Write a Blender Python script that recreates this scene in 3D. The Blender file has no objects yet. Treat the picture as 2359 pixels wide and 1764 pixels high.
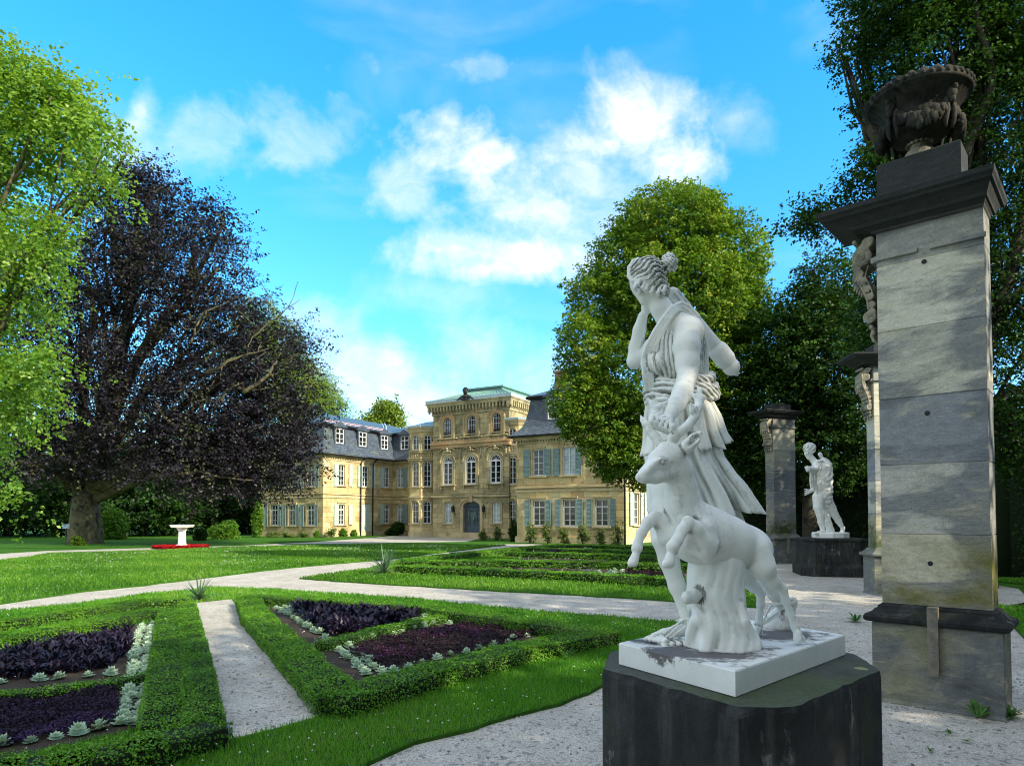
import bpy, bmesh, math, random
import numpy as np
from mathutils import Vector, Matrix

# ---------------------------------------------------------------- camera, sky, sun
scene = bpy.context.scene
F = 1550.0; CX = 1179.5; HOR = 1190.0; PITCH = math.radians(1.9); EYE = 1.7
PY0 = HOR - F*math.tan(PITCH)
cd = bpy.data.cameras.new("camera"); cam = bpy.data.objects.new("camera", cd)
scene.collection.objects.link(cam)
cam.location = (0, 0, EYE); cam.rotation_euler = (math.pi/2+PITCH, 0, 0)
cd.sensor_width = 36; cd.lens = F/2359*36
cd.shift_y = (PY0-882)/2359; cd.clip_end = 2000; cd.clip_start = .05
scene.camera = cam
scene.render.engine = 'CYCLES'
scene.view_settings.view_transform = 'Standard'
scene.view_settings.look = 'None'
scene.view_settings.exposure = 1.1
scene.view_settings.gamma = 1.0
scene.cycles.pixel_filter_type = 'BLACKMAN_HARRIS'; scene.cycles.filter_width = 1.05

SUN_EL = math.radians(31)
sh = Vector((.812, -.584, 0)).normalized()         # horizontal direction towards the sun
SUND = Vector((sh.x*math.cos(SUN_EL), sh.y*math.cos(SUN_EL), math.sin(SUN_EL)))
ld = bpy.data.lights.new("sun", 'SUN'); ld.energy = 3.6; ld.angle = math.radians(.6)
ld.color = (1.0, .89, .68)
sun = bpy.data.objects.new("sun", ld); scene.collection.objects.link(sun)
sun.rotation_euler = SUND.to_track_quat('Z', 'Y').to_euler()

world = bpy.data.worlds.new("World"); scene.world = world; world.use_nodes = True
def build_world():
    nt = world.node_tree; N = nt.nodes; L = nt.links; N.clear()
    out = N.new('ShaderNodeOutputWorld'); bg = N.new('ShaderNodeBackground')
    bg.inputs[1].default_value = .15
    sky = N.new('ShaderNodeTexSky'); sky.sky_type = 'NISHITA'; sky.sun_disc = False
    sky.sun_elevation = SUN_EL; sky.sun_rotation = math.atan2(sh.x, sh.y)
    sky.air_density = 1.0; sky.dust_density = .6; sky.ozone_density = 2.0
    tc = N.new('ShaderNodeTexCoord'); sep = N.new('ShaderNodeSeparateXYZ'); L.new(tc.outputs['Generated'], sep.inputs[0])
    def M(op, a, b=None, c=None, clamp=False):
        n = N.new('ShaderNodeMath'); n.operation = op; n.use_clamp = clamp
        for i, v in enumerate((a, b, c)):
            if v is None: continue
            if isinstance(v, (int, float)): n.inputs[i].default_value = v
            else: L.new(v, n.inputs[i])
        return n.outputs[0]
    X, Y, Z = sep.outputs
    yc = M('MAXIMUM', Y, .08)
    U = M('DIVIDE', X, yc); V = M('DIVIDE', Z, yc)
    # soft warping of the cloud outlines
    nz = N.new('ShaderNodeTexNoise'); nz.inputs['Scale'].default_value = 6.5; nz.inputs['Detail'].default_value = 11; nz.inputs['Roughness'].default_value = .60; nz.inputs['Distortion'].default_value = .25
    L.new(tc.outputs['Generated'], nz.inputs['Vector'])
    n2 = N.new('ShaderNodeTexNoise'); n2.inputs['Scale'].default_value = 3.0; n2.inputs['Detail'].default_value = 5; n2.inputs['Distortion'].default_value = .8
    mp = N.new('ShaderNodeMapping'); mp.inputs['Scale'].default_value = (1, 1, 2.6); mp.inputs['Rotation'].default_value = (0, .5, 0)
    L.new(tc.outputs['Generated'], mp.inputs[0]); L.new(mp.outputs[0], n2.inputs['Vector'])
    nc = M('SUBTRACT', nz.outputs[0], .5); nw = M('SUBTRACT', n2.outputs[0], .5)
    total = None
    # px, py, rx, ry, weight, noise gain
    blobs = [(1110,340,170,150,.80,2.6),(1040,300,70,110,.6,2.8),(1230,430,260,170,.66,2.6),(1480,310,270,150,.9,2.4),(1350,390,330,190,.55,2.6),(1530,250,140,110,.6,2.2),(1330,300,180,90,.45,2.2),
             (930,420,100,80,.50,2.8),(1330,500,330,190,.50,2.4),(1160,590,300,80,.75,2.2),(1060,560,190,60,.6,2.4),(1700,260,120,110,.35,2.2),
             (480,300,290,120,.34,3.4),(310,235,60,110,.62,2.4),(620,340,150,50,.36,3.2),(270,320,130,90,.4,2.4),
             (880,830,290,150,.60,2.2),(760,740,200,110,.42,2.4),(1080,790,230,120,.45,1.8),(950,930,200,70,.62,2.0),(1100,130,330,50,.30,4.2),
             (1000,680,300,90,.3,2.0),(1250,850,220,90,.35,1.8)]
    for (px, py, rx, ry, w, g) in blobs:
        u0 = (px-CX)/F; v0 = (HOR-py)/F
        du = M('DIVIDE', M('SUBTRACT', U, u0), rx/F); dv = M('DIVIDE', M('SUBTRACT', V, v0), ry/F)
        r = M('SQRT', M('ADD', M('MULTIPLY', du, du), M('MULTIPLY', dv, dv)))
        m = M('ADD', M('MULTIPLY', M('SUBTRACT', 1.0, r), .95), M('MULTIPLY', nc, g*1.55))
        m = M('MULTIPLY', m, 1.35, clamp=True)
        m = M('MULTIPLY', m, w, clamp=True)
        total = m if total is None else M('MAXIMUM', total, m)
    front = M('MULTIPLY', M('SUBTRACT', Y, .30), 5.0, clamp=True)
    front = M('MINIMUM', front, M('MULTIPLY', M('SUBTRACT', .76, Z), 9.0, clamp=True))
    total = M('MULTIPLY', total, front)
    wisp = M('MULTIPLY', M('SUBTRACT', n2.outputs[0], .54), 1.1, clamp=True)
    total = M('MAXIMUM', total, wisp)
    # white cloud added outside the view to neutralise the ambient light
    back = M('SUBTRACT', 1.0, front)
    bc = M('MULTIPLY', M('SUBTRACT', nz.outputs[0], .28), 4.0, clamp=True)
    total = M('MAXIMUM', total, M('MULTIPLY', M('MULTIPLY', bc, back), .97))
    n3 = N.new('ShaderNodeTexNoise'); n3.inputs['Scale'].default_value = 22; n3.inputs['Detail'].default_value = 9; n3.inputs['Roughness'].default_value = .65; n3.inputs['Distortion'].default_value = .6
    m3 = N.new('ShaderNodeMapping'); m3.inputs['Scale'].default_value = (1, 1, 1.5); L.new(tc.outputs['Generated'], m3.inputs[0]); L.new(m3.outputs[0], n3.inputs['Vector'])
    total = M('MULTIPLY', total, M('ADD', M('MULTIPLY', n3.outputs[0], 1.5), .22), clamp=True)
    # blue tint of the clear sky, paler towards the horizon
    hz = M('POWER', M('SUBTRACT', 1.0, M('MAXIMUM', Z, 0.0)), 2.6, clamp=True)
    tint = N.new('ShaderNodeMix'); tint.data_type = 'RGBA'
    tint.inputs['A'].default_value = (.13, 1.10, 1.72, 1); tint.inputs['B'].default_value = (.76, .90, .95, 1)
    L.new(hz, tint.inputs['Factor'])
    mul = N.new('ShaderNodeMix'); mul.data_type = 'RGBA'; mul.blend_type = 'MULTIPLY'; mul.inputs['Factor'].default_value = 1
    L.new(sky.outputs[0], mul.inputs['A']); L.new(tint.outputs['Result'], mul.inputs['B'])
    cl = N.new('ShaderNodeMix'); cl.data_type = 'RGBA'
    cl.inputs['B'].default_value = (4.1, 4.1, 3.75, 1)
    L.new(mul.outputs['Result'], cl.inputs['A']); L.new(M('POWER', total, 1.25), cl.inputs['Factor'])
    L.new(cl.outputs['Result'], bg.inputs[0]); L.new(bg.outputs[0], out.inputs[0])
build_world()

# ---------------------------------------------------------------- geometry helpers
CP, SP = math.cos(PITCH), math.sin(PITCH)
def ray(px, py):
    xc = (px-CX)/F; yc = -(py-PY0)/F
    return np.array([xc, CP-yc*SP, SP+yc*CP])
def P(px, py, Y):
    r = ray(px, py); return np.array([0, 0, EYE]) + r*(Y/r[1])
def G(px, py, z=0.0):
    r = ray(px, py); return np.array([0, 0, EYE]) + r*((z-EYE)/r[2])
COL = scene.collection
def link(o, parent=None):
    COL.objects.link(o)
    if parent is not None: o.parent = parent
    return o
def thing(name, label, cat, loc=(0,0,0), rz=0, group=None):
    o = bpy.data.objects.new(name, None); COL.objects.link(o)
    o.location = loc; o.rotation_euler = (0,0,rz); o.empty_display_size = .2
    return tag(o, label, cat, group)
def tag(o, label=None, cat=None, group=None, kind=None):
    if label: o['label'] = label
    if cat: o['category'] = cat
    if group: o['group'] = group
    if kind: o['kind'] = kind
    return o
def mesh_obj(name, verts, faces, mat, parent=None, smooth=False, loc=None):
    me = bpy.data.meshes.new(name)
    me.from_pydata([tuple(map(float, v)) for v in verts], [], [tuple(map(int, f)) for f in faces])
    if smooth: me.polygons.foreach_set('use_smooth', [True]*len(me.polygons))
    me.update()
    o = bpy.data.objects.new(name, me)
    ms = mat if isinstance(mat, (list, tuple)) else [mat]
    for m in ms: me.materials.append(m)
    link(o, parent)
    if loc is not None: o.location = loc
    return o
def np_mesh(name, V, Fq, mat, parent=None, smooth=False, tint=None, midx=None):
    """V (n,3); Fq (m,4) or (m,3) integer arrays; tint (m,) per-face value"""
    me = bpy.data.meshes.new(name); k = Fq.shape[1]
    me.vertices.add(len(V)); me.vertices.foreach_set('co', np.ascontiguousarray(V, dtype=np.float32).ravel())
    me.loops.add(Fq.size); me.loops.foreach_set('vertex_index', np.ascontiguousarray(Fq, dtype=np.int32).ravel())
    me.polygons.add(len(Fq)); me.polygons.foreach_set('loop_start', np.arange(len(Fq), dtype=np.int32)*k)
    me.polygons.foreach_set('loop_total', np.full(len(Fq), k, dtype=np.int32))
    if smooth: me.polygons.foreach_set('use_smooth', np.ones(len(Fq), dtype=bool))
    if midx is not None: me.polygons.foreach_set('material_index', np.ascontiguousarray(midx, dtype=np.int32))
    me.update(calc_edges=True)
    if tint is not None:
        a = me.attributes.new('tint', 'FLOAT', 'FACE'); a.data.foreach_set('value', np.ascontiguousarray(tint, dtype=np.float32))
    ms = mat if isinstance(mat, (list, tuple)) else [mat]
    for m in ms: me.materials.append(m)
    o = bpy.data.objects.new(name, me); link(o, parent); return o
class MB:
    """collects simple solids into one mesh"""
    def __init__(s): s.v = []; s.f = []
    def add(s, vs, fs):
        n = len(s.v); s.v += [tuple(map(float, q)) for q in vs]; s.f += [tuple(i+n for i in f) for f in fs]; return s
    def box(s, x0, x1, y0, y1, z0, z1):
        return s.add([(x0,y0,z0),(x1,y0,z0),(x1,y1,z0),(x0,y1,z0),(x0,y0,z1),(x1,y0,z1),(x1,y1,z1),(x0,y1,z1)],
            [(0,3,2,1),(4,5,6,7),(0,1,5,4),(1,2,6,5),(2,3,7,6),(3,0,4,7)])
    def prism(s, poly, z0, z1, top=None):
        n = len(poly); top = top or poly
        return s.add([(p[0],p[1],z0) for p in poly]+[(p[0],p[1],z1) for p in top],
            [tuple(range(n))[::-1], tuple(range(n, 2*n))]+[(i,(i+1)%n,n+(i+1)%n,n+i) for i in range(n)])
    def rings(s, rs, cap=True):
        """list of closed rings (same length)"""
        n = len(rs[0]); vs = [p for r in rs for p in r]; fs = []
        for k in range(len(rs)-1):
            for i in range(n): fs.append((k*n+i, k*n+(i+1)%n, (k+1)*n+(i+1)%n, (k+1)*n+i))
        if cap: fs.append(tuple(range(n))[::-1]); fs.append(tuple((len(rs)-1)*n+i for i in range(n)))
        return s.add(vs, fs)
    def lathe(s, prof, c=(0,0,0), n=32, mod=None):
        rs = []
        for r, z in prof:
            rs.append([(c[0]+(r*(mod(t, r, z) if mod else 1))*math.cos(t), c[1]+(r*(mod(t, r, z) if mod else 1))*math.sin(t), c[2]+z) for t in [2*math.pi*i/n for i in range(n)]])
        return s.rings(rs)
    def tube(s, pts, rad, n=8):
        pts = [Vector(map(float, p)) for p in pts]; rs = []
        up = Vector((0,0,1))
        for i, p in enumerate(pts):
            d = (pts[min(i+1, len(pts)-1)]-pts[max(i-1, 0)]).normalized()
            a = d.cross(up if abs(d.z) < .95 else Vector((1,0,0))).normalized(); b = a.cross(d)
            r = rad[i] if isinstance(rad, (list, tuple, np.ndarray)) else rad
            rs.append([tuple(p+(a*math.cos(t)+b*math.sin(t))*r) for t in [2*math.pi*k/n for k in range(n)]])
        return s.rings(rs)
    def ball(s, c, r, n=10, m=7):
        r = r if isinstance(r, (tuple, list)) else (r, r, r)
        rs = []
        for j in range(1, m):
            ph = math.pi*j/m
            rs.append([(c[0]+r[0]*math.sin(ph)*math.cos(2*math.pi*i/n), c[1]+r[1]*math.sin(ph)*math.sin(2*math.pi*i/n), c[2]-r[2]*math.cos(ph)) for i in range(n)])
        return s.rings(rs)
    def build(s, name, mat, parent=None, smooth=False, loc=None):
        return mesh_obj(name, s.v, s.f, mat, parent, smooth, loc)

# ---------------------------------------------------------------- signed distance modelling -> one continuous skin
class SDF:
    def __init__(s, lo, hi, h):
        s.lo = np.array(lo, float); s.h = h
        s.n = np.ceil((np.array(hi)-s.lo)/h).astype(int)+1
        s.f = np.full(s.n, .5, dtype=np.float32)
    def win(s, lo, hi):
        a = np.clip(np.floor((np.array(lo)-s.lo)/s.h).astype(int), 0, s.n-1); b = np.clip(np.ceil((np.array(hi)-s.lo)/s.h).astype(int)+1, 1, s.n)
        if np.any(b <= a): return None, None
        sl = tuple(slice(i, j) for i, j in zip(a, b))
        g = np.meshgrid(*[s.lo[i]+np.arange(a[i], b[i])*s.h for i in range(3)], indexing='ij')
        return sl, np.stack(g, -1).astype(np.float32)
    def blend(s, sl, d, k):
        o = s.f[sl]
        if k <= 0: s.f[sl] = np.minimum(o, d); return
        hh = np.clip(.5+.5*(o-d)/k, 0, 1); s.f[sl] = o*(1-hh)+d*hh-k*hh*(1-hh)
    def cap(s, a, b, ra, rb, k=.02, flat=None):
        a = np.array(a, float); b = np.array(b, float); R = max(ra, rb)*1.6+k+.03
        sl, p = s.win(np.minimum(a, b)-R, np.maximum(a, b)+R)
        if sl is None: return s
        ab = b-a; t = np.clip(((p-a)@ab)/max(float(ab@ab), 1e-9), 0, 1)
        q = p-(a+t[..., None]*ab)
        if flat is not None:                       # flat = (axis, factor): squeeze along an axis
            ax = np.array(flat[0], float); ax /= np.linalg.norm(ax); q = q+((q@ax)*(1/flat[1]-1))[..., None]*ax
        s.blend(sl, np.linalg.norm(q, axis=-1)-(ra+(rb-ra)*t), k); return s
    def chain(s, pts, k=.02, flat=None):
        for (a, ra), (b, rb) in zip(pts[:-1], pts[1:]): s.cap(a, b, ra, rb, k, flat)
        return s
    def ell(s, c, r, k=.02, rot=None):
        c = np.array(c, float); r = np.array(r, float); R = r.max()+k+.03
        sl, p = s.win(c-R, c+R)
        if sl is None: return s
        q = p-c
        if rot is not None: q = q@np.array(rot)
        d = np.linalg.norm(q/r, axis=-1); g = np.linalg.norm(q/(r*r), axis=-1)+1e-6
        s.blend(sl, d*(d-1)/g, k); return s
    def cut(s, c, r, k=.01, b=None):
        c = np.array(c, float); b = c if b is None else np.array(b, float); R = r+k+.02
        sl, p = s.win(np.minimum(c, b)-R, np.maximum(c, b)+R)
        if sl is None: return s
        ab = b-c; t = np.clip(((p-c)@ab)/max(float(ab@ab), 1e-9), 0, 1)
        d = r-np.linalg.norm(p-(c+t[..., None]*ab), axis=-1); o = s.f[sl]
        hh = np.clip(.5-.5*(o-d)/k, 0, 1); s.f[sl] = o*(1-hh)+d*hh+k*hh*(1-hh); return s
    def disp(s, lo, hi, fn):
        sl, p = s.win(lo, hi)
        if sl is not None: s.f[sl] += fn(p).astype(np.float32)
        return s
    def mesh(s, name, mat, parent=None, smooth=True, cavs=70.):
        f = s.f; h = s.h; n = np.array(f.shape)
        neg = f < 0; c = np.zeros(n-1, dtype=np.int8)
        offs = [(i, j, k) for i in (0, 1) for j in (0, 1) for k in (0, 1)]
        for (i, j, k) in offs: c += neg[i:n[0]-1+i, j:n[1]-1+j, k:n[2]-1+k]
        act = np.argwhere((c > 0) & (c < 8))
        idx = np.full(n-1, -1, dtype=np.int64); idx[tuple(act.T)] = np.arange(len(act))
        acc = np.zeros((len(act), 3)); cnt = np.zeros(len(act))
        for ax in range(3):
            o1, o2 = [q for q in range(3) if q != ax]
            for u in (0, 1):
                for v in (0, 1):
                    d0 = np.zeros(3, int); d0[o1] = u; d0[o2] = v; d1 = d0.copy(); d1[ax] = 1
                    f0 = f[tuple((act+d0).T)]; f1 = f[tuple((act+d1).T)]
                    m = (f0 < 0) != (f1 < 0); t = np.where(m, f0/np.where(m, f0-f1, 1), 0)
                    pt = (d0[None, :]+0.0)*np.ones((len(act), 1)); pt[:, ax] = t
                    acc += np.where(m[:, None], pt, 0); cnt += m
        V = s.lo+(act+acc/cnt[:, None])*h
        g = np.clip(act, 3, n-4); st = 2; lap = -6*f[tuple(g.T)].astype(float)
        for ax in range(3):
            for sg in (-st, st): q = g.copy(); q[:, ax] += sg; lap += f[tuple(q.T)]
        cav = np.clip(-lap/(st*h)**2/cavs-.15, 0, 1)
        Q = []
        for ax in range(3):
            o1, o2 = [(1, 2), (2, 0), (0, 1)][ax]
            a = [slice(None)]*3; b = [slice(None)]*3; a[ax] = slice(0, -1); b[ax] = slice(1, None)
            cr = neg[tuple(a)] != neg[tuple(b)]
            e = np.argwhere(cr); e = e[(e[:, o1] > 0) & (e[:, o2] > 0) & (e[:, o1] < n[o1]-1) & (e[:, o2] < n[o2]-1)]
            sg = neg[tuple(e.T)]
            q = []
            for (du, dv) in ((1, 1), (0, 1), (0, 0), (1, 0)):
                cc = e.copy(); cc[:, o1] -= du; cc[:, o2] -= dv; q.append(idx[tuple(cc.T)])
            q = np.stack(q, 1); q[~sg] = q[~sg][:, ::-1]; Q.append(q)
        Q = np.concatenate(Q); Q = Q[(Q >= 0).all(1)]
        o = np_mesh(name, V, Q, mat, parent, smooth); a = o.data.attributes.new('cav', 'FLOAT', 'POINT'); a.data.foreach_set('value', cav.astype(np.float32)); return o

# ---------------------------------------------------------------- materials
MATS = {}
def nodes(name):
    m = bpy.data.materials.new(name); m.use_nodes = True; nt = m.node_tree; nt.nodes.clear(); MATS[name] = m
    out = nt.nodes.new('ShaderNodeOutputMaterial'); b = nt.nodes.new('ShaderNodeBsdfPrincipled'); nt.links.new(b.outputs[0], out.inputs[0])
    return m, nt, b, out
def C(h): return tuple(h)+(1,) if len(h) == 3 else h
def noise(nt, scale, detail=6, rough=.6, coord='Object', stretch=None, dist=0, off=None):
    tc = nt.nodes.new('ShaderNodeTexCoord'); n = nt.nodes.new('ShaderNodeTexNoise')
    n.inputs['Scale'].default_value = scale; n.inputs['Detail'].default_value = detail; n.inputs['Roughness'].default_value = rough; n.inputs['Distortion'].default_value = dist
    src = tc.outputs[coord]
    if stretch or off:
        mp = nt.nodes.new('ShaderNodeMapping'); mp.inputs['Scale'].default_value = stretch or (1,1,1); mp.inputs['Location'].default_value = off or (0,0,0)
        nt.links.new(src, mp.inputs[0]); src = mp.outputs[0]
    nt.links.new(src, n.inputs['Vector']); return n.outputs[0]
def ramp(nt, fac, stops):
    r = nt.nodes.new('ShaderNodeValToRGB'); e = r.color_ramp.elements
    while len(e) < len(stops): e.new(.5)
    for x, (p, c) in zip(e, stops): x.position = p; x.color = C(c) if not isinstance(c, (int, float)) else (c, c, c, 1)
    nt.links.new(fac, r.inputs[0]); return r.outputs[0]
def mix(nt, fac, a, b, mode='MIX'):
    m = nt.nodes.new('ShaderNodeMix'); m.data_type = 'RGBA'; m.blend_type = mode
    for sock, v in (('Factor', fac), ('A', a), ('B', b)):
        if isinstance(v, (int, float)): m.inputs[sock].default_value = v
        elif isinstance(v, (tuple, list)): m.inputs[sock].default_value = C(v)
        else: nt.links.new(v, m.inputs[sock])
    return m.outputs['Result']
def mth(nt, op, a, b=None, clamp=False):
    n = nt.nodes.new('ShaderNodeMath'); n.operation = op; n.use_clamp = clamp
    for i, v in enumerate((a, b)):
        if v is None: continue
        if isinstance(v, (int, float)): n.inputs[i].default_value = v
        else: nt.links.new(v, n.inputs[i])
    return n.outputs[0]
def bump(nt, b, h, strength=.5, dist=.01):
    n = nt.nodes.new('ShaderNodeBump'); n.inputs['Strength'].default_value = strength; n.inputs['Distance'].default_value = dist
    nt.links.new(h, n.inputs['Height']); nt.links.new(n.outputs[0], b.inputs['Normal'])
def setc(nt, b, c, rough=.8, spec=.3):
    if isinstance(c, (tuple, list)): b.inputs['Base Color'].default_value = C(c)
    else: nt.links.new(c, b.inputs['Base Color'])
    b.inputs['Roughness'].default_value = rough; b.inputs['Specular IOR Level'].default_value = spec
def speck(name, c1, c2, scale, rough=.8, bs=.4, bd=.01, detail=8, stretch=None, spec=.3, lo=.3, hi=.7):
    m, nt, b, o = nodes(name); n = noise(nt, scale, detail, .65, stretch=stretch)
    setc(nt, b, ramp(nt, n, [(lo, c1), (hi, c2)]), rough, spec); bump(nt, b, n, bs, bd); return m

def stone(name, base, light, dark, green, blocks=None, stain=.5, sscale=1.0, jointc=.25, rough=.9):
    """weathered sandstone: large patches of lichen, soot and wash, plus coursed joints"""
    m, nt, b, o = nodes(name)
    n1 = noise(nt, 1.3*sscale, 7, .6, dist=.6); n2 = noise(nt, 14*sscale, 6, .7, stretch=(1,1,3.5)); n3 = noise(nt, .9*sscale, 8, .65, off=(7,3,1), dist=1.0)
    n4 = noise(nt, 2.1*sscale, 9, .7, off=(1,9,4), stretch=(1.2,1.2,.8))
    col = mix(nt, ramp(nt, n1, [(.35, 0.), (.62, 1.)]), base, light)
    col = mix(nt, ramp(nt, n3, [(.50, 0.), (.60, 1.)]), col, dark)
    col = mix(nt, mth(nt, 'MULTIPLY', ramp(nt, n4, [(.52, 0.), (.66, 1.)]), stain), col, green)
    col = mix(nt, .35, col, ramp(nt, n2, [(.3, .25), (.7, .75)]), 'OVERLAY')
    hh = n2
    if blocks:
        tc = nt.nodes.new('ShaderNodeTexCoord'); sp = nt.nodes.new('ShaderNodeSeparateXYZ'); nt.links.new(tc.outputs['Object'], sp.inputs[0])
        cb = nt.nodes.new('ShaderNodeCombineXYZ'); nt.links.new(mth(nt, 'ADD', sp.outputs[0], sp.outputs[1]), cb.inputs[0]); nt.links.new(sp.outputs[2], cb.inputs[1])
        br = nt.nodes.new('ShaderNodeTexBrick'); br.inputs['Scale'].default_value = 1; br.inputs['Brick Width'].default_value = blocks[0]; br.inputs['Row Height'].default_value = blocks[1]
        br.inputs['Mortar Size'].default_value = blocks[2]; br.inputs['Mortar Smooth'].default_value = .2
        br.inputs['Color1'].default_value = (.68,.68,.68,1); br.inputs['Color2'].default_value = (.35,.35,.35,1); br.inputs['Mortar'].default_value = (jointc,)*3+(1,)
        nt.links.new(cb.outputs[0], br.inputs['Vector'])
        col = mix(nt, .85, col, br.outputs['Color'], 'OVERLAY')
        hh = mth(nt, 'ADD', mth(nt, 'MULTIPLY', n2, .4), mth(nt, 'MULTIPLY', br.outputs['Fac'], -1.0))
    setc(nt, b, col, rough, .2); bump(nt, b, hh, .6, .012); return m

def leafmat(name, dark, light, trans=.35, rough=.55, warm=None, spec=.25):
    m, nt, b, out = nodes(name)
    at = nt.nodes.new('ShaderNodeAttribute'); at.attribute_name = 'tint'
    st = [(0., dark), (1., light)] if warm is None else [(0., dark), (.8, light), (1., warm)]
    c = ramp(nt, at.outputs['Fac'], st); setc(nt, b, c, rough, spec)
    tr = nt.nodes.new('ShaderNodeBsdfTranslucent'); nt.links.new(mix(nt, .5, c, (min(1, light[0]*2.2), min(1, light[1]*2.0), light[2]*.8)), tr.inputs[0])
    ms = nt.nodes.new('ShaderNodeMixShader'); ms.inputs[0].default_value = trans
    nt.links.new(b.outputs[0], ms.inputs[1]); nt.links.new(tr.outputs[0], ms.inputs[2]); nt.links.new(ms.outputs[0], out.inputs[0]); return m

def marble(name, grime=.6):
    m, nt, b, o = nodes(name)
    n1 = noise(nt, 5, 8, .65); n2 = noise(nt, 22, 8, .75, off=(3,1,2)); n3 = noise(nt, 2.2, 6, .6, off=(9,1,5)); n4 = noise(nt, 90, 3, .6)
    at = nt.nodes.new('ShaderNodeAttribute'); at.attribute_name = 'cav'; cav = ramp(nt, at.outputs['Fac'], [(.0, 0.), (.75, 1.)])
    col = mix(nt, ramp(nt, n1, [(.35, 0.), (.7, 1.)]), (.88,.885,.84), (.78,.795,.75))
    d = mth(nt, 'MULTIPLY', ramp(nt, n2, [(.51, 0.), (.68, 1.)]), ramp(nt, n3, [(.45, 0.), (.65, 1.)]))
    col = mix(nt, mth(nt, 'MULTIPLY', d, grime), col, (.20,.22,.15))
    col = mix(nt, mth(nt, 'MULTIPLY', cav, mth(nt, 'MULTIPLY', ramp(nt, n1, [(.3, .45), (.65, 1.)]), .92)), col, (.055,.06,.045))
    setc(nt, b, col, .62, .35); bump(nt, b, mth(nt, 'ADD', n4, n2), .12, .004); return m
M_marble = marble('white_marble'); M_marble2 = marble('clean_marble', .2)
M_sand = stone('sandstone_blocks', (.54,.40,.18), (.66,.53,.29), (.40,.32,.16), (.32,.29,.13), blocks=(.85,.42,.012), stain=.55, sscale=.35)
M_sandc = stone('grey_sandstone_blocks', (.37,.30,.16), (.48,.39,.21), (.23,.20,.115), (.18,.175,.10), blocks=(.9,.40,.014), stain=.6, sscale=.4)
M_trim = stone('sandstone_trim', (.52,.42,.24), (.62,.52,.32), (.42,.34,.20), (.30,.28,.16), stain=.4, sscale=.5)
M_trimg = stone('weathered_trim', (.40,.34,.19), (.52,.44,.26), (.27,.24,.14), (.20,.20,.11), stain=.5, sscale=.5)
M_red = stone('red_sandstone_trim', (.48,.28,.13), (.50,.36,.19), (.38,.27,.14), (.28,.23,.12), stain=.4, sscale=.5)
def slate():
    m, nt, b, o = nodes('roof_slate')
    tc = nt.nodes.new('ShaderNodeTexCoord'); sp = nt.nodes.new('ShaderNodeSeparateXYZ'); nt.links.new(tc.outputs['Object'], sp.inputs[0])
    cb = nt.nodes.new('ShaderNodeCombineXYZ'); nt.links.new(mth(nt, 'ADD', sp.outputs[0], sp.outputs[1]), cb.inputs[0]); nt.links.new(mth(nt, 'ADD', sp.outputs[2], mth(nt, 'MULTIPLY', sp.outputs[0], .35)), cb.inputs[1])
    br = nt.nodes.new('ShaderNodeTexBrick'); br.inputs['Scale'].default_value = 1; br.inputs['Brick Width'].default_value = .34; br.inputs['Row Height'].default_value = .19
    br.inputs['Mortar Size'].default_value = .012; br.inputs['Color1'].default_value = (.050,.068,.095,1); br.inputs['Color2'].default_value = (.088,.11,.145,1); br.inputs['Mortar'].default_value = (.02,.025,.035,1)
    nt.links.new(cb.outputs[0], br.inputs['Vector'])
    n = noise(nt, .8, 7, .65); n2 = noise(nt, 5, 6, .7)
    col = mix(nt, ramp(nt, n, [(.5, 0.), (.68, .8)]), br.outputs[0], (.12,.15,.10))
    col = mix(nt, .5, col, ramp(nt, n2, [(.3,.25),(.7,.75)]), 'OVERLAY')
    setc(nt, b, col, .5, .4); bump(nt, b, br.outputs['Fac'], -.5, .015)
slate(); M_slate = MATS['roof_slate']
M_roofblue = speck('roof_felt_blue', (.035,.07,.10), (.06,.11,.145), 2.5, .45, .1, .01)
M_copper = speck('green_copper', (.09,.20,.18), (.20,.35,.31), 3.0, .55, .2, .01, stretch=(6,1,1))
M_zinc = speck('zinc_sheet', (.30,.42,.47), (.48,.60,.63), 4, .35, .1, .01)
M_black = speck('black_gutter', (.008,.009,.011), (.02,.02,.022), 6, .5, .1, .01)
M_white = speck('white_window_paint', (.72,.73,.72), (.82,.82,.80), 5, .5, .05, .005)
M_shut = speck('blue_green_shutter_paint', (.17,.26,.26), (.27,.37,.35), 3, .55, .1, .005)
M_shutlit = speck('sunlit_shutter_paint', (.40,.50,.47), (.50,.58,.55), 3, .55, .1, .005)  # lighter copy of the shutter paint for sunlit faces, sun put into colour
M_door = speck('dark_blue_door_paint', (.035,.06,.09), (.06,.09,.125), 3, .35, .1, .005, spec=.5)
M_iron = speck('wrought_iron', (.012,.012,.014), (.03,.03,.03), 10, .5, .1, .003)
def glass(name, c1, c2, rough=.08):
    m, nt, b, o = nodes(name); n = noise(nt, 1.1, 3, .5); setc(nt, b, ramp(nt, n, [(.42, c1), (.6, c2)]), rough, .7)
    bump(nt, b, noise(nt, 3, 2, .5), .06, .02); return m
M_glass = glass('window_glass', (.008,.010,.012), (.035,.04,.04))
M_curt = glass('curtained_glass', (.20,.27,.31), (.42,.50,.52), .15)
M_glint = glass('door_glass', (.03,.05,.06), (.12,.17,.14), .1)

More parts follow.
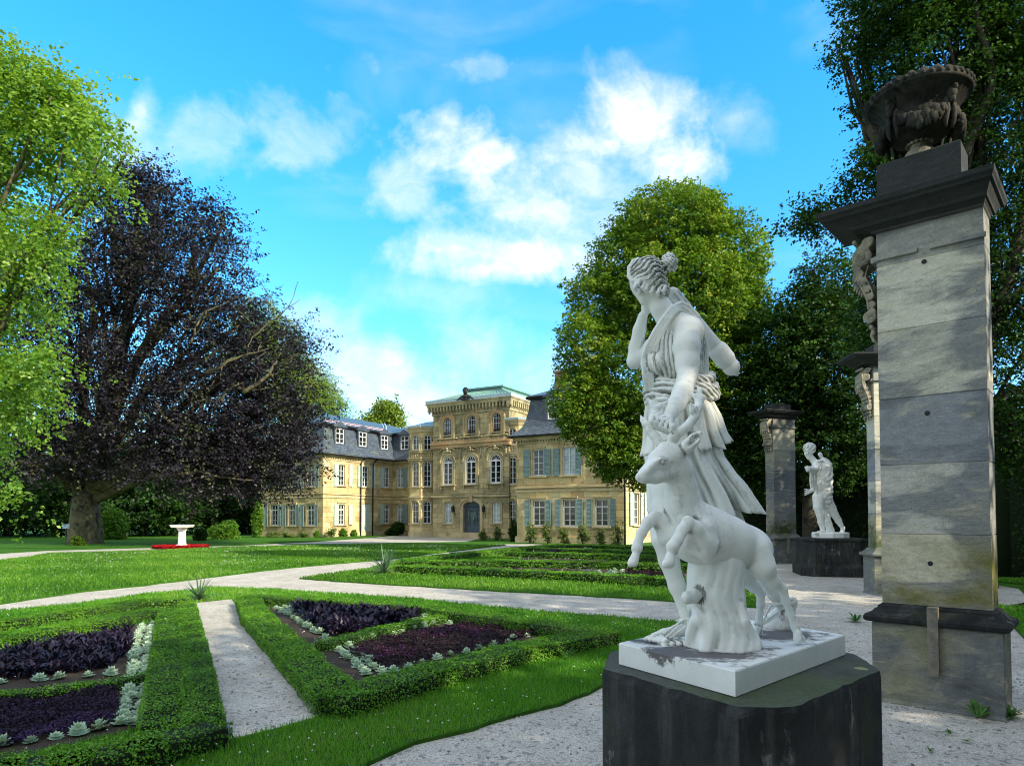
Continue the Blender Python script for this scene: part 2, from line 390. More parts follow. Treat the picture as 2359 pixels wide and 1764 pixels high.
# ================================================================ the palace
UX = np.array([math.cos(math.radians(30)), -math.sin(math.radians(30)), 0]); WX = np.array([math.sin(math.radians(30)), math.cos(math.radians(30)), 0])
C1 = np.array([-11.27, 63.73, 0])
palace = thing('palace', 'sandstone palace with slate mansard wings and a taller centre block behind the lawns', 'palace', C1, math.radians(-30))
def loc(p):
    d = np.array(p)-C1; return np.array([d@UX, d@WX, d[2]])
CAML = loc((0, 0, EYE))
class Face:
    def __init__(s, A, d):                       # A local xy, d local unit direction; outward normal is to the right of d's left... (d rotated -90)
        s.A = np.array([A[0], A[1], 0.]); s.d = np.array([d[0], d[1], 0.])/math.hypot(*d); s.n = np.array([s.d[1], -s.d[0], 0])
    def pos(s, a, z, out=0.): q = s.A+s.d*a+s.n*out; return (q[0], q[1], z)
    def px(s, x, y):
        r = ray(x, y); rl = np.array([r@UX, r@WX, r[2]]); t = ((s.A-CAML)@s.n)/(rl@s.n); q = CAML+rl*t
        return float((q-s.A)@s.d), float(q[2])
    def box(s, mb, a0, a1, z0, z1, o0, o1):
        q = [s.pos(a, z, o) for z in (z0, z1) for (a, o) in ((a0,o1),(a1,o1),(a1,o0),(a0,o0))]
        mb.add(q, [(0,3,2,1),(4,5,6,7),(0,1,5,4),(1,2,6,5),(2,3,7,6),(3,0,4,7)])
    def bar(s, mb, a0, z0, a1, z1, w, o0, o1):
        L = math.hypot(a1-a0, z1-z0) or 1e-6; ta, tz = (a1-a0)/L, (z1-z0)/L; na, nz = -tz*w/2, ta*w/2
        c = [(a0-na, z0-nz), (a1-na, z1-nz), (a1+na, z1+nz), (a0+na, z0+nz)]
        q = [s.pos(a, z, o0) for a, z in c]+[s.pos(a, z, o1) for a, z in c]
        mb.add(q, [(0,3,2,1),(4,5,6,7),(0,1,5,4),(1,2,6,5),(2,3,7,6),(3,0,4,7)])
    def arc(s, mb, ac, zc, r, w, o0, o1, t0=0, t1=math.pi, n=14, flat=1.0):
        ts = [t0+(t1-t0)*i/n for i in range(n+1)]; vs = []
        for t in ts:
            for rr in (r, r+w):
                for o in (o0, o1): vs.append(s.pos(ac+rr*math.cos(t), zc+rr*math.sin(t)*flat, o))
        fs = []
        for i in range(n):
            k = 4*i; m = k+4
            fs += [(k,k+1,m+1,m),(k+1,k+3,m+3,m+1),(k+3,k+2,m+2,m+3),(k+2,k,m,m+2)]
        fs += [(0,2,3,1),(4*n,4*n+1,4*n+3,4*n+2)]
        mb.add(vs, fs)
def wall(mb, fc, a0, a1, z0, z1, holes=(), dep=.28):
    A = sorted({a0, a1, *[h[0] for h in holes], *[h[1] for h in holes]}); Z = sorted({z0, z1, *[h[2] for h in holes], *[h[3] for h in holes]})
    for i in range(len(A)-1):
        for j in range(len(Z)-1):
            ca, cz = (A[i]+A[i+1])/2, (Z[j]+Z[j+1])/2
            if any(h[0] < ca < h[1] and h[2] < cz < h[3] for h in holes) or not(a0 <= ca <= a1): continue
            mb.add([fc.pos(A[i],Z[j]), fc.pos(A[i+1],Z[j]), fc.pos(A[i+1],Z[j+1]), fc.pos(A[i],Z[j+1])], [(0,1,2,3)])
    for h in holes:
        x0, x1, y0, y1, ar = h
        P_ = fc.pos
        for (p, q) in (((x0,y0),(x0,y1)), ((x0,y1),(x1,y1)), ((x1,y1),(x1,y0)), ((x1,y0),(x0,y0))):
            mb.add([P_(*p), P_(*q), P_(*q, -dep), P_(*p, -dep)], [(0,1,2,3)])
        if ar:
            fl = ar if ar < 1 else 1.0
            r = (x1-x0)/2; c = (x0+x1)/2; zc = y1-r*fl; n = 8
            for sg in (-1, 1):
                cor = (c+sg*r, y1); pts = [(c+sg*r*math.cos(t), zc+r*fl*math.sin(t)) for t in [math.pi/2*i/n for i in range(n+1)]]
                for i in range(n):
                    tri = [P_(*cor, -.004), P_(*pts[i], -.004), P_(*pts[i+1], -.004)]
                    mb.add(tri, [(0,1,2)]); mb.add([P_(*pts[i], -.004), P_(*pts[i+1], -.004), P_(*pts[i+1], -dep), P_(*pts[i], -dep)], [(0,1,2,3)])
def window(fc, a0, a1, z0, z1, cols=2, rows=4, arch=0, trans=None, sur=.14, smat=None, sill=True, gm=None, fan=False, fw=.065, rec=.14, name='window', tr_arch=0, hood=True, sillbr=False, label=None):
    smat = smat or M_trim; gm = gm or M_glass
    mb = MB(); w = a1-a0; r = w/2; c = (a0+a1)/2; fl = arch if 0 < arch < 1 else 1.0
    zs = z1-r*fl if arch else z1; o0, o1 = -rec, -rec+.07
    fc.bar(mb, a0+fw/2, z0, a0+fw/2, zs, fw, o0, o1); fc.bar(mb, a1-fw/2, z0, a1-fw/2, zs, fw, o0, o1)
    fc.box(mb, a0+fw, a1-fw, z0, z0+fw*1.2, o0, o1)
    if arch: fc.arc(mb, c, zs, r-fw, fw, o0, o1, flat=fl)
    else: fc.box(mb, a0+fw, a1-fw, z1-fw, z1, o0, o1)
    top = z1-fw
    if fan or trans is not None:
        zt = zs if fan else z0+(z1-z0)*trans; fc.box(mb, a0+fw, a1-fw, zt-fw*.55, zt+fw*.55, o0+.004, o1+.012)
    th = .028
    for i in range(1, cols):
        a = a0+w*i/cols; wd = fw if (cols == 2 or i == cols/2) else th
        fc.box(mb, a-wd/2, a+wd/2, z0+.01, (zs if fan else (top if not arch else z1-r*fl*.06)), o0+.008, o1-.006+(.01 if cols == 2 else 0))
    zb = zs if fan else (zs if arch else top)
    for j in range(1, rows):
        z = z0+(zb-z0)*j/rows; fc.box(mb, a0+fw*.8, a1-fw*.8, z-th/2, z+th/2, o0+.012, o1-.012)
    if fan:
        for t in (36, 72, 108, 144): t = math.radians(t); fc.bar(mb, c, zs, c+(r-.02)*math.cos(t), zs+(r-.02)*math.sin(t), th, o0+.012, o1-.012)
    elif arch and not fan: fc.box(mb, a0+fw*.8, a1-fw*.8, zs-th/2, zs+th/2, o0+.012, o1-.012)
    f = mb.build(name, M_white, palace)
    if label: f['label'] = label
    pm = MB(); pts = [(a0+.01, z0+.01), (a1-.01, z0+.01), (a1-.01, zs)]
    if arch: pts += [(c+(r-.01)*math.cos(t), zs+(r-.01)*fl*math.sin(t)) for t in [math.pi*i/12 for i in range(1, 12)]]
    pts.append((a0+.01, zs)); n = len(pts)
    pm.add([fc.pos(a, z, o0+.02) for a, z in pts]+[fc.pos(a, z, o0+.008) for a, z in pts], [tuple(range(n)), tuple(range(n, 2*n))[::-1]]+[(i, n+i, n+(i+1)%n, (i+1)%n) for i in range(n)])
    pm.build('pane', gm, f)
    if sur:
        sm = MB(); s1 = .05
        fc.box(sm, a0-sur, a0+.003, z0, zs, -.02, s1); fc.box(sm, a1-.003, a1+sur, z0, zs, -.02, s1)
        if arch:
            fc.arc(sm, c, zs, r-.003, sur+.003, -.02, s1, flat=fl); fc.arc(sm, c, zs, r+sur, sur*.35, -.02, s1+.05, flat=fl)
        else:
            fc.box(sm, a0-sur, a1+sur, z1-.003, z1+sur, -.02, s1+.002)
            if hood: fc.box(sm, a0-sur-.05, a1+sur+.05, z1+sur, z1+sur+.07, -.02, s1+.07)
        if sill:
            fc.box(sm, a0-sur-.06, a1+sur+.06, z0-.10, z0, -.04, .13)
            if sillbr:
                for aa in (a0-sur-.02, a1+sur-.12): fc.box(sm, aa, aa+.14, z0-.36, z0-.10, -.02, .10); fc.box(sm, aa+.02, aa+.12, z0-.42, z0-.36, -.02, .07)
                fc.box(sm, a0-sur-.12, a1+sur+.12, z0-.06, z0-.003, -.02, .20)
        sm.build('window_surround', smat, f)
    return f
def shutter(fc, a0, a1, z0, z1, m=None, closed=False, out=.06):
    mb = MB(); fw = .05; w = a1-a0
    fc.box(mb, a0, a0+fw, z0, z1, out, out+.04); fc.box(mb, a1-fw, a1, z0, z1, out, out+.04)
    for z in (z0, (z0+z1)/2-fw/2, z1-fw): fc.box(mb, a0+fw, a1-fw, z, z+fw, out+.002, out+.038)
    fc.box(mb, a0+fw, a1-fw, z0+fw, z1-fw, out+.004, out+.012)
    n = int((z1-z0)/.085)
    for i in range(n):
        z = z0+fw+(z1-z0-2*fw)*(i+.2)/n; q = [fc.pos(a0+fw, z, out+.036), fc.pos(a1-fw, z, out+.036), fc.pos(a1-fw, z+.055, out+.012), fc.pos(a0+fw, z+.055, out+.012)]
        mb.add(q, [(0,1,2,3)])
    return mb.build('shutter', m or M_shut, palace)
def pxr(fc, x0, x1, y0, y1):                 # px rectangle on a face -> a0,a1,z0,z1
    xm, ym = (x0+x1)/2, (y0+y1)/2
    return fc.px(x0, ym)[0], fc.px(x1, ym)[0], fc.px(xm, y1)[1], fc.px(xm, y0)[1]
def course(mb, fc, a0, a1, z0, z1, o, o0=-.02): fc.box(mb, a0, a1, z0, z1, o0, o)
def dentil(mb, fc, a0, a1, z0, z1, o, step=.2):
    n = max(1, int((a1-a0)/step))
    for i in range(n):
        a = a0+(a1-a0)*(i+.25)/n; fc.box(mb, a, a+(a1-a0)/n*.5, z0, z1, -.02, o)
def mansard(x0, x1, y0, y1, z0=7.0, zb=9.5, zr=11.1, dz=0., mat=None, clip=None):
    def ring(i, z): return [(x0+i, y0+i, z+dz), (x1-i, y0+i, z+dz), (x1-i, y1-i, z+dz), (x0+i, y1-i, z+dz)]
    mb = MB(); mb.rings([ring(i, z) for i, z in ((-.42, z0), (-.40, z0+.06), (-.05, z0+.30), (.22, z0+.62), (.42, z0+1.1), (.55, z0+1.7), (.66, zb))])
    mb.build('mansard_roof', M_slate, palace)
    g = MB(); g.rings([ring(-.50, z0-.10), ring(-.52, z0-.02)]); g.rings([ring(.44, zb+.006), ring(.40, zb+.14), ring(.50, zb+.17)]); g.build('gutter', M_black, palace)
    h = min(x1-x0, y1-y0)/2-.02
    t = MB(); t.rings([ring(.46, zb+.18), ring(.46+.01, zb+.21), ring(h, zr)]); t.build('upper_roof', M_roofblue, palace)
def dormer(fc, ac, zb, w=.95, h=1.3, out0=-.95, out1=.02, cols=2):
    mb = MB()
    a0, a1 = ac-w/2-.17, ac+w/2+.17; zt = zb+h+.12
    fc.box(mb, a0, a0+.15, zb-.14, zt, out0, out1); fc.box(mb, a1-.15, a1, zb-.14, zt, out0, out1); fc.box(mb, a0+.15, a1-.15, zb-.14, zb-.01, out0, out1); fc.box(mb, a0+.15, a1-.15, zt-.12, zt, out0, out1)
    pts = [(a0-.16, zt-.02), (a1+.16, zt-.02), (a1+.16, zt+.05), ((a0+a1)/2, zt+.48), (a0-.16, zt+.05)]; n = 5
    mb.add([fc.pos(a, z, out1+.09) for a, z in pts]+[fc.pos(a, z, out0-.3) for a, z in pts], [tuple(range(n)), tuple(range(n, 2*n))[::-1]]+[(i, n+i, n+(i+1)%n, (i+1)%n) for i in range(n)])
    d = mb.build('dormer', M_slate, palace)
    f = window(fc, ac-w/2, ac+w/2, zb, zb+h, cols=cols, rows=3, sur=0, sill=False, rec=.10, trans=.66)
    f.parent = palace
    return d

# ---- left wing
xl0 = -7.58; wL = -8.93
LE = Face((xl0, wL), (1, 0)); LS = Face((0, wL), (0, 1)); LB = Face((0, 0), (1, 0))
holesE, holesS, holesB = [], [], []
jobs = []
for (x0, x1, y0, y1) in ((624.9,639.9,1162.6,1209.8),(666,680.5,1162.6,1210),(708,724,1162.6,1210)):
    a0, a1, z0, z1 = pxr(LE, x0, x1, y0, y1); holesE.append((a0,a1,z0,z1,0)); jobs.append((LE,a0,a1,z0,z1,M_glass,'g'))
    zu0, zu1 = LE.px((x0+x1)/2, 1121)[1], LE.px((x0+x1)/2, 1069)[1]; holesE.append((a0,a1,zu0,zu1,0)); jobs.append((LE,a0,a1,zu0,zu1,M_glass,'u'))
for (x0, x1, y0, y1) in ((610.9,618,1162,1212),(641.5,648,1162,1212),(652,660,1162,1212),(682,689,1162,1212),(693,701,1162,1213),(726,734,1162,1213)):
    a0, a1, z0, z1 = pxr(LE, x0, x1, y0, y1); shutter(LE, a0, a1, z0, z1); shutter(LE, a0, a1, z0+(zu0-holesE[0][2]), z1+(zu1-holesE[0][3]))
for (x0, x1, y0, y1) in ((780,793.8,1161.7,1208),(884.5,896.5,1162,1205.5)):
    a = pxr(LS, x0, x1, y0, y1); holesS.append((*a, 0)); jobs.append((LS, *a, M_glass, 'g'))
for (x0, x1, y0, y1) in ((780,793.8,1070.6,1118),(834,848.5,1074,1121),(884.5,896.5,1077,1122.5)):
    a = pxr(LS, x0, x1, y0, y1); holesS.append((*a, 0)); jobs.append((LS, *a, M_glass, 'u'))
for (x0, x1, y0, y1) in ((914.5,928.8,1163,1205),(914.5,928.8,1078,1122.7)):
    a = pxr(LB, x0, x1, y0, y1); holesB.append((*a, 0)); jobs.append((LB, *a, M_curt, 'g' if y0 > 1100 else 'u'))
for (x0, x1, y0, y1, m) in ((768.6,779,1161.5,1210,M_shutlit),(802.5,811,1161.5,1208,M_shutlit),(875,884,1161.5,1207.5,M_shutlit),
        (768.6,779,1068.5,1120,M_shutlit),(803,811.5,1069,1120,M_shutlit),(823.5,833.3,1072.5,1121.5,M_shutlit),(854,862.5,1073.5,1122.5,M_shutlit),(875,884,1077,1123.5,M_shutlit)):
    shutter(LS, *pxr(LS, x0, x1, y0, y1), m=m)
for (x0, x1, y0, y1) in ((929.8,940,1161,1205.5),(929.8,938.5,1077,1122.5)): shutter(LB, *pxr(LB, x0, x1, y0, y1))
for (fc, a0, a1, z0, z1, gm, lv) in jobs: window(fc, a0, a1, z0, z1, cols=2, rows=4, gm=gm, trans=(.75 if lv == 'g' else None), hood=(lv == 'g'))
da = pxr(LS, 833, 853, 1161, 1225.5); holesS.append((*da, 0))
mb = MB()
wall(mb, LE, 0, 7.58, -.3, 7.0, holesE); wall(mb, LS, 0, 8.93, -.3, 7.0, holesS); wall(mb, LB, 0, 9.5, -.3, 7.0, holesB)
mb.add([(xl0,wL,-.3),(xl0,8,-.3),(xl0,8,7),(xl0,wL,7)], [(0,3,2,1)]); mb.add([(xl0,8,-.3),(28,8,-.3),(28,8,7),(xl0,8,7)], [(0,1,2,3)])
mb.build('wall', M_sand, palace)
# double shutter door on the sunlit side
mb = MB(); a0, a1, z0, z1 = da; am = (a0+a1)/2
for (p, q) in ((a0+.01, am-.005), (am+.005, a1-.01)):
    LS.box(mb, p, q, z0+.02, z1-.02, -.06, -.02)
    for zz in (z0+.05, z0+(z1-z0)*.25, z0+(z1-z0)*.75, z1-.12): LS.box(mb, p+.03, q-.03, zz, zz+.08, -.025, .0)
    for aa in (p, q-.08): LS.box(mb, aa, aa+.08, z0+.02, z1-.02, -.022, .004)
mb.build('door', M_shutlit, palace)
mb = MB()
for fc, L_ in ((LE, 7.58), (LS, 8.93), (LB, 3.3)):
    e0 = -.10 if fc is LS else 0; e1 = L_
    course(mb, fc, e0 if fc is not LE else -.10, e1, 3.31, 3.48, .07); course(mb, fc, e0 if fc is not LE else -.10, e1, 3.60, 3.68, .10)
    course(mb, fc, e0 if fc is not LE else -.10, e1, 6.72, 6.88, .20); course(mb, fc, e0 if fc is not LE else -.14, e1, 6.885, 6.94, .30)
    dentil(mb, fc, 0, L_, 6.60, 6.715, .13); course(mb, fc, 0, e1, 6.48, 6.60, .06); course(mb, fc, e0 if fc is not LE else -.10, e1, -.3, .42, .08)
mb.build('string_course', M_trim, palace)
mansard(xl0, 0, wL, 8)
mansard(-3, 24, 0.0, 8, dz=.012)
# dormers
DE = Face((xl0, wL+.35), (1, 0)); DS = Face((-.35, wL), (0, 1)); DB = Face((0, .35), (1, 0))
for x in (659, 698.5): a, z = DE.px(x, 1030); dormer(DE, a, 8.05)
for x in (783, 836, 886.5): a, z = DS.px(x, 1035); dormer(DS, a, 8.05, w=.98)
a, z = DB.px(931.5, 1040); dormer(DB, a, 8.05)
# snow guard rail on the break, pink
mb = MB(); p0 = Face((-.5, wL), (0, 1))
for zz in (9.80, 9.92): p0.box(mb, .6, 8.0, zz, zz+.05, .02, .05)
for i in range(13): p0.box(mb, .6+i*.6, .64+i*.6, 9.70, 9.97, -.02, .06)
mb.build('snow_guard', speck('pink_snow_guard', (.50,.33,.36), (.6,.42,.44), 4), palace)
mb = MB()
for dx in (0, .32): mb.tube([(-.45-dx-.02, -.5, 9.72), (-2.2-dx, 1.5, 10.55), (-3.6-dx, 2.9, 11.15)], .07, 4)
mb.build('roof_valley_flashing', M_zinc, palace)
for x in (829, 856.8):
    a, z = LS.px(x, 1150); mb = MB(); mb.tube([LS.pos(a+.35, 6.96, .42), LS.pos(a+.15, 6.75, .22), LS.pos(a, 6.45, .12), LS.pos(a, 3.0, .12), LS.pos(a, -.1, .12)], .06, 8)
    for zz in (1., 3.0, 5.2): mb.lathe([(.075, 0), (.075, .06)], LS.pos(a, zz, .12), 8)
    mb.build('drainpipe', M_black, palace, True)

# ---- centre block
uc0, uc1, wC, ZT = 7.93, 15.25, -4.35, 11.0
CF = Face((uc0, wC), (1, 0)); CS = Face((uc1, wC), (0, 1))
hc = []; W = []
for (x0,x1,y0,y1) in ((1021.9,1039.6,961.8,1007.6),(1076.8,1095.8,955.7,1003),(1134,1153.8,950,999)):
    a = pxr(CF, x0,x1,y0,y1); hc.append((*a, 1)); W.append((a, dict(cols=3, rows=3, arch=1, sur=.30, smat=M_red, sill=False, rec=.2)))
for (x0,x1,y0,y1) in ((1020.7,1043,1052,1117.4),(1073,1097,1049,1115.5),(1128.7,1154.4,1045.4,1113)):
    a = pxr(CF, x0,x1,y0,y1); hc.append((*a, 1)); W.append((a, dict(cols=2, rows=4, arch=1, fan=True, sur=.22, smat=M_trimg, sillbr=True, fw=.10, rec=.12)))
for (x0,x1,y0,y1) in ((1025,1041.4,1157.7,1205),(1134.8,1153,1155.8,1204)):
    a = pxr(CF, x0,x1,y0,y1); hc.append((*a, .35)); W.append((a, dict(cols=2, rows=4, arch=.35, sur=.18, smat=M_trimg, gm=M_curt)))
for a, k in W: window(CF, *a, **k)
dd = pxr(CF, 1067.7, 1106.8, 1155, 1226); hc.append((*dd, .55))
mb = MB(); wall(mb, CF, 0, uc1-uc0, -.3, ZT-.9, hc, .3); wall(mb, CS, 0, 12.3, -.3, ZT-.9)
mb.add([(uc0,wC,-.3),(uc0,8,-.3),(uc0,8,ZT-.9),(uc0,wC,ZT-.9)], [(0,3,2,1)]); mb.build('wall', M_sandc, palace)
zc1 = CF.px(998, 1023)[1]; zs1 = CF.px(998, 1143)[1]
CL = uc1-uc0
mb = MB()
for fc, L_, e in ((CF, CL, .0), (CS, 12.3, 0.)):
    ex = -.0; course(mb, fc, -.12 if fc is CF else -.12, L_+(.12 if fc is CF else 0), zs1-.10, zs1+.05, .10); course(mb, fc, -.06, L_+(.06 if fc is CF else 0), zs1+.12, zs1+.17, .05)
mb.build('string_course', M_trimg, palace)
mb = MB()
for fc, L_ in ((CF, CL), (CS, 12.3)):
    e1 = .22 if fc is CF else 0
    course(mb, fc, -.20, L_+e1*.9, zc1-.42, zc1-.13, .14); course(mb, fc, -.20, L_+e1, zc1-.12, zc1, .22); course(mb, fc, -.12, L_+e1*.5, zc1, zc1+.2, .08)
mb.build('cornice', M_red, palace)
# great corbelled cornice
mb = MB()
def cring(o, z): return [(uc0-o, wC-o, z), (uc1+o, wC-o, z), (uc1+o, 8+o, z), (uc0-o, 8+o, z)]
mb.rings([cring(.02, ZT-.98), cring(.10, ZT-.90), cring(.10, ZT-.78), cring(.06, ZT-.77), cring(.06, ZT-.25), cring(.36, ZT-.245), cring(.40, ZT-.10), cring(.47, ZT-.02), cring(.50, ZT+.05)])
for fc, L_ in ((CF, CL), (CS, 12.3)):
    n = int(L_/.31)
    for i in range(n+3):
        a = -.3+(L_+.6)*i/(n+2)
        fc.box(mb, a-.06, a+.06, ZT-.62, ZT-.25, .05, .33); fc.box(mb, a-.06, a+.06, ZT-.74, ZT-.62, .05, .2)
        if i < n+2: fc.arc(mb, a+(L_+.6)/(n+2)/2, ZT-.38, .095, .06, .12, .28, n=6)
mb.build('cornice', M_trimg, palace)
mb = MB(); mb.rings([cring(.46, ZT+.052), cring(.48, ZT+.30), cring(.40, ZT+.32), cring(.2, ZT+.30)]); mb.build('roof_edge', M_zinc, palace)
mb = MB()
mx0, mx1, my0, my1 = uc0+2.0, uc1-2.0, wC+3.2, 6
mb.rings([cring(.3, ZT+.25), [(uc0+1.9, wC+2.2, ZT+1.2), (uc1-1.9, wC+2.2, ZT+1.2), (uc1-1.9, 6, ZT+1.2), (uc0+1.9, 6, ZT+1.2)]])
for i in range(22):
    a = -.3+(CL+.6)*i/21; b = (CL+.6)*0+1.95+(CL-3.9)*i/21
    mb.tube([CF.pos(a, ZT+.27, .28), CF.pos(b, ZT+1.22, -2.15)], .025, 4)
mb.build('copper_roof', M_copper, palace)
mb = MB()
def lr(o, z): return [(uc0+1.95-o, wC+2.25-o, z), (uc1-1.95+o, wC+2.25-o, z), (uc1-1.95+o, 5.9+o, z), (uc0+1.95-o, 5.9+o, z)]
mb.rings([lr(0, ZT+1.1), lr(0, ZT+1.42), lr(.14, ZT+1.44), lr(.14, ZT+1.56)]); mb.build('roof_lantern', M_copper, palace)
# crest with pinecone
mb = MB(); c = CF.pos(CF.px(1079, 920)[0], ZT+.05, .44); cx, cy, cz = c
mb.ball((cx, cy, cz+.72), (.22, .14, .30), 10, 8); mb.box(cx-.32, cx+.32, cy-.10, cy+.10, cz, cz+.16); mb.box(cx-.2, cx+.2, cy-.09, cy+.09, cz+.16, cz+.45)
for sg in (-1, 1):
    mb.tube([(cx+sg*.25, cy, cz+.35), (cx+sg*.45, cy, cz+.28), (cx+sg*.65, cy, cz+.12), (cx+sg*.85, cy, cz+.05)], [.10,.09,.07,.04], 6); mb.ball((cx+sg*.38, cy, cz+.2), .13)
for i in range(14):
    t = math.pi*i/13; mb.ball((cx+.24*math.cos(t), cy, cz+.78+.26*math.sin(t)), .05, 6, 4)
mb.build('roof_crest', M_iron, palace, True)
# masks, keystones and ornament above the middle windows
mb = MB()
for (a, k) in W[3:6]:
    ac = (a[0]+a[1])/2; zt = a[3]
    for (da_, dz_, r) in ((0,.62,.15),(0,.44,.11),(-.17,.46,.09),(.17,.46,.09),(-.33,.40,.07),(.33,.40,.07),(0,.80,.09)):
        q = CF.pos(ac+da_, zt+dz_, .10); mb.ball(q, (r, r*.8, r), 8, 6)
    for sg in (-1, 1):
        mb.tube([CF.pos(ac+sg*.2, zt+.62, .09), CF.pos(ac+sg*.5, zt+.66, .09), CF.pos(ac+sg*.75, zt+.52, .09), CF.pos(ac+sg*.85, zt+.3, .07)], [.06,.06,.05,.02], 6)
        CF.box(mb, ac+sg*.95-.06, ac+sg*.95+.06, zt-.2, zt+.75, -.02, .05)
    CF.box(mb, ac-.95, ac+.95, zt+.80, zt+.88, -.02, .08)
mb.build('carved_ornament', M_trimg, palace, True)
mb = MB()
for (a, k) in W[0:3]:
    CF.box(mb, a[0]-.62, a[1]+.62, a[2]-.14, a[2]-.05, -.02, .16)
    for i in range(9):
        q = CF.pos(a[0]-.1+(a[1]-a[0]+.2)*i/8, a[2]-.52, .06); mb.lathe([(.03,0),(.05,.10),(.02,.22),(.04,.34),(.04,.37)], q, 6)
    for sg, aa in ((-1, a[0]-.32), (1, a[1]+.32)): CF.box(mb, aa-.08, aa+.08, a[2]-.6, a[3]-(a[1]-a[0])/2, -.02, .09); CF.box(mb, aa-.11, aa+.11, a[3]-(a[1]-a[0])/2, a[3]-(a[1]-a[0])/2+.09, -.02, .13)
CF.box(mb, 0, CL, zc1+.40+.2, zc1+.47+.2, -.02, .07)
mb.build('balustrade', M_trimg, palace)
for (a, k) in W[0:3]:
    mb = MB()
    for i in range(9): CF.box(mb, a[0]+.06+(a[1]-a[0]-.12)*i/8-.01, a[0]+.06+(a[1]-a[0]-.12)*i/8+.01, a[2], a[2]+.42, -.06, -.04)
    CF.box(mb, a[0], a[1], a[2]+.42, a[2]+.46, -.07, -.03); CF.box(mb, a[0], a[1], a[2]+.20, a[2]+.23, -.068, -.042); mb.build('window_railing', M_iron, palace)
# portal
a0, a1, z0, z1 = dd; am = (a0+a1)/2; r = (a1-a0)/2; zs = z1-r*.55
mb = MB(); CF.box(mb, a0+.003, a1-.003, z0, z0+.55, -.24, -.16)
CF.box(mb, a0+.003, a0+.28, z0+.55, zs, -.24, -.16); CF.box(mb, a1-.28, a1-.003, z0+.55, zs, -.24, -.16); CF.box(mb, am-.38, am-.30, z0+.55, zs-.15, -.24, -.14); CF.box(mb, am+.30, am+.38, z0+.55, zs-.15, -.24, -.14)
CF.box(mb, a0+.28, a1-.28, zs-.25, zs-.05, -.24, -.12); CF.box(mb, a0+.2, a1-.2, zs+.12, zs+.18, -.24, -.12)
pts = [(a0+.003, zs)]+[(am+(r-.003)*math.cos(t), zs+(r-.003)*.55*math.sin(t)) for t in [math.pi-math.pi*i/14 for i in range(1, 14)]]+[(a1-.003, zs)]; n = len(pts)
mb.add([CF.pos(a, z, -.18) for a, z in pts]+[CF.pos(a, z, -.24) for a, z in pts], [tuple(range(n))[::-1], tuple(range(n, 2*n))])
for i in range(9): CF.box(mb, a0+.33+(a1-a0-.66)*i/8, a0+.35+(a1-a0-.66)*i/8, z0+.55, z0+1.25, -.155, -.14)
dr = mb.build('entrance_door', M_door, palace)
mb = MB(); CF.box(mb, a0+.2, a1-.2, z0+.5, zs-.1, -.23, -.20); mb.build('door_glass', M_glint, dr)
mb = MB(); CF.box(mb, am+.05, am+.08, z0+1.0, z0+1.2, -.13, -.09); mb.ball(CF.pos(am+.065, z0+1.22, -.10), .03, 6, 4); mb.build('door_handle', M_zinc, dr)
mb = MB(); CF.box(mb, a0-.25, a0+.003, z0, zs, -.02, .10); CF.box(mb, a1-.003, a1+.25, z0, zs, -.02, .10); CF.arc(mb, am, zs, r-.003, .25, -.02, .10, flat=.62); CF.arc(mb, am, zs, r+.25, .09, -.02, .18, flat=.62)
CF.box(mb, am-.14, am+.14, z1-.04, z1+.42, -.02, .22); CF.box(mb, am-.18, am+.18, z1+.42, z1+.50, -.02, .26)
mb.build('portal_surround', M_trim, palace)
mb = MB(); CF.box(mb, a0-.9, a1+.9, -.1, .13, 0, 1.6); CF.box(mb, a0-.5, a1+.5, .13, z0+.0, 0, 1.1); mb.build('entrance_step', M_trim, palace)
def lantern(px):
    a, z = CF.px(px, 1173); mb = MB(); q = CF.pos(a, z, .34)
    mb.tube([CF.pos(a, z-.55, .02), CF.pos(a, z-.35, .12), CF.pos(a, z-.1, .10), CF.pos(a, z+.28, .20), CF.pos(a, z+.36, .34)], .025, 6)
    mb.lathe([(.06,-.26),(.03,-.22),(.13,-.18),(.17,.12),(.20,.14),(.07,.28),(.03,.34),(.01,.40)], q, 6)
    for t in range(4): mb.ball((q[0]+.14*math.cos(t*1.57), q[1]+.14*math.sin(t*1.57), q[2]+.18), .035, 6, 4)
    return mb
lantern(1049).build('wall_lantern', M_iron, palace); lantern(1119).build('wall_lantern', M_iron, palace)

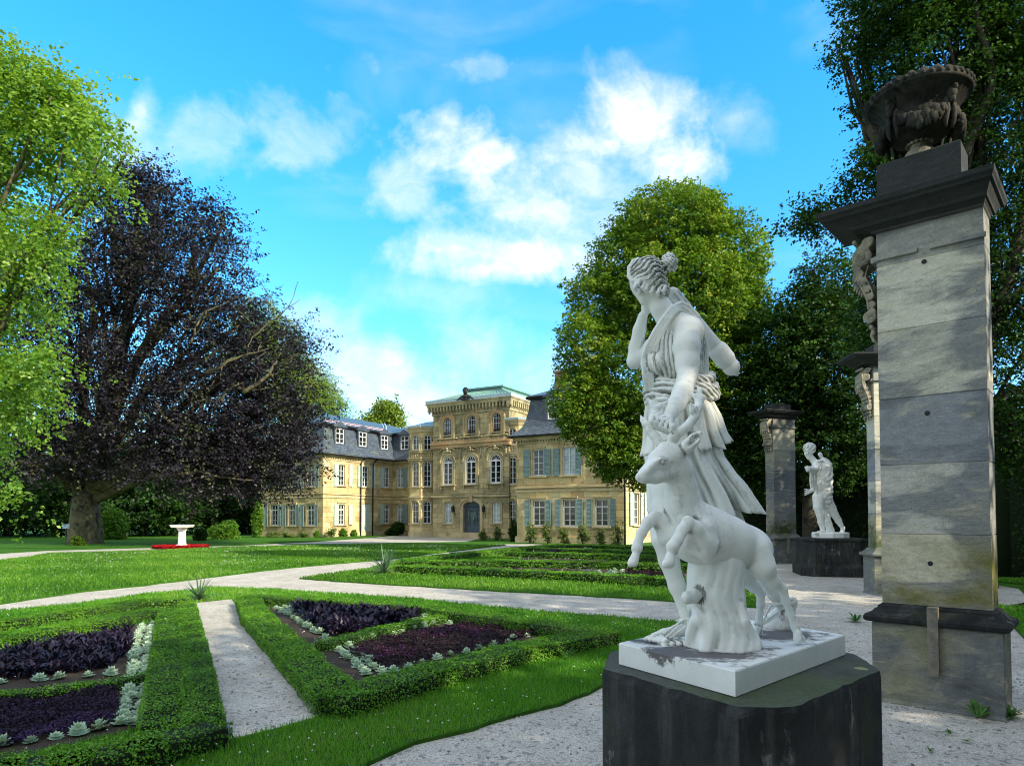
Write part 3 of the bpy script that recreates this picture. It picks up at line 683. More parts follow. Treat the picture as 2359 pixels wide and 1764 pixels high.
# ---- stair towers in the corners
def tower(c, R, ZTt, side):
    t_off = math.radians(22.5)
    base = [(c[0]+R*math.cos(math.radians(22.5+45*i)), c[1]+R*math.sin(math.radians(22.5+45*i))) for i in range(8)]
    # facets with outward normals at 270 (front), 315 (front right), 225 (front left), 0, 180
    faces = {}
    for ang in (180, 225, 270, 315, 0):
        am_ = math.radians(ang); h = R*math.sin(math.radians(22.5)); ap = R*math.cos(math.radians(22.5))
        mid = (c[0]+ap*math.cos(am_), c[1]+ap*math.sin(am_)); d = (-math.sin(am_), math.cos(am_))
        faces[ang] = (Face((mid[0]-d[0]*h, mid[1]-d[1]*h), d), 2*h)
    mw = MB()
    for ang, (fc, w) in faces.items():
        hs = []; ww = min(.62, w*.62); a0 = w/2-ww/2; a1 = w/2+ww/2
        for (z0, z1, rw) in ((1.15, 3.0, 3), (4.25, 6.35, 4), (7.35, 8.6, 2)):
            hs.append((a0, a1, z0, z1, 1))
            if ang in (270, 315, 225): window(fc, a0, a1, z0, z1, cols=2, rows=rw, arch=1, sur=.09, smat=M_trimg, fw=.05, rec=.10, sill=True)
        wall(mw, fc, 0, w, -.3, ZTt, hs if ang in (270, 315, 225) else [], .2)
    mw.build('stair_tower', M_sand, palace)
    mt = MB()
    def oc(s, z): return [(c[0]+(x-c[0])*s, c[1]+(y-c[1])*s, z) for x, y in base]
    for zs_ in ((-.3, .45, 1.05), (3.31, 3.48, 1.05)): mk = MB(); mk.rings([oc(zs_[2], zs_[0]), oc(zs_[2], zs_[1])]); mk.build('tower_moulding', M_trim, palace)
    mk = MB(); mk.rings([oc(1.08, 6.45), oc(1.08, 6.6), oc(1.14, 6.62), oc(1.14, 6.72)]); mk.build('tower_balcony_ledge', M_trim, palace)
    mt.rings([oc(1.07, 7.12), oc(1.07, 7.2)])
    mk = MB(); mk.rings([oc(1.05, ZTt-.32), oc(1.05, ZTt-.25), oc(1.10, ZTt-.12), oc(1.18, ZTt), oc(1.18, ZTt+.06)]); mk.build('tower_cornice', M_trim, palace)
    for ang, (fc, w) in faces.items():
        if ang in (270, 315, 225):
            for i in range(5): mt.lathe([(.03,0),(.05,.12),(.02,.25),(.04,.38)], fc.pos(w*(i+1)/6, 6.74, .05), 6)
    mt.build('tower_balustrade', M_trim, palace)
    mr = MB(); mr.rings([oc(1.20, ZTt+.062), oc(1.21, ZTt+.20), oc(1.1, ZTt+.24)]); mr.build('tower_roof', M_zinc, palace)
pB = loc((-8.2, 57.15, 0)); Rt = 1.42
tower((pB[0]+.15, pB[1]+1.15), Rt, 9.2, 0)
pR = loc((.40, 53.3, 0)); tower((pR[0]+.15, pR[1]+.35), Rt, 9.2, 1)

# ---- right wing
ur0 = 19.67; ur1 = 27.16; wR = -10.85
RE = Face((ur0, wR), (1, 0)); RS = Face((ur1, wR), (0, 1))
hE = []; hS = []
up = [(1227.7,1252.3,1034.5,1096),(1296.5,1325.4,1029.5,1094)]; gr = [(1229,1255.4,1152.4,1211),(1298,1326,1151,1212),(1371.8,1401,1150,1212)]
for i, q in enumerate(gr): a = pxr(RE, *q); hE.append((*a, 0)); window(RE, *a, cols=2, rows=4, trans=.73, smat=M_trim)
zu = None
for i, q in enumerate(up): a = pxr(RE, *q); zu = (a[2], a[3]); hE.append((*a, 0)); window(RE, *a, cols=2, rows=4, smat=M_trim, gm=(M_curt if i else M_glass), hood=False)
a = pxr(RE, *gr[2]); hE.append((a[0], a[1], zu[0], zu[1], 0)); window(RE, a[0], a[1], zu[0], zu[1], smat=M_trim, hood=False)
for q in ((1206.8,1222,1036,1098),(1254.8,1269.5,1034,1097),(1274.8,1288.5,1033,1096),(1327,1341,1031,1095),(1209.7,1222.7,1151.5,1212),(1257,1270.5,1151,1212),(1279,1292,1150.5,1212.5),(1328.5,1343,1149.5,1212.5),(1351.5,1365.5,1149,1212.5),(1404,1418,1148,1213)):
    shutter(RE, *pxr(RE, *q))
for k in (1.5, 4.2, 6.9, 9.6, 12.3):
    for (z0, z1) in ((1.2, 3.2), (zu[0], zu[1])):
        hS.append((k, k+1.0, z0, z1, 0))
        if k < 8: window(RS, k, k+1.0, z0, z1)
        for s0 in (k-.75, k+1.2): shutter(RS, s0, s0+.55, z0-.05, z1+.05, m=M_shutlit) if k < 5 else None
mb = MB(); wall(mb, RE, 0, ur1-ur0, -.3, 7.0, hE); wall(mb, RS, 0, 18.85, -.3, 7.0, hS)
mb.add([(ur0,wR,-.3),(ur0,8,-.3),(ur0,8,7),(ur0,wR,7)], [(0,3,2,1)]); mb.build('wall', M_sand, palace)
mb = MB()
for fc, L_ in ((RE, ur1-ur0), (RS, 18.8)):
    e0 = -.1; e1 = L_+(.0 if fc is RE else 0)
    course(mb, fc, e0, e1, 3.31, 3.44, .07); course(mb, fc, e0, e1, 3.56, 3.66, .11); course(mb, fc, e0, e1, 6.70, 6.88, .20); course(mb, fc, -.14, e1, 6.885, 6.94, .30)
    dentil(mb, fc, 0, L_, 6.58, 6.695, .13); course(mb, fc, 0, e1, 6.46, 6.58, .06); course(mb, fc, e0, e1, -.3, .42, .08)
mb.build('string_course', M_trim, palace)
mansard(ur0, ur1, wR, 8, dz=.006)
DR = Face((ur0, wR+.35), (1, 0))
for x in (1278, 1348.5): a, z = DR.px(x, 980); dormer(DR, a, 8.05, w=1.05, h=1.35)
DR2 = Face((ur1-.35, wR), (0, 1)); dormer(DR2, 3.2, 8.05); dormer(DR2, 7.2, 8.05)
mb = MB(); a, z = RE.px(1443, 1150); mb.tube([RE.pos(a-.05, 6.95, .3), RE.pos(a-.05, 6.5, .13), RE.pos(a-.05, -.1, .13)], .06, 8); mb.build('drainpipe', M_black, palace, True)
mb = MB(); mb.box(ur0+1.2, ur0+2.0, wR+3.2, wR+3.9, 10.2, 11.7); mb.box(ur0+1.1, ur0+2.1, wR+3.1, wR+4.0, 11.7, 11.85); mb.build('chimney', stone('chimney_brick', (.36,.2,.15), (.42,.26,.2), (.25,.15,.12), (.2,.18,.12), blocks=(.25,.08,.01)), palace)
# ================================================================ ground, paths, lawns
rng = np.random.default_rng(7)
def gp(pts, z=0.0): return [tuple(G(x, y, 0)[:2]) for x, y in pts]
def gravel():
    m, nt, b, o = nodes('gravel')
    tc = nt.nodes.new('ShaderNodeTexCoord'); v = nt.nodes.new('ShaderNodeTexVoronoi'); v.inputs['Scale'].default_value = 140; nt.links.new(tc.outputs['Object'], v.inputs['Vector'])
    v2 = nt.nodes.new('ShaderNodeTexVoronoi'); v2.inputs['Scale'].default_value = 30; nt.links.new(tc.outputs['Object'], v2.inputs['Vector'])
    sc = nt.nodes.new('ShaderNodeSeparateColor'); nt.links.new(v.outputs['Color'], sc.inputs[0]); sc2 = nt.nodes.new('ShaderNodeSeparateColor'); nt.links.new(v2.outputs['Color'], sc2.inputs[0])
    col = ramp(nt, sc.outputs[0], [(0, (.22,.21,.19)), (.35, (.40,.375,.33)), (.75, (.50,.47,.415)), (1., (.64,.61,.55))])
    col = mix(nt, ramp(nt, sc2.outputs[1], [(.90, 0.), (.93, .6)]), col, (.12,.12,.12))
    n = noise(nt, .55, 6, .6); col = mix(nt, ramp(nt, n, [(.55, 0.), (.75, .35)]), col, (.24,.22,.15))
    n2 = noise(nt, 2.2, 8, .65, dist=.6); col = mix(nt, mth(nt, 'MULTIPLY', ramp(nt, noise(nt, .9, 7, .65, off=(3,8,0), stretch=(1,.55,1)), [(.48, 0.), (.66, 1.)]), .42), col, (.27,.25,.205)); col = mix(nt, .45, col, ramp(nt, n2, [(.3,.3),(.7,.7)]), 'OVERLAY')
    setc(nt, b, col, .95, .15); bump(nt, b, v.outputs['Distance'], -.8, .012); return m
M_gravel = gravel()
def grassmat():
    m, nt, b, o = nodes('lawn')
    n = noise(nt, .35, 6, .6); n2 = noise(nt, 9, 9, .8); n3 = noise(nt, 1.6, 5, .6, off=(4,4,0))
    col = ramp(nt, n2, [(.25, (.014,.05,.005)), (.5, (.035,.12,.010)), (.8, (.09,.23,.022))])
    col = mix(nt, ramp(nt, n, [(.4, 0.), (.65, .45)]), col, (.07,.17,.02)); col = mix(nt, ramp(nt, n3, [(.5, 0.), (.72, .45)]), col, (.03,.075,.012))
    setc(nt, b, col, .9, .1); bump(nt, b, n2, .9, .04); return m
M_lawn = grassmat()
M_soil = speck('dark_soil', (.018,.013,.010), (.06,.045,.03), 25, .95, .8, .02)
def sheet(name, pts, z, mat, kind='structure', thick=None):
    bm = bmesh.new(); vs = [bm.verts.new((p[0], p[1], z)) for p in pts]; f = bm.faces.new(vs)
    if f.normal.z < 0: f.normal_flip()
    bm.normal_update()
    if f.normal.z < 0: bmesh.ops.reverse_faces(bm, faces=[f])
    if thick:
        r = bmesh.ops.extrude_face_region(bm, geom=[f]); vv = [g for g in r['geom'] if isinstance(g, bmesh.types.BMVert)]
        for v in vv: v.co.z += thick
    bmesh.ops.triangulate(bm, faces=bm.faces[:]); bmesh.ops.recalc_face_normals(bm, faces=bm.faces[:])
    me = bpy.data.meshes.new(name); bm.to_mesh(me); bm.free(); me.materials.append(mat)
    o = bpy.data.objects.new(name, me); link(o); tag(o, kind=kind); return o
ground_far = sheet('ground', [(-900,-300),(900,-300),(900,1500),(-900,1500)], -.012, M_lawn)
g2 = sheet('gravel_court', gp([(-1400,1294),(0,1275),(110,1268),(400,1260),(560,1256),(720,1248),(870,1237),(900,1234.5),(985,1231),(1100,1231.5),(1120,1236),(1075,1247),(1400,1250),(1800,1262)])+[(12,16),(7.5,9),(6.5,4.5),(6,-1),(-20,-1),(-26,10)], -.004, M_gravel)
def inpoly(x, y, poly):
    x = np.asarray(x); y = np.asarray(y); ins = np.zeros(x.shape, bool); n = len(poly)
    for i in range(n):
        x0, y0 = poly[i]; x1, y1 = poly[(i+1) % n]
        c = ((y0 > y) != (y1 > y)) & (x < (x1-x0)*(y-y0)/((y1-y0) if y1 != y0 else 1e-9)+x0); ins ^= c
    return ins
def wob(pts, amp=.03, step=.35, seed=0):
    """subdivide and roughen an outline a little"""
    r = np.random.default_rng(seed); out = []
    for i in range(len(pts)):
        a = np.array(pts[i]); b = np.array(pts[(i+1) % len(pts)]); L = np.linalg.norm(b-a); n = int(min(60, max(1, L/step)))
        for k in range(n):
            q = a+(b-a)*k/n
            out.append(tuple(q+(r.normal(0, amp, 2) if k else r.normal(0, amp*.3, 2))))
    return out
L1 = gp([(-500,1445),(0,1392),(163,1367.5),(399,1341),(610,1314.6),(734,1302.4),(885,1290),(1047,1270),(1130,1260),(1165,1256.2),(1000,1255.6),(750,1257),(541,1260.5),(353,1269),(110,1276),(70,1284),(0,1292),(-500,1340)])
L1 = wob(L1, .04, .4, 1); sheet('lawn', L1, -.004, M_lawn, thick=.03)
STR = gp([(560,1255.4),(720,1249.5),(870,1240),(900,1238),(1072,1247.6),(1455,1247.6),(1900,1254),(1900,1266),(1455,1256),(1270,1252.5),(1170,1252.8),(640,1255.2)])
sheet('grass_verge', [tuple(G(x,y)[:2]) for x,y in [(1060,1248.2),(1460,1247.5),(1900,1252),(1900,1266),(1455,1256.5),(1270,1252.6),(1170,1252.8),(700,1254.8),(640,1254.2)]], -.004, M_lawn, thick=.028)
BEDL = [tuple(G(x,y)[:2]) for x,y in [(560,1252.5),(602,1248),(744,1240),(850,1233.5),(878,1231.5),(800,1243),(700,1249)]]
sheet('grass_border', [tuple(G(x,y)[:2]) for x,y in [(0,1262),(-800,1262),(-800,1240),(602,1240),(744,1238),(870,1233),(880,1234),(800,1241),(700,1248),(560,1253),(380,1258),(200,1262)]], -.004, M_lawn, thick=.03)
L2 = gp([(689,1333),(852,1310.5),(925,1290),(1000,1282),(1129,1268),(1275,1254.8),(1400,1256.5),(1500,1259.5),(1640,1272),(1735,1330),(1748,1400),(1500,1382),(1300,1370),(1088,1359),(828,1343)])
L2 = wob(L2, .03, .35, 2); sheet('lawn', L2, -.004, M_lawn, thick=.03)
L3 = gp([(-700,1600),(-500,1490),(0,1409),(175,1394),(330,1371),(440,1362),(484,1355),(600,1359),(946,1380),(1210,1408),(1500,1430.5),(1610,1442),(1500,1530),(1389,1583),(1292,1624),(1125,1668.6),(954,1717),(844,1764),(700,1860),(500,2050),(-500,2200)])
L3 = wob(L3, .035, .22, 3); sheet('lawn', L3, -.004, M_lawn, thick=.03)
BP = gp([(442.6,1392.7),(533,1383),(602,1481),(667,1558.7),(735,1655),(765,1648),(620,1695),(531,1711),(517,1664.5),(504.5,1620),(484,1526),(451.6,1420)])
BP = gp([(442.6,1392.7),(533,1383),(602,1481),(667,1558.7),(728,1652),(770,1646),(640,1684),(530,1711),(488,1716),(506,1690),(517,1664.5),(504.5,1620),(484,1526),(451.6,1420)])
sheet('gravel_path', BP, .026, M_gravel, thick=.006)
LR = gp([(2272,1337),(2500,1360),(2600,1560),(2359,1470),(2290,1400)]); sheet('lawn', LR+[(30,12),(30,18)], -.004, M_lawn, thick=.03)

def gl_(*pts): return [tuple(G(x, y)[:2]) for x, y in pts]
# ---- leaf and blade scatterers
def leaf_quads(Pc, size, rg, up=.4, aspect=.55, normal=None, nb=.0):
    """diamond leaves centred at Pc"""
    n = len(Pc); d = rg.normal(size=(n, 3))
    nm = rg.normal(size=(n, 3)); nm[:, 2] = np.abs(nm[:, 2])+up
    if normal is not None: nm = nm*(1-nb)+normal*nb*1.6
    nm /= np.linalg.norm(nm, axis=1, keepdims=True)
    a = np.cross(nm, d); a /= np.linalg.norm(a, axis=1, keepdims=True)+1e-9; b = np.cross(nm, a)
    s = size*rg.uniform(.65, 1.25, (n, 1))
    bend = nm*s*.18
    V = np.stack([Pc-a*s*.5, Pc+b*s*.5*aspect+bend, Pc+a*s*.5, Pc-b*s*.5*aspect+bend], 1).reshape(-1, 3)
    return V, np.arange(4*n).reshape(-1, 4)
def blades(name, poly, dens, h, w, mat, seed, box=None, ydmax=None, z=.024, lean=.5, dfall=None):
    r = np.random.default_rng(seed); A = np.array(poly); lo = A.min(0); hi = A.max(0)
    if box: lo = np.maximum(lo, box[0]); hi = np.minimum(hi, box[1])
    n = int((hi-lo).prod()*dens); x = r.uniform(lo[0], hi[0], n); y = r.uniform(lo[1], hi[1], n)
    k = inpoly(x, y, poly) & (y > .5) & (np.abs(x/np.maximum(y, .1)) < .80)
    if box and len(box) > 2: k &= box[2](x, y)
    k &= ~inpoly(x, y, SOILN) & ~inpoly(x, y, SOILL) & ~inpoly(x, y, SOILF)
    x, y = x[k], y[k]; n = len(x)
    if dfall: kk = r.uniform(0, 1, n) < np.clip((dfall/np.maximum(y, .1))**1.5, .05, 1); x, y = x[kk], y[kk]; n = len(x)
    if n == 0: return None
    t = r.uniform(0, 2*math.pi, n); dx, dy = np.cos(t), np.sin(t); sc = np.maximum(1, y/9.0)
    hh = h*r.uniform(.5, 1.3, n)*np.minimum(sc, 1.8)**.5; ww = w*sc*r.uniform(.7, 1.3, n); ln = r.uniform(.1, lean, n)*hh; t2 = r.uniform(0, 2*math.pi, n)
    B = np.stack([x, y, np.full(n, z)], 1); D = np.stack([dx, dy, 0*x], 1)*ww[:, None]*.5; T = B+np.stack([np.cos(t2)*ln, np.sin(t2)*ln, hh], 1)
    M_ = (B+T)/2+np.array([0, 0, 1])*hh[:, None]*.1
    V = np.stack([B-D, B+D, M_+D*.8, M_-D*.8, T], 1).reshape(-1, 3); i = np.arange(n)*5
    Q = np.stack([i, i+1, i+2, i+3], 1); T3 = np.stack([i+3, i+2, i+4, i+4], 1)
    Tq = np.stack([i+3, i+2, i+4], 1)
    tint = np.clip(r.uniform(0, .75, n)+.16*(np.sin(x*.9+y*.5)+np.sin(y*1.1-x*.4+2)*.8)+.10*np.sin(x*4+np.sin(y*3)*2)+.12, 0, 1)
    # triangles only, to keep one polygon size
    F3 = np.concatenate([np.stack([i, i+1, i+2], 1), np.stack([i, i+2, i+3], 1), Tq])
    o = np_mesh(name, V, F3, mat, tint=np.concatenate([tint]*3)); tag(o, kind='stuff'); return o
M_blade = leafmat('grass_blade', (.025,.12,.008), (.13,.35,.025), .35, .6, warm=(.22,.30,.06))
M_blade_s = leafmat('sunny_grass_blade', (.025,.10,.006), (.115,.28,.022), .35, .6, warm=(.20,.31,.05))
BPn = BP
SOILN = gl_((600,1388),(1000,1408),(1330,1452),(1180,1490),(960,1545),(800,1590),(700,1500)); SOILL = gl_((-200,1500),(60,1490),(330,1440),(370,1440),(350,1680),(0,1760),(-250,1800)); SOILF = gl_((960,1326),(1100,1308),(1290,1268),(1660,1280),(1720,1350),(1500,1348))
g = blades('grass', L3, 3600, .045, .006, M_blade, 11, box=((-4.5,3.5),(3.5,9.5), lambda x, y: ~inpoly(x, y, BPn)), lean=.8); tag(g, 'short green grass of the near lawn round the flower beds', 'grass')
g = blades('grass', L3, 900, .045, .012, M_blade, 12, box=((-22,9.5),(4,18), lambda x, y: ~inpoly(x, y, BPn)), lean=.8); tag(g, 'grass strip behind the near flower beds along the path', 'grass')
g = blades('grass', L1, 330, .05, .014, M_blade_s, 13, lean=.8); tag(g, 'sunlit grass of the large open lawn', 'grass')
g = blades('grass', L2, 420, .05, .013, M_blade_s, 14, lean=.8); tag(g, 'grass round the far flower beds', 'grass')
g = blades('grass', LR+[(30,12),(30,18)], 700, .06, .014, M_blade, 15, lean=.8); tag(g, 'shaded grass behind the near stone pillar', 'grass') if g else None
# clover heads
M_clover = speck('white_clover', (.62,.63,.56), (.8,.8,.74), 30, .8)
def clover(poly, n, seed, size, where, label, ymax=99):
    r = np.random.default_rng(seed); A = np.array(poly); lo = A.min(0); hi = A.max(0); pts = []
    x = r.uniform(lo[0], hi[0], n*8); y = r.uniform(lo[1], hi[1], n*8)
    dens = np.sin(x*1.1+y*.5)+np.sin(y*1.3-x*.7)+r.normal(0, .7, len(x))
    k = inpoly(x, y, poly) & (dens > .1) & where(x, y) & (np.abs(x/np.maximum(y, .1)) < .8); x, y = x[k][:n], y[k][:n]; n = len(x)
    s = size*r.uniform(.6, 1.2, n)*np.maximum(1, y/14); c = np.stack([x, y, .06+r.uniform(0, .03, n)], 1)
    off = np.array([(1,0,0),(-1,0,0),(0,1,0),(0,-1,0),(0,0,.9),(0,0,-.9)])*.5
    V = (c[:, None, :]+off[None]*s[:, None, None]).reshape(-1, 3); tri = np.array([(0,2,4),(2,1,4),(1,3,4),(3,0,4),(2,0,5),(1,2,5),(3,1,5),(0,3,5)])
    Fx = (np.arange(n)[:, None, None]*6+tri[None]).reshape(-1, 3); o = np_mesh('clover_flowers', V, Fx, M_clover); tag(o, label, 'clover flowers', kind='stuff')
tr_ = lambda x, y: (x > -99)
clover(L1, 1500, 21, .017, tr_, 'white clover heads sprinkled over the large lawn')
clover(L2, 600, 22, .018, tr_, 'white clover heads in the grass before the far beds')
clover(L3, 700, 23, .016, lambda x, y: ~inpoly(x, y, BPn), 'white clover heads in the near grass')
# ---- box hedges
M_box = leafmat('box_leaf', (.012,.065,.005), (.15,.37,.02), .22, .5, warm=(.18,.32,.03))
M_core = speck('hedge_twigs', (.006,.014,.004), (.015,.03,.008), 20, .95)
def hedge(label, lines, w, h, dens, leaf, seed, group=None, name='box_hedge'):
    r = np.random.default_rng(seed); Pc = []; Nn = []; mb = MB()
    for ln in lines:
        wd = w
        if len(ln[0]) == 1: wd = ln[0][0]; ln = ln[1:]
        pts = [np.array(p) for p in ln]
        for a, b in zip(pts[:-1], pts[1:]):
            L = np.linalg.norm(b-a); d = (b-a)/L; nrm = np.array([-d[1], d[0]])
            n = int(L*(wd+2*h)*dens); s = r.uniform(-wd*.35, L+wd*.35, n); q = r.uniform(0, wd+2*h, n)
            off = np.where(q < h, -wd/2, np.where(q > h+wd, wd/2, q-h-wd/2)); z = np.where(q < h, q, np.where(q > h+wd, wd+2*h-q, h))
            nx = np.where(q < h, -1., np.where(q > h+wd, 1., 0.)); nz = np.where(nx == 0, 1., .15)
            lump = .10*np.sin(s*5.1+off*3+seed)+.07*np.sin(s*11.3+seed*2+off*9)+r.normal(0, .05, n)
            off = off*(1+lump*.35)*(1-.10*(z/h)**3*(nx != 0)); z = z*(1+lump*.45)+r.normal(0, .008, n)
            Pc.append(np.stack([a[0]+d[0]*s+nrm[0]*off, a[1]+d[1]*s+nrm[1]*off, np.maximum(z, .005)], 1)); Nn.append(np.stack([nrm[0]*nx, nrm[1]*nx, nz], 1))
            # end caps
            for e, dd_ in ((a, -d), (b, d)):
                m_ = int(wd*h*dens*1.0); o2 = r.uniform(-wd/2, wd/2, m_); z2 = r.uniform(0, h, m_); base = e+dd_*wd*.36
                Pc.append(np.stack([base[0]+nrm[0]*o2, base[1]+nrm[1]*o2, z2], 1)); Nn.append(np.tile(np.array([dd_[0], dd_[1], .2]), (m_, 1)))
            c = [a-d*wd*.3+nrm*wd*.42, a-d*wd*.3-nrm*wd*.42, b+d*wd*.3-nrm*wd*.42, b+d*wd*.3+nrm*wd*.42]; mb.prism(c, 0.0, h*.86)
    Pc = np.concatenate(Pc); Nn = np.concatenate(Nn); V, Q = leaf_quads(Pc, leaf, r, .2, .62, Nn, .45)
    tint = np.clip(r.normal(.45, .22, len(Q))+.18*np.sin(Pc[:, 0]*2.3+Pc[:, 1]*1.7)+.12*np.sin(Pc[:, 0]*7-Pc[:, 1]*5), 0, 1)
    n0 = len(V); cv = np.array(mb.v); cf = np.array([f if len(f) == 4 else f for f in mb.f if len(f) == 4])
    V = np.concatenate([V, cv]); Q2 = np.concatenate([Q, cf+n0]); mi = np.concatenate([np.zeros(len(Q), int), np.ones(len(cf), int)])
    o = np_mesh(name, V, Q2, [M_box, M_core], tint=np.concatenate([tint, np.zeros(len(cf))]), midx=mi)
    tag(o, label, 'hedge', group); return o
def gl(*pts): return [tuple(G(x, y)[:2]) for x, y in pts]
# near bed: triangular ring
def glh(h, *pts): return [tuple(G(x, y, h)[:2]) for x, y in pts]
hedge('clipped box hedge ringing the near triangular flower bed', [glh(.2,(575,1372),(722,1377),(966,1394),(1210,1427),(1385,1450)), glh(.2,(1385,1453),(1210,1484),(1007,1534),(790,1592)), glh(.2,(775,1588),(692,1506),(590,1412),(572,1374))], .42, .20, 4200, .024, 31)
hedge('low box ribbon between the dark plants and the purple plants of the near bed', [glh(.14,(752,1476),(850,1452),(960,1427),(1030,1414)), [(.18,)]+glh(.14,(990,1412),(1130,1414),(1250,1430))], .26, .14, 4200, .022, 32)
# left bed
hedge('clipped box hedge round the left flower bed beside the short gravel path', [glh(.19,(431,1388),(441,1450),(452,1510),(468,1640)), [(.36,)]+glh(.19,(466,1668),(325,1707),(163,1737),(0,1757),(-90,1768)), glh(.19,(423,1377),(325,1382),(163,1404),(0,1429),(-200,1462))], .30, .19, 4300, .023, 33)
hedge('second, wider box hedge inside the left bed, next to the pale rosettes', [glh(.17,(394,1402),(391,1500),(385,1650)), glh(.17,(346,1404),(163,1437),(0,1469),(-150,1500))], .40, .17, 4000, .023, 34)
hedge('box ribbon between the two dark plantings of the left bed', [glh(.13,(330,1552),(190,1574),(0,1596),(-200,1618))], .22, .13, 4000, .021, 35)
# far beds
hedge('long front box hedge of the far flower beds', [gl((930,1322),(1100,1330),(1300,1340),(1500,1352),(1700,1368))], .5, .26, 1100, .05, 36)
hedge('middle box hedge of the far beds behind the dark purple row', [gl((950,1308),(1150,1306),(1400,1311),(1700,1322))], .8, .24, 900, .055, 37)
hedge('box hedge at the back left of the far flower beds', [gl((950,1303),(1060,1288),(1180,1275),(1290,1266)), gl((1180,1284),(1400,1290),(1680,1302))], .7, .24, 800, .06, 38)
hedge('rear box hedge of the far beds nearest the palace', [gl((1290,1264),(1400,1266),(1500,1269),(1640,1280)), gl((1240,1272),(1400,1277),(1660,1290))], .8, .22, 700, .06, 39)
# ---- dark and purple bedding
M_dark = leafmat('dark_purple_strap_leaf', (.006,.004,.012), (.030,.018,.052), .06, .45, spec=.4)
M_purp = leafmat('purple_bedding_leaf', (.012,.008,.009), (.036,.013,.028), .12, .6, warm=(.20,.03,.18))
M_pv = leafmat('violet_bedding_leaf', (.012,.009,.016), (.045,.02,.07), .15, .6, warm=(.10,.04,.22))
def straps(label, poly, n, h, seed):
    r = np.random.default_rng(seed); A = np.array(poly); lo = A.min(0); hi = A.max(0); x = r.uniform(lo[0], hi[0], n*6); y = r.uniform(lo[1], hi[1], n*6)
    k = inpoly(x, y, poly); x, y = x[k][:n], y[k][:n]; V = []; T = []
    for xx, yy in zip(x, y):
        hh = h*r.uniform(.7, 1.15)
        for j in range(16):
            t = r.uniform(0, 6.28); e = r.uniform(.3, 1.25); ln = hh*r.uniform(.35, .75); d = np.array([math.cos(t)*math.cos(e), math.sin(t)*math.cos(e), math.sin(e)]); s = np.array([-math.sin(t), math.cos(t), 0])*ln*.11
            b = np.array([xx, yy, hh*r.uniform(.0, .45)]); m_ = b+d*ln*.5; tp = b+d*ln+np.array([0, 0, -ln*.25]); V += [b, m_+s, tp, m_-s]; T.append(r.uniform(0, 1))
    V = np.array(V); o = np_mesh('dark_foliage_plants', V, np.arange(len(V)).reshape(-1, 4), M_dark, tint=T); tag(o, label, 'bedding plants', kind='stuff')
def lowbed(label, poly, n, h, leaf, mat, seed):
    r = np.random.default_rng(seed); A = np.array(poly); lo = A.min(0); hi = A.max(0); x = r.uniform(lo[0], hi[0], n*5); y = r.uniform(lo[1], hi[1], n*5)
    k = inpoly(x, y, poly); x, y = x[k][:n], y[k][:n]; z = h*(.35+.4*np.abs(np.sin(x*6)*np.sin(y*7+1)))+r.uniform(0, .03, len(x)); Pc = np.stack([x, y, z], 1)
    V, Q = leaf_quads(Pc, leaf, r, .6, .6); f = np.clip(r.normal(.3, .2, len(Q))+.35*(np.sin(x*2.1+y)*np.sin(y*2.7-x) > .42), 0, 1)
    o = np_mesh('purple_bedding_plants', V, Q, mat, tint=f); tag(o, label, 'bedding plants', kind='stuff')
S_ = lambda nm, pts: sheet(nm, gl(*pts), .027, M_soil, thick=.006)
S_('soil', [(600,1388),(1000,1408),(1330,1452),(1180,1490),(960,1545),(800,1590),(700,1500)]); S_('soil', [(-200,1500),(60,1490),(330,1440),(370,1440),(350,1680),(0,1760),(-250,1800)])
S_('soil', [(960,1326),(1100,1308),(1290,1268),(1660,1280),(1720,1350),(1500,1348)])
pA = gl((672,1408),(965,1428),(935,1444),(850,1464),(770,1474),(725,1452)); straps('dark strap-leaved plants in the back of the near bed', pA, 520, .30, 41)
pB_ = gl((-150,1560),(0,1518),(143,1486),(300,1454),(300,1505),(262,1540),(120,1566),(0,1576),(-150,1600)); straps('dark strap-leaved plants in the left bed', pB_, 620, .22, 42)
pC = gl((1160,1321),(1330,1326),(1358,1330),(1300,1334),(1160,1330)); straps('dark plants in a row between the far hedges', pC, 90, .26, 43)
pD = gl((1170,1280),(1290,1274),(1310,1279),(1180,1287)); straps('dark plants at the back left of the far beds', pD, 80, .3, 44)
lowbed('low purple plants in the front of the near bed', gl((798,1506),(900,1474),(1068,1445),(1265,1461),(1175,1488),(1007,1522),(882,1553)), 19000, .13, .028, M_purp, 45)
lowbed('low dark violet plants in the front of the left bed', gl((-150,1640),(0,1618),(268,1588),(275,1672),(163,1698),(40,1728),(-200,1760)), 18000, .12, .026, M_pv, 46)
lowbed('low purple plants of the far bed left of the deer statue', gl((1440,1320),(1560,1326),(1560,1338),(1420,1334)), 2500, .18, .05, M_purp, 47)
lowbed('magenta plants in the rearmost far bed', gl((1262,1263),(1350,1262),(1345,1269),(1275,1269)), 1600, .22, .07, M_purp, 48)
lowbed('purple plants between the rear hedges, left of the raised hoof', gl((1390,1282),(1480,1284),(1475,1291),(1400,1289)), 1600, .2, .06, M_purp, 49)
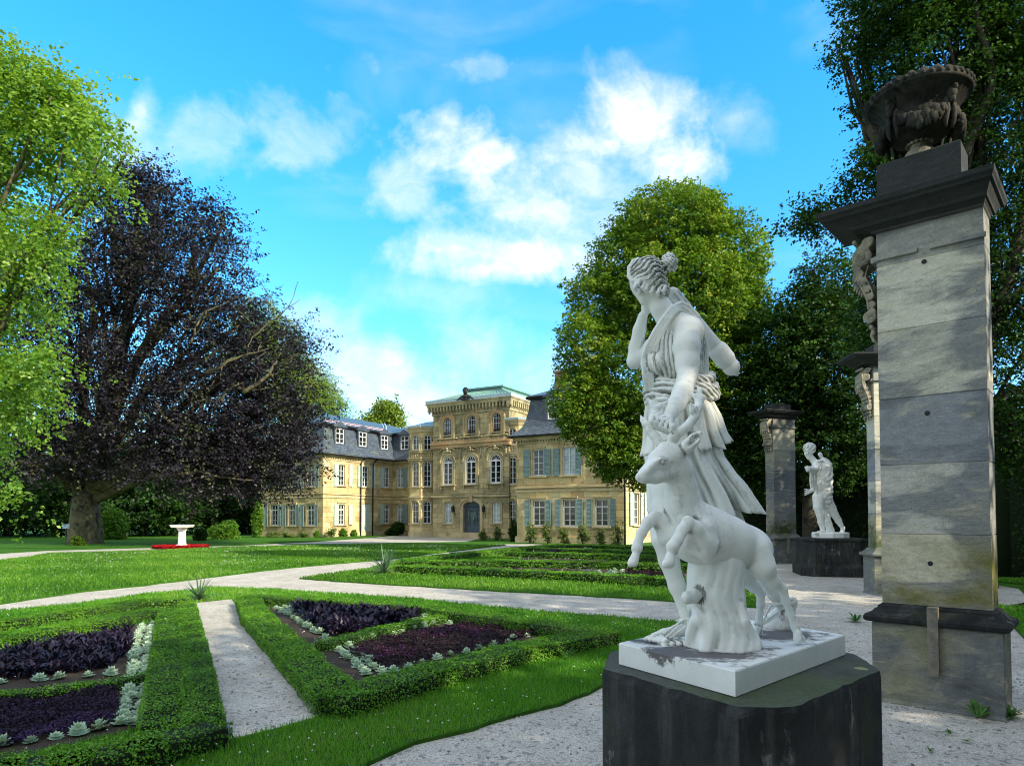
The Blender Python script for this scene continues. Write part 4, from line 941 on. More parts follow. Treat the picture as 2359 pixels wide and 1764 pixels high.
# ---- pale rosettes
M_ros = leafmat('pale_rosette_leaf', (.20,.33,.20), (.54,.67,.52), .15, .6)
def rosette_mesh():
    V = []; Fq = []; T = []; r = random.Random(3)
    for ring_, (n, ln, el, z) in enumerate(((9, 1.0, .15, .0), (8, .85, .45, .10), (7, .62, .85, .20), (5, .4, 1.2, .25))):
        for i in range(n):
            t = 6.283*i/n+ring_*.37+r.uniform(-.1, .1); l = ln*r.uniform(.85, 1.1)*.5; d = Vector((math.cos(t)*math.cos(el), math.sin(t)*math.cos(el), math.sin(el))); s = Vector((-math.sin(t), math.cos(t), 0))*l*.34
            b = Vector((0, 0, z+.05)); m1 = b+d*l*.6; tp = b+d*l+Vector((0, 0, l*.10)); k = len(V)
            V += [b+s*.25, m1+s, tp, m1-s]; Fq.append((k, k+1, k+2, k+3)); T.append(min(1, .2+.25*ring_+r.uniform(0, .3)))
    return V, Fq, T
rv, rf, rt = rosette_mesh()
ros0 = np_mesh('rosette_plant', np.array(rv), np.array(rf), M_ros, tint=rt, smooth=False)
ROS = {'n': 0}
def rosettes(line, rows, gap, size, label, group, seed, row_off=.11):
    r = np.random.default_rng(seed); pts = [np.array(p) for p in line]
    for a, b in zip(pts[:-1], pts[1:]):
        L = np.linalg.norm(b-a); d = (b-a)/L; nrm = np.array([-d[1], d[0]]); n = max(1, int(L/gap))
        for k in range(n):
            for j in range(rows):
                q = a+d*(L*(k+.5*(j % 2))/n)+nrm*(j-(rows-1)/2)*row_off+r.normal(0, gap*.10, 2)
                if ROS['n'] >= 298: return
                o = ros0 if ROS['n'] == 0 else ros0.copy()
                if ROS['n']: COL.objects.link(o)
                ROS['n'] += 1
                s = size*.98*r.uniform(.75, 1.2); o.scale = (s, s, s*r.uniform(.8, 1.2)); o.location = (q[0], q[1], .032); o.rotation_euler = (r.normal(0, .12), r.normal(0, .12), r.uniform(0, 6.28))
                tag(o, label, 'rosette plant', group)
gA = 'pale rosette plants edging the left bed'; gB = 'pale rosette plants edging the near bed'; gC = 'pale rosettes in the far beds'
rosettes(gl((338,1445),(325,1500),(320,1560),(312,1620),(300,1684)), 2, .108, .145, 'pale green rosette in the double row along the hedge of the left bed', gA+', double row', 51, .13)
rosettes(gl((310,1558),(200,1566),(90,1575),(0,1583),(-40,1588)), 1, .19, .15, 'pale green rosette in the thin row behind the middle ribbon of the left bed', gA+', middle', 52)
rosettes(gl((262,1590),(170,1602),(60,1618),(0,1626)), 1, .125, .145, 'pale green rosette behind the violet plants of the left bed', gA+', behind violet', 53)
rosettes(gl((310,1676),(228,1692),(130,1712),(8,1729),(-60,1740)), 1, .13, .155, 'pale green rosette in the bottom row of the left bed', gA+', bottom', 54)
rosettes(gl((645,1404),(755,1470)), 2, .15, .15, 'pale green rosette in the double row left of the dark plants, near bed', gB+', upper left', 55, .15)
rosettes(gl((765,1478),(815,1520),(870,1566)), 2, .13, .145, 'pale green rosette in the double row left of the purple plants, near bed', gB+', lower left', 56, .15)
rosettes(gl((905,1556),(1010,1524),(1165,1488),(1235,1468)), 1, .21, .155, 'pale green rosette in front of the purple plants, near bed', gB+', front', 57)
rosettes(gl((800,1492),(905,1468),(1000,1446),(1065,1441),(1170,1450),(1235,1460),(1290,1464)), 1, .19, .155, 'pale green rosette behind the purple plants, near bed', gB+', back', 58)
rosettes(gl((960,1434),(1005,1430),(940,1442)), 2, .2, .17, 'pale green rosette at the right end of the dark plants, near bed', gB+', right end', 59)
rosettes(gl((1365,1322),(1355,1333)), 2, .3, .24, 'pale rosette at the end of the dark row in the far beds', gC+', row end', 60, .3)
rosettes(gl((1430,1320),(1405,1336)), 2, .3, .24, 'pale rosette beside the far purple patch', gC+', purple patch', 61, .3)
rosettes(gl((1350,1268),(1378,1266)), 1, .4, .3, 'pale rosette by the magenta patch nearest the palace', gC+', rear', 62)
rosettes(gl((1378,1283),(1400,1292)), 1, .4, .3, 'pale rosette by the purple patch between the rear hedges', gC+', between rear hedges', 63)
# ---- path edging strips
M_steel = speck('steel_edging', (.10,.11,.12), (.2,.21,.22), 9, .5)
def strip(label, a, b):
    a = np.array(G(*a)[:2]); b = np.array(G(*b)[:2]); d = (b-a)/np.linalg.norm(b-a); n = np.array([-d[1], d[0]])*.008; mb = MB(); mb.prism([a-n, b-n, b+n, a+n], 0, .06); o = mb.build('path_edging', M_steel); tag(o, label, 'path edging')
strip('thin grey edging strip on the left of the short gravel path', (513,1655), (530,1708)); strip('thin grey edging strip on the right of the short gravel path', (655,1545), (728,1652))
# ---- sword-leaved plants
M_sword = leafmat('sword_leaf', (.04,.10,.05), (.13,.22,.12), .15, .5, warm=(.3,.26,.08))
def dracaena(px, py, R, H, label, seed, n=46):
    r = random.Random(seed); c = G(px, py); t = thing('sword_plant', label, 'plant', c); V = []; Fq = []; T = []
    for i in range(n):
        a = r.uniform(0, 6.28); e = r.uniform(.15, 1.45) if i % 4 else r.uniform(-.1, .4); L = (H if e > .6 else R)*r.uniform(.75, 1.1); w = .018*R/.4
        s = Vector((-math.sin(a), math.cos(a), 0)); prev = None
        for k in range(7):
            u = k/6; dr = L*u*math.cos(e); dz = L*u*math.sin(e)-.35*L*u*u*math.cos(e)+.06; p = Vector((math.cos(a)*dr, math.sin(a)*dr, max(.01, dz))); ww = w*(1-u)**.6*(.4+1.4*min(u*3, 1)) if k < 6 else .001
            V += [p+s*ww*.5, p-s*ww*.5]
            if k: q = len(V); Fq.append((q-4, q-3, q-1, q-2)); T.append(.95 if (e < .3 and r.random() < .5) else r.uniform(.1, .75))
    np_mesh('leaves', np.array(V), np.array(Fq), M_sword, t, tint=T)
    mb = MB(); mb.lathe([(.05,0),(.045,.06),(.03,.16)], (0,0,0), 8); mb.build('stem', M_core, t)
dracaena(458, 1386, .62, .62, 'spiky sword-leaved plant at the head of the short gravel path', 1)
dracaena(886, 1323, .85, .95, 'spiky sword-leaved plant at the tip of the far lawn', 2, 60)
# ---- weeds and loose pebbles
M_weed = leafmat('weed_leaf', (.03,.10,.02), (.10,.24,.05), .3, .5)
def weed(px, py, R, n, label, seed):
    r = random.Random(seed); c = G(px, py); V = []; Fq = []; T = []
    for i in range(n):
        a = r.uniform(0, 6.28); e = r.uniform(.25, 1.2); L = R*r.uniform(.6, 1.1); s = Vector((-math.sin(a), math.cos(a), 0))
        for k in range(6):
            u = k/5; p = Vector((c[0], c[1], .0))+Vector((math.cos(a)*L*u*math.cos(e), math.sin(a)*L*u*math.cos(e), L*u*math.sin(e)-.3*L*u*u+.01)); w = L*.16*math.sin(math.pi*min(.98, u*.9+.08))*(1.25 if k % 2 else .75)
            V += [p+s*w*.5, p-s*w*.5]
            if k: q = len(V); Fq.append((q-4, q-3, q-1, q-2)); T.append(r.uniform(0, 1))
    o = np_mesh('weed', np.array(V), np.array(Fq), M_weed, tint=T); tag(o, label, 'weed')
weed(2256, 1655, .24, 16, 'toothed dandelion-like weed at the foot of the near pillar', 1)
weed(2330, 1652, .16, 26, 'low leafy weed just right of the near pillar', 2); weed(2190, 1692, .07, 18, 'tiny weed in the gravel before the near pillar', 3)
weed(2226, 1710, .06, 14, 'tiny weed in the gravel, right of another tiny weed', 4); weed(2142, 1732, .06, 14, 'tiny weed in the gravel beside the pedestal', 5); weed(2320, 1590, .12, 30, 'leafy weed behind the right edge of the near pillar', 6)
weed(1972, 1432, .22, 30, 'weed tuft beside the base of the middle pillar', 7); weed(1305, 1520, .22, 22, 'dandelion rosette in the near grass left of the statue', 8)
r = np.random.default_rng(5); V = []; Q = []
n = 5200; x = r.uniform(-3.5, 6, n); y = r.uniform(3.3, 10, n); s = r.uniform(.004, .011, n)
k = ~(inpoly(x, y, L3) & ~inpoly(x, y, BP)); x, y, s = x[k], y[k], s[k]; zz = np.where(inpoly(x, y, BP), .033, -.002)
off = np.array([(-1,-.8,0),(1,-.9,0),(.9,.9,0),(-.8,1,0),(-.5,-.5,1),(.6,-.4,1),(.5,.5,1),(-.4,.5,1)]); c = np.stack([x, y, zz], 1)
th = r.uniform(0, 6.28, len(x)); R_ = np.stack([np.cos(th), -np.sin(th), np.sin(th), np.cos(th)], 1).reshape(-1, 2, 2)
o3 = np.tile(off[None], (len(x), 1, 1)); o3[:, :, :2] = np.einsum('nij,nkj->nki', R_, o3[:, :, :2])
V = (c[:, None]+o3*s[:, None, None]*r.uniform(.6, 1.3, (len(x), 1, 3))).reshape(-1, 3); fq = np.array([(4,5,6,7),(0,1,5,4),(1,2,6,5),(2,3,7,6),(3,0,4,7)])
Q = (np.arange(len(x))[:, None, None]*8+fq[None]).reshape(-1, 4)
M_peb = leafmat('pebble', (.14,.14,.13), (.62,.60,.56), 0, .8); o = np_mesh('loose_pebbles', V, Q, M_peb, tint=r.uniform(0, 1, len(Q)//5).repeat(5)); tag(o, 'loose pale pebbles scattered over the near gravel', 'pebbles', kind='stuff')

r = np.random.default_rng(91); n = 420; x = r.uniform(-3, 7, n); y = r.uniform(3.4, 14, n); k = ~inpoly(x, y, L3) | inpoly(x, y, BP); x, y = x[k], y[k]
V, Q = leaf_quads(np.stack([x, y, np.where(inpoly(x, y, BP), .042, .008)], 1), .030, r, 3.0, .5); o = np_mesh('fallen_leaves', V, Q, leafmat('dry_leaf', (.06,.035,.012), (.30,.22,.08), .1, .7), tint=r.uniform(0, 1, len(Q))); tag(o, 'few dry leaves lying on the near gravel', 'leaves', kind='stuff')
# ================================================================ statues, pedestals, pillars
def fixto(o, base): o.location = tuple(-np.array(base)); return o
def K(px, py, Y, rpx): return (P(px, py, Y), rpx*Y/F)
ZP = 1.08
def pedmat():
    m, nt, b, o = nodes('blackened_pedestal_stone')
    n = noise(nt, 2.2, 8, .65, dist=.5); n2 = noise(nt, 26, 7, .75); n3 = noise(nt, 7, 7, .7, stretch=(1,1,.13)); n4 = noise(nt, 5, 8, .7, off=(4,2,8), stretch=(1,1,.5)); n5 = noise(nt, 3.4, 6, .6, off=(1,7,2))
    col = ramp(nt, n, [(.3, (.008,.009,.010)), (.7, (.032,.034,.033))])
    col = mix(nt, mth(nt, 'MULTIPLY', ramp(nt, n3, [(.50, 0.), (.68, 1.)]), .55), col, (.085,.088,.085))
    col = mix(nt, mth(nt, 'MULTIPLY', ramp(nt, n4, [(.60, 0.), (.66, 1.)]), ramp(nt, n3, [(.45, 0.), (.6, 1.)])), col, (.20,.205,.19))
    col = mix(nt, ramp(nt, n5, [(.55, 0.), (.7, .6)]), col, (.030,.048,.018)); col = mix(nt, .5, col, ramp(nt, n2, [(.3,.25),(.7,.75)]), 'OVERLAY')
    setc(nt, b, col, .8, .25); bump(nt, b, mth(nt, 'ADD', n2, n), .7, .012); return m
M_ped = pedmat()
M_pedold = stone('blackened_pedestal_stone', (.016,.017,.018), (.032,.034,.033), (.007,.008,.009), (.022,.030,.018), stain=.6, sscale=1.6, rough=.75)
def pedtop():
    m, nt, b, o = nodes('pedestal_top_stone')
    n = noise(nt, 3, 8, .65); n2 = noise(nt, 30, 6, .7); n3 = noise(nt, 1.6, 6, .6, off=(3,3,3))
    col = ramp(nt, n, [(.3, (.045,.05,.045)), (.7, (.10,.11,.095))]); col = mix(nt, ramp(nt, n3, [(.45, 0.), (.6, .6)]), col, (.07,.10,.04))
    tc = nt.nodes.new('ShaderNodeTexCoord'); v = nt.nodes.new('ShaderNodeTexVoronoi'); v.inputs['Scale'].default_value = 5.5; nt.links.new(tc.outputs['Object'], v.inputs['Vector'])
    sc = nt.nodes.new('ShaderNodeSeparateColor'); nt.links.new(v.outputs['Color'], sc.inputs[0])
    d = mth(nt, 'MULTIPLY', ramp(nt, v.outputs['Distance'], [(.16, 1.), (.2, 0.)]), ramp(nt, sc.outputs[0], [(.6, 0.), (.65, 1.)]))
    col = mix(nt, mth(nt, 'MULTIPLY', d, .75), col, (.26,.30,.13)); col = mix(nt, .5, col, ramp(nt, n2, [(.3,.3),(.7,.7)]), 'OVERLAY')
    setc(nt, b, col, .9, .2); bump(nt, b, n2, .7, .008); return m
M_pedtop = pedtop()
# near plinth slab and octagonal pedestal
pl = G(1425.4,1479.7,ZP)[:2]; pf = G(1693.8,1544.5,ZP)[:2]; pr = G(1947,1461,ZP)[:2]; pb = pl+pr-pf; pc = (pl+pr)/2
ZD = .972
ped = [G(x,y,ZD)[:2] for x, y in ((1387.5,1537.6),(1700.6,1625.6),(1833.6,1628),(2029.7,1541))]; po = [2*pc-p for p in ped]; octo = ped+po
pt = thing('pedestal', 'blackened octagonal stone pedestal under the statue of the woman with a deer', 'pedestal', (pc[0], pc[1], 0))
mb = MB(); rr = random.Random(4); n8 = len(octo); ring0 = []
for i in range(n8):
    a = np.array(octo[i]); b = np.array(octo[(i+1) % n8]); m_ = max(1, int(np.linalg.norm(b-a)/.06))
    for k in range(m_): ring0.append(a+(b-a)*k/m_)
ring0 = [tuple(q-pc) for q in ring0]
chip = []; 
for i, q in enumerate(ring0):
    inw = .0+max(0, rr.gauss(-.004, .010)); dz = max(0, rr.gauss(.004, .008)); 
    w = P(0,0,1) if False else None
    fx = q[0]+pc[0]; fy = q[1]+pc[1]; pxx = CX+F*fx/max(fy, .1)
    if 1425 < pxx < 1690 and fy < pc[1]: inw += .010; dz += .012
    if 1640 < pxx < 1700 and fy < pc[1]: inw += .02; dz += .02
    chip.append((inw, dz))
def sc_(q, d): L = math.hypot(*q); return (q[0]*(1-d/L), q[1]*(1-d/L))
mb.rings([[(*sc_(q, -.02), 0) for q in ring0], [(*sc_(q, -.012), .1) for q in ring0], [(*sc_(q, 0), .5) for q in ring0], [(*sc_(q, 0), ZD-.05) for q in ring0], [(*sc_(q, .001+c[0]*.3), ZD-.022-c[1]) for q, c in zip(ring0, chip)], [(*sc_(q, c[0]+.006), ZD-.003-c[1]*.3) for q, c in zip(ring0, chip)]], cap=False)
mb.build('pedestal_body', M_ped, pt)
mb = MB(); rg2 = [sc_(q, c[0]+.006) for q, c in zip(ring0, chip)]; mb.rings([[(q[0], q[1], ZD-.003-c[1]*.3) for q, c in zip(rg2, chip)], [(q[0]*.9, q[1]*.9, ZD) for q in rg2], [(q[0]*.05, q[1]*.05, ZD) for q in rg2]]); mb.build('pedestal_top', M_pedtop, pt)

def slabmat():
    m, nt, b, o = nodes('stained_marble_slab')
    n = noise(nt, 7, 9, .75); n2 = noise(nt, 60, 4, .6); tc = nt.nodes.new('ShaderNodeTexCoord'); sp = nt.nodes.new('ShaderNodeSeparateXYZ'); nt.links.new(tc.outputs['Object'], sp.inputs[0])
    # a dark patch of dirt lies round the stump and runs over one edge
    def blob(cx, cy, r): 
        dx = mth(nt, 'SUBTRACT', sp.outputs[0], cx); dy = mth(nt, 'SUBTRACT', sp.outputs[1], cy)
        return mth(nt, 'SUBTRACT', 1.0, mth(nt, 'DIVIDE', mth(nt, 'SQRT', mth(nt, 'ADD', mth(nt, 'MULTIPLY', dx, dx), mth(nt, 'MULTIPLY', dy, dy))), r))
    g1 = G(1650,1500,ZP); g2_ = G(1560,1502,ZP); g3 = G(1800,1462,ZP); g4 = G(1500,1478,ZP)
    tot = None
    for g, r in ((g1,.40),(g2_,.27),(g3,.34),(g4,.17)):
        v = blob(float(g[0]), float(g[1]), r); tot = v if tot is None else mth(nt, 'MAXIMUM', tot, v)
    d = mth(nt, 'ADD', tot, mth(nt, 'MULTIPLY', mth(nt, 'SUBTRACT', n, .5), 2.4))
    dm = ramp(nt, d, [(.26, 0.), (.56, 1.)])
    hi = mth(nt, 'GREATER_THAN', sp.outputs[2], ZP-.004); low = mth(nt, 'MULTIPLY', mth(nt, 'SUBTRACT', 1.0, hi), ramp(nt, mth(nt, 'ADD', d, mth(nt, 'MULTIPLY', mth(nt, 'SUBTRACT', sp.outputs[2], ZP), 5.0)), [(.42, 0.), (.56, 1.)]))
    k = mth(nt, 'ADD', mth(nt, 'MULTIPLY', dm, hi), low, True)
    col = mix(nt, ramp(nt, n, [(.3, 0.), (.7, 1.)]), (.80,.81,.78), (.66,.67,.64)); col = mix(nt, mth(nt, 'MULTIPLY', k, .90), col, mix(nt, n2, (.03,.025,.03), (.10,.08,.085)))
    setc(nt, b, col, .6, .3); bump(nt, b, mth(nt, 'ADD', n2, k), .2, .005); return m
M_slab = slabmat()
dbase = np.array([pc[0], pc[1], ZD])
diana = thing('statue', 'white marble statue of a striding draped woman with a leaping deer, on the near pedestal', 'statue', dbase)
bmx = MB(); q = [pl, pf, pr, pb]
def ins(s): return [tuple(pc+(np.array(p)-pc)*s) for p in q]
bmx.rings([[(*p, ZD+.001) for p in ins(.985)], [(*p, ZD+.004) for p in ins(1)], [(*p, ZP-.006) for p in ins(1)], [(*p, ZP) for p in ins(.990)]])
fixto(bmx.build('marble_slab', M_slab, diana), dbase)

# ---- the woman: skin
S = SDF((.45, 2.85, 1.05), (1.75, 4.1, 3.15), .0075)
def ch(s, pts, k=.02): s.chain([K(*p) for p in pts], k)
S.ell(P(1554,835,3.5), (.128,.095,.16), .03); S.ell(P(1566,785,3.5), (.120,.09,.12), .04); S.ell(P(1565,950,3.5), (.14,.11,.14), .04)
ch(S, [(1552,742,3.46,26),(1590,758,3.44,29)], .05)
ch(S, [(1506,672,3.46,22),(1524,712,3.46,22),(1548,748,3.47,30)], .03)                                    # neck
ch(S, [(1583,762,3.40,28),(1582,800,3.36,31),(1584,840,3.33,27),(1583,868,3.30,22)], .02)                 # near upper arm
ch(S, [(1583,868,3.30,22),(1572,905,3.24,23),(1556,935,3.18,20),(1541,960,3.13,14.5)], .015)              # forearm
S.ell(P(1530,972,3.10), (.042,.036,.036), .015)
for i in range(4):
    x = 1503+i*10.5; y = 960+i*4.5
    ch(S, [(x+13,y-4,3.085,5.2),(x+1,y,3.04,5.1),(x-3,y+12,3.025,4.8),(x+3,y+24,3.04,4.5),(x+12,y+27,3.07,4.2)], .0008)
ch(S, [(1524,958,3.13,6),(1510,954,3.13,5.4),(1500,960,3.11,5.2),(1498,970,3.10,4.6)], .004)
ch(S, [(1540,775,3.56,28),(1500,805,3.62,22),(1462,832,3.64,17.5)], .02)                                   # raised arm
ch(S, [(1462,832,3.64,17.5),(1466,800,3.64,17),(1473,760,3.62,14.5),(1481,728,3.60,11)], .012); S.ell(P(1490,708,3.60), (.03,.03,.04), .012)
for i in range(4): ch(S, [(1488+i*5,703,3.60,4.6),(1492+i*6,688,3.60,4.2),(1500+i*6,680,3.58,3.8)], .003)
S.ell(P(1490,645,3.48), (.083,.096,.100), .02); ch(S, [(1484,655,3.47,30),(1487,690,3.47,15)], .03)         # head
ch(S, [(1468,654,3.53,9),(1463,672,3.55,5)], .01); ch(S, [(1474,688,3.53,6),(1480,690,3.52,6)], .008)       # nose, lips
S.cut(P(1473,655,3.565), .012, .006); S.cut(P(1462,656,3.52), .008, .006)
S.ell(P(1472,672,3.40), (.012,.012,.026), .006)                                                            # ear
ch(S, [(1545,1000,3.44,44),(1532,1120,3.40,34),(1526,1215,3.37,25),(1524,1240,3.365,23)], .03)             # front leg
ch(S, [(1524,1240,3.365,22),(1541,1290,3.38,22.5),(1560,1350,3.38,18.5),(1578,1410,3.38,12),(1584,1438,3.38,12.5)], .02)
ch(S, [(1588,1452,3.38,13),(1560,1452,3.37,13),(1530,1459,3.35,11),(1506,1466,3.335,9)], .015)
for i in range(5): ch(S, [(1512-i*2+i*7,1464+i*2,3.36-i*.018,6.0),(1495+i*9.5,1468+i*1.9,3.35-i*.02,5.6),(1487+i*10.5,1471+i*1.8,3.35-i*.02,5.2)], .003)
ch(S, [(1600,1040,3.56,44),(1660,1160,3.60,36),(1705,1250,3.62,27)], .03); ch(S, [(1705,1250,3.62,26),(1745,1310,3.66,24),(1782,1366,3.70,15),(1800,1392,3.72,12)], .02)
ch(S, [(1812,1398,3.72,14),(1790,1416,3.76,13),(1760,1432,3.80,11),(1738,1439,3.83,9)], .015)
for i in range(5): ch(S, [(1745-i*1,1436+i*1.5,3.86-i*.022,5.5),(1730+i*3,1441+i*1.6,3.87-i*.024,5)], .003)
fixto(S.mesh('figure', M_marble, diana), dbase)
# sandals and the wedge under the raised heel
S = SDF((.5, 3.1, 1.05), (1.75, 4.1, 1.6), .006)
for dx in range(6):
    t = dx/5; a = K(1602-t*100, 1470+t*8, 3.42-t*.02, 6.5); b = K(1612-t*80, 1482+t*2, 3.27-t*.00, 6.5); S.cap((a[0][0],a[0][1],ZP+.006), (b[0][0],b[0][1],ZP+.006), .014, .014, .01)
for (p, q_) in (((1580,1442,3.31),(1542,1470,3.29)),((1588,1425,3.345),(1560,1428,3.36)),((1572,1428,3.35),(1530,1458,3.31)),((1592,1445,3.31),(1584,1470,3.30)),((1560,1446,3.31),(1528,1472,3.28))):
    S.cap(P(*p), P(*q_), .006, .006, .004)
fixto(S.mesh('sandal', M_marble, diana), dbase); S = SDF((1.1, 3.4, 1.05), (1.75, 4.1, 1.6), .006)
ch(S, [(1826,1390,3.68,10.5),(1808,1440,3.72,12),(1770,1448,3.78,7)], .03); ch(S, [(1815,1412,3.70,14),(1780,1440,3.76,9),(1745,1449,3.80,5)], .02)
S.ell(P(1826,1384,3.66), (.026,.020,.026), .008); S.cut(P(1826,1384,3.637), .007, .004)
for t in np.linspace(0, 6.28, 13)[:-1]: S.ell(P(1826+8.5*math.cos(t),1384+8.5*math.sin(t),3.645), (.004,.004,.004), .003)
for (p, q_) in (((1826,1384,3.66),(1776,1396,3.69)),((1826,1388,3.66),(1768,1425,3.73)),((1788,1380,3.68),(1800,1425,3.69)),((1776,1392,3.69),(1758,1430,3.76)),((1808,1376,3.70),(1778,1384,3.69))): S.cap(P(*p), P(*q_), .006, .006, .004)
fixto(S.mesh('sandal', M_marble, diana), dbase)
# hair
S = SDF((.45, 3.25, 2.72), (1.0, 3.75, 3.14), .005)
S.ell(P(1492,635,3.48), (.095,.104,.094), .02); ch(S, [(1500,650,3.46,30),(1520,670,3.45,23)], .03); ch(S, [(1515,622,3.46,16),(1532,612,3.45,10)], .012)
hc_ = P(1494,628,3.48)
def wav(p):
    x, y, z = p[...,0]-hc_[0], p[...,1]-hc_[1], p[...,2]-hc_[2]
    u = z*.85-x*.45; v = x*.85+z*.45
    return .0062*np.sin(u*240+2.6*np.sin(v*62+y*20)+y*60)-.0025*np.sin(u*430+3*np.sin(v*80)+1)
S.disp(hc_-.2, hc_+.2, wav)
for (x, y, r, Y) in ((1541,606,14,3.45),(1534,595,9,3.46),(1546,592,9,3.44),(1554,603,9,3.45),(1551,616,9,3.46),(1539,588,7,3.50),(1545,603,11,3.41),(1533,605,8,3.41),(1541,619,8,3.43)): S.ell(P(x,y,Y), (r*Y/F,)*3, .006)
def wav2(p): return .004*np.sin(p[...,0]*260+p[...,2]*120)*np.sin(p[...,2]*230-p[...,1]*150)
S.disp(P(1510,635,3.3), P(1565,575,3.62), wav2)
ch(S, [(1458,648,3.44,5),(1449,636,3.46,5),(1450,616,3.47,5),(1459,602,3.48,4.5),(1470,596,3.5,4)], .006)
for (x, y) in ((1462,668),(1470,660),(1480,668),(1488,672),(1500,678),(1515,680),(1528,676)): ch(S, [(x+4,y-14,3.395,4.5),(x,y-5,3.39,4.2),(x+3,y+2,3.395,3)], .005)
S.cut(P(1466,690,3.50), .055, .01)
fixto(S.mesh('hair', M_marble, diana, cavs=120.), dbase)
# tunic: bodice
S = SDF((.45, 3.05, 2.1), (1.25, 3.9, 2.95), .0055)
S.ell(P(1552,842,3.5), (.148,.115,.165), .03); S.ell(P(1560,795,3.5), (.138,.112,.125), .04); S.ell(P(1504,838,3.43), (.060,.060,.066), .03); S.ell(P(1512,842,3.60), (.055,.05,.06), .03); S.ell(P(1563,905,3.5), (.130,.105,.08), .03)
S.cut(P(1582,738,3.31), .070, .02, P(1584,800,3.28)); S.cut(P(1520,690,3.38), .055, .02, P(1530,720,3.50))
tc_ = P(1552,842,3.5)
def fold(p):
    x, y, z = p[...,0]-tc_[0], p[...,1]-tc_[1], p[...,2]-tc_[2]
    th_ = np.arctan2(y, x); return .0045*np.sin(th_*34+np.sin(z*22)*1.6+z*8)*np.clip(.8-z*1.5, .3, 1)+.0022*np.sin(th_*71+z*30)
S.disp(tc_-.3, tc_+.3, fold)
for j, off in enumerate((0, 8.5, 17)):
    ch(S, [(1489+off,898,3.44-j*.005,4.6),(1483+off,862,3.41,5),(1482+off*1.1,822,3.40,5),(1490+off*1.1,796,3.39,5),(1508+off,762,3.385,5),(1528+off,732,3.385,5),(1548+off*.7,708+off*.5,3.40,5),(1568,698+off,3.43,5),(1588-off*.4,706+off,3.44,5),(1608-off*.7,728+off*.7,3.44,5),(1621-off,762,3.45,4.8),(1628-off,800,3.47,4.6),(1629-off,870,3.49,4.2)], .0015)
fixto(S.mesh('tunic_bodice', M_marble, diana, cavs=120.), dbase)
# belt of rolled cloth
S = SDF((.5, 3.1, 2.15), (1.2, 3.85, 2.55), .0055)
rb = random.Random(2)
for (y0, rx, r) in ((884,69,10),(898,75,10.5),(911,76,10),(922,73,9.5),(905,72,12)):
    pts = []
    for i in range(29):
        t = 6.2832*i/28; a = P(1567+rx*math.cos(t)+(2 if y0 > 900 else 0), y0+7*math.sin(t*2+y0)+(-6 if math.cos(t) > .3 else 5)*abs(math.cos(t))+4*math.sin(t*5+y0), 3.5); a[1] += -.135*math.sin(t); pts.append((a, (r+2.2*math.sin(t*7+y0))*3.5/F))
    S.chain(pts, .006)
S.disp(P(1460,950,3.2), P(1680,850,3.9), lambda p: .0035*np.sin((p[...,0]*.6+p[...,2]*1.6)*150+p[...,1]*60))
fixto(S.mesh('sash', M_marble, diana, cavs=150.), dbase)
# skirt tiers
def skirt(name, rings_, dm, nf, amp, seed, sag=0., N=300, sub=7):
    r = random.Random(seed); ph = [r.uniform(0, 6.28) for _ in range(6)]; V = []; cv = []; K_ = len(rings_); T_ = (K_-1)*sub+1; rows = []
    for k in range(T_):
        f = k/sub; i = min(int(f), K_-2); u = f-i; a, b = rings_[i], rings_[i+1]; g = [a[j]+(b[j]-a[j])*u for j in range(6)]
        t = k/(T_-1); Lp = P(g[0], g[1], g[4]); Rp = P(g[2], g[3], g[4]+g[5]); c = (Lp+Rp)/2; h = (Rp-Lp)/2; dp = dm*(1+.35*t)
        row = []
        for m_ in range(N):
            th_ = 6.2832*m_/N; s = math.sin(th_); co = math.cos(th_)
            w = math.sin(nf*th_+ph[0]+2.0*t*math.sin(2*th_+ph[1])); w = (abs(w)**.7)*(1 if w > 0 else -1); w += .5*math.sin(2*nf*th_+ph[2]+t*2)+.35*math.sin(4*nf*th_+ph[3])
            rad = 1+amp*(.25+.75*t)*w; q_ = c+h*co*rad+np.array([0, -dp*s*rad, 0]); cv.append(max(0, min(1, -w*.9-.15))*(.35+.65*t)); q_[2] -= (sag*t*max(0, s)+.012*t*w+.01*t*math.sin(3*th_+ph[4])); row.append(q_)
        rows.append(row)
    V = np.array(rows).reshape(-1, 3); V2 = []
    fs = []
    for k in range(T_-1):
        for m_ in range(N): fs.append((k*N+m_, (k+1)*N+m_, (k+1)*N+(m_+1) % N, k*N+(m_+1) % N))
    # inner lining a little inside, joined at the hem
    cen = np.array([np.mean(rows[k], 0) for k in range(T_)]); inn = np.array([[cen[k]+(np.array(p)-cen[k])*.93 for p in rows[k]] for k in range(T_)]).reshape(-1, 3); o_ = len(V)
    for k in range(T_-1):
        for m_ in range(N): fs.append((o_+k*N+m_, o_+k*N+(m_+1) % N, o_+(k+1)*N+(m_+1) % N, o_+(k+1)*N+m_))
    e = (T_-1)*N
    for m_ in range(N): fs.append((e+m_, o_+e+m_, o_+e+(m_+1) % N, e+(m_+1) % N))
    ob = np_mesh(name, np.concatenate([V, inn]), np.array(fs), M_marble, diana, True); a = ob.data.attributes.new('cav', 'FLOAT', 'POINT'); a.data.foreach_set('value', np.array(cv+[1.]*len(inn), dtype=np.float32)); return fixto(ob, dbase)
skirt('skirt', [(1490,925,1640,925,3.5,0),(1488,958,1655,955,3.5,.02),(1487,1000,1665,988,3.49,.05),(1485,1038,1677,1014,3.48,.08)], .135, 11, .085, 5, .035)
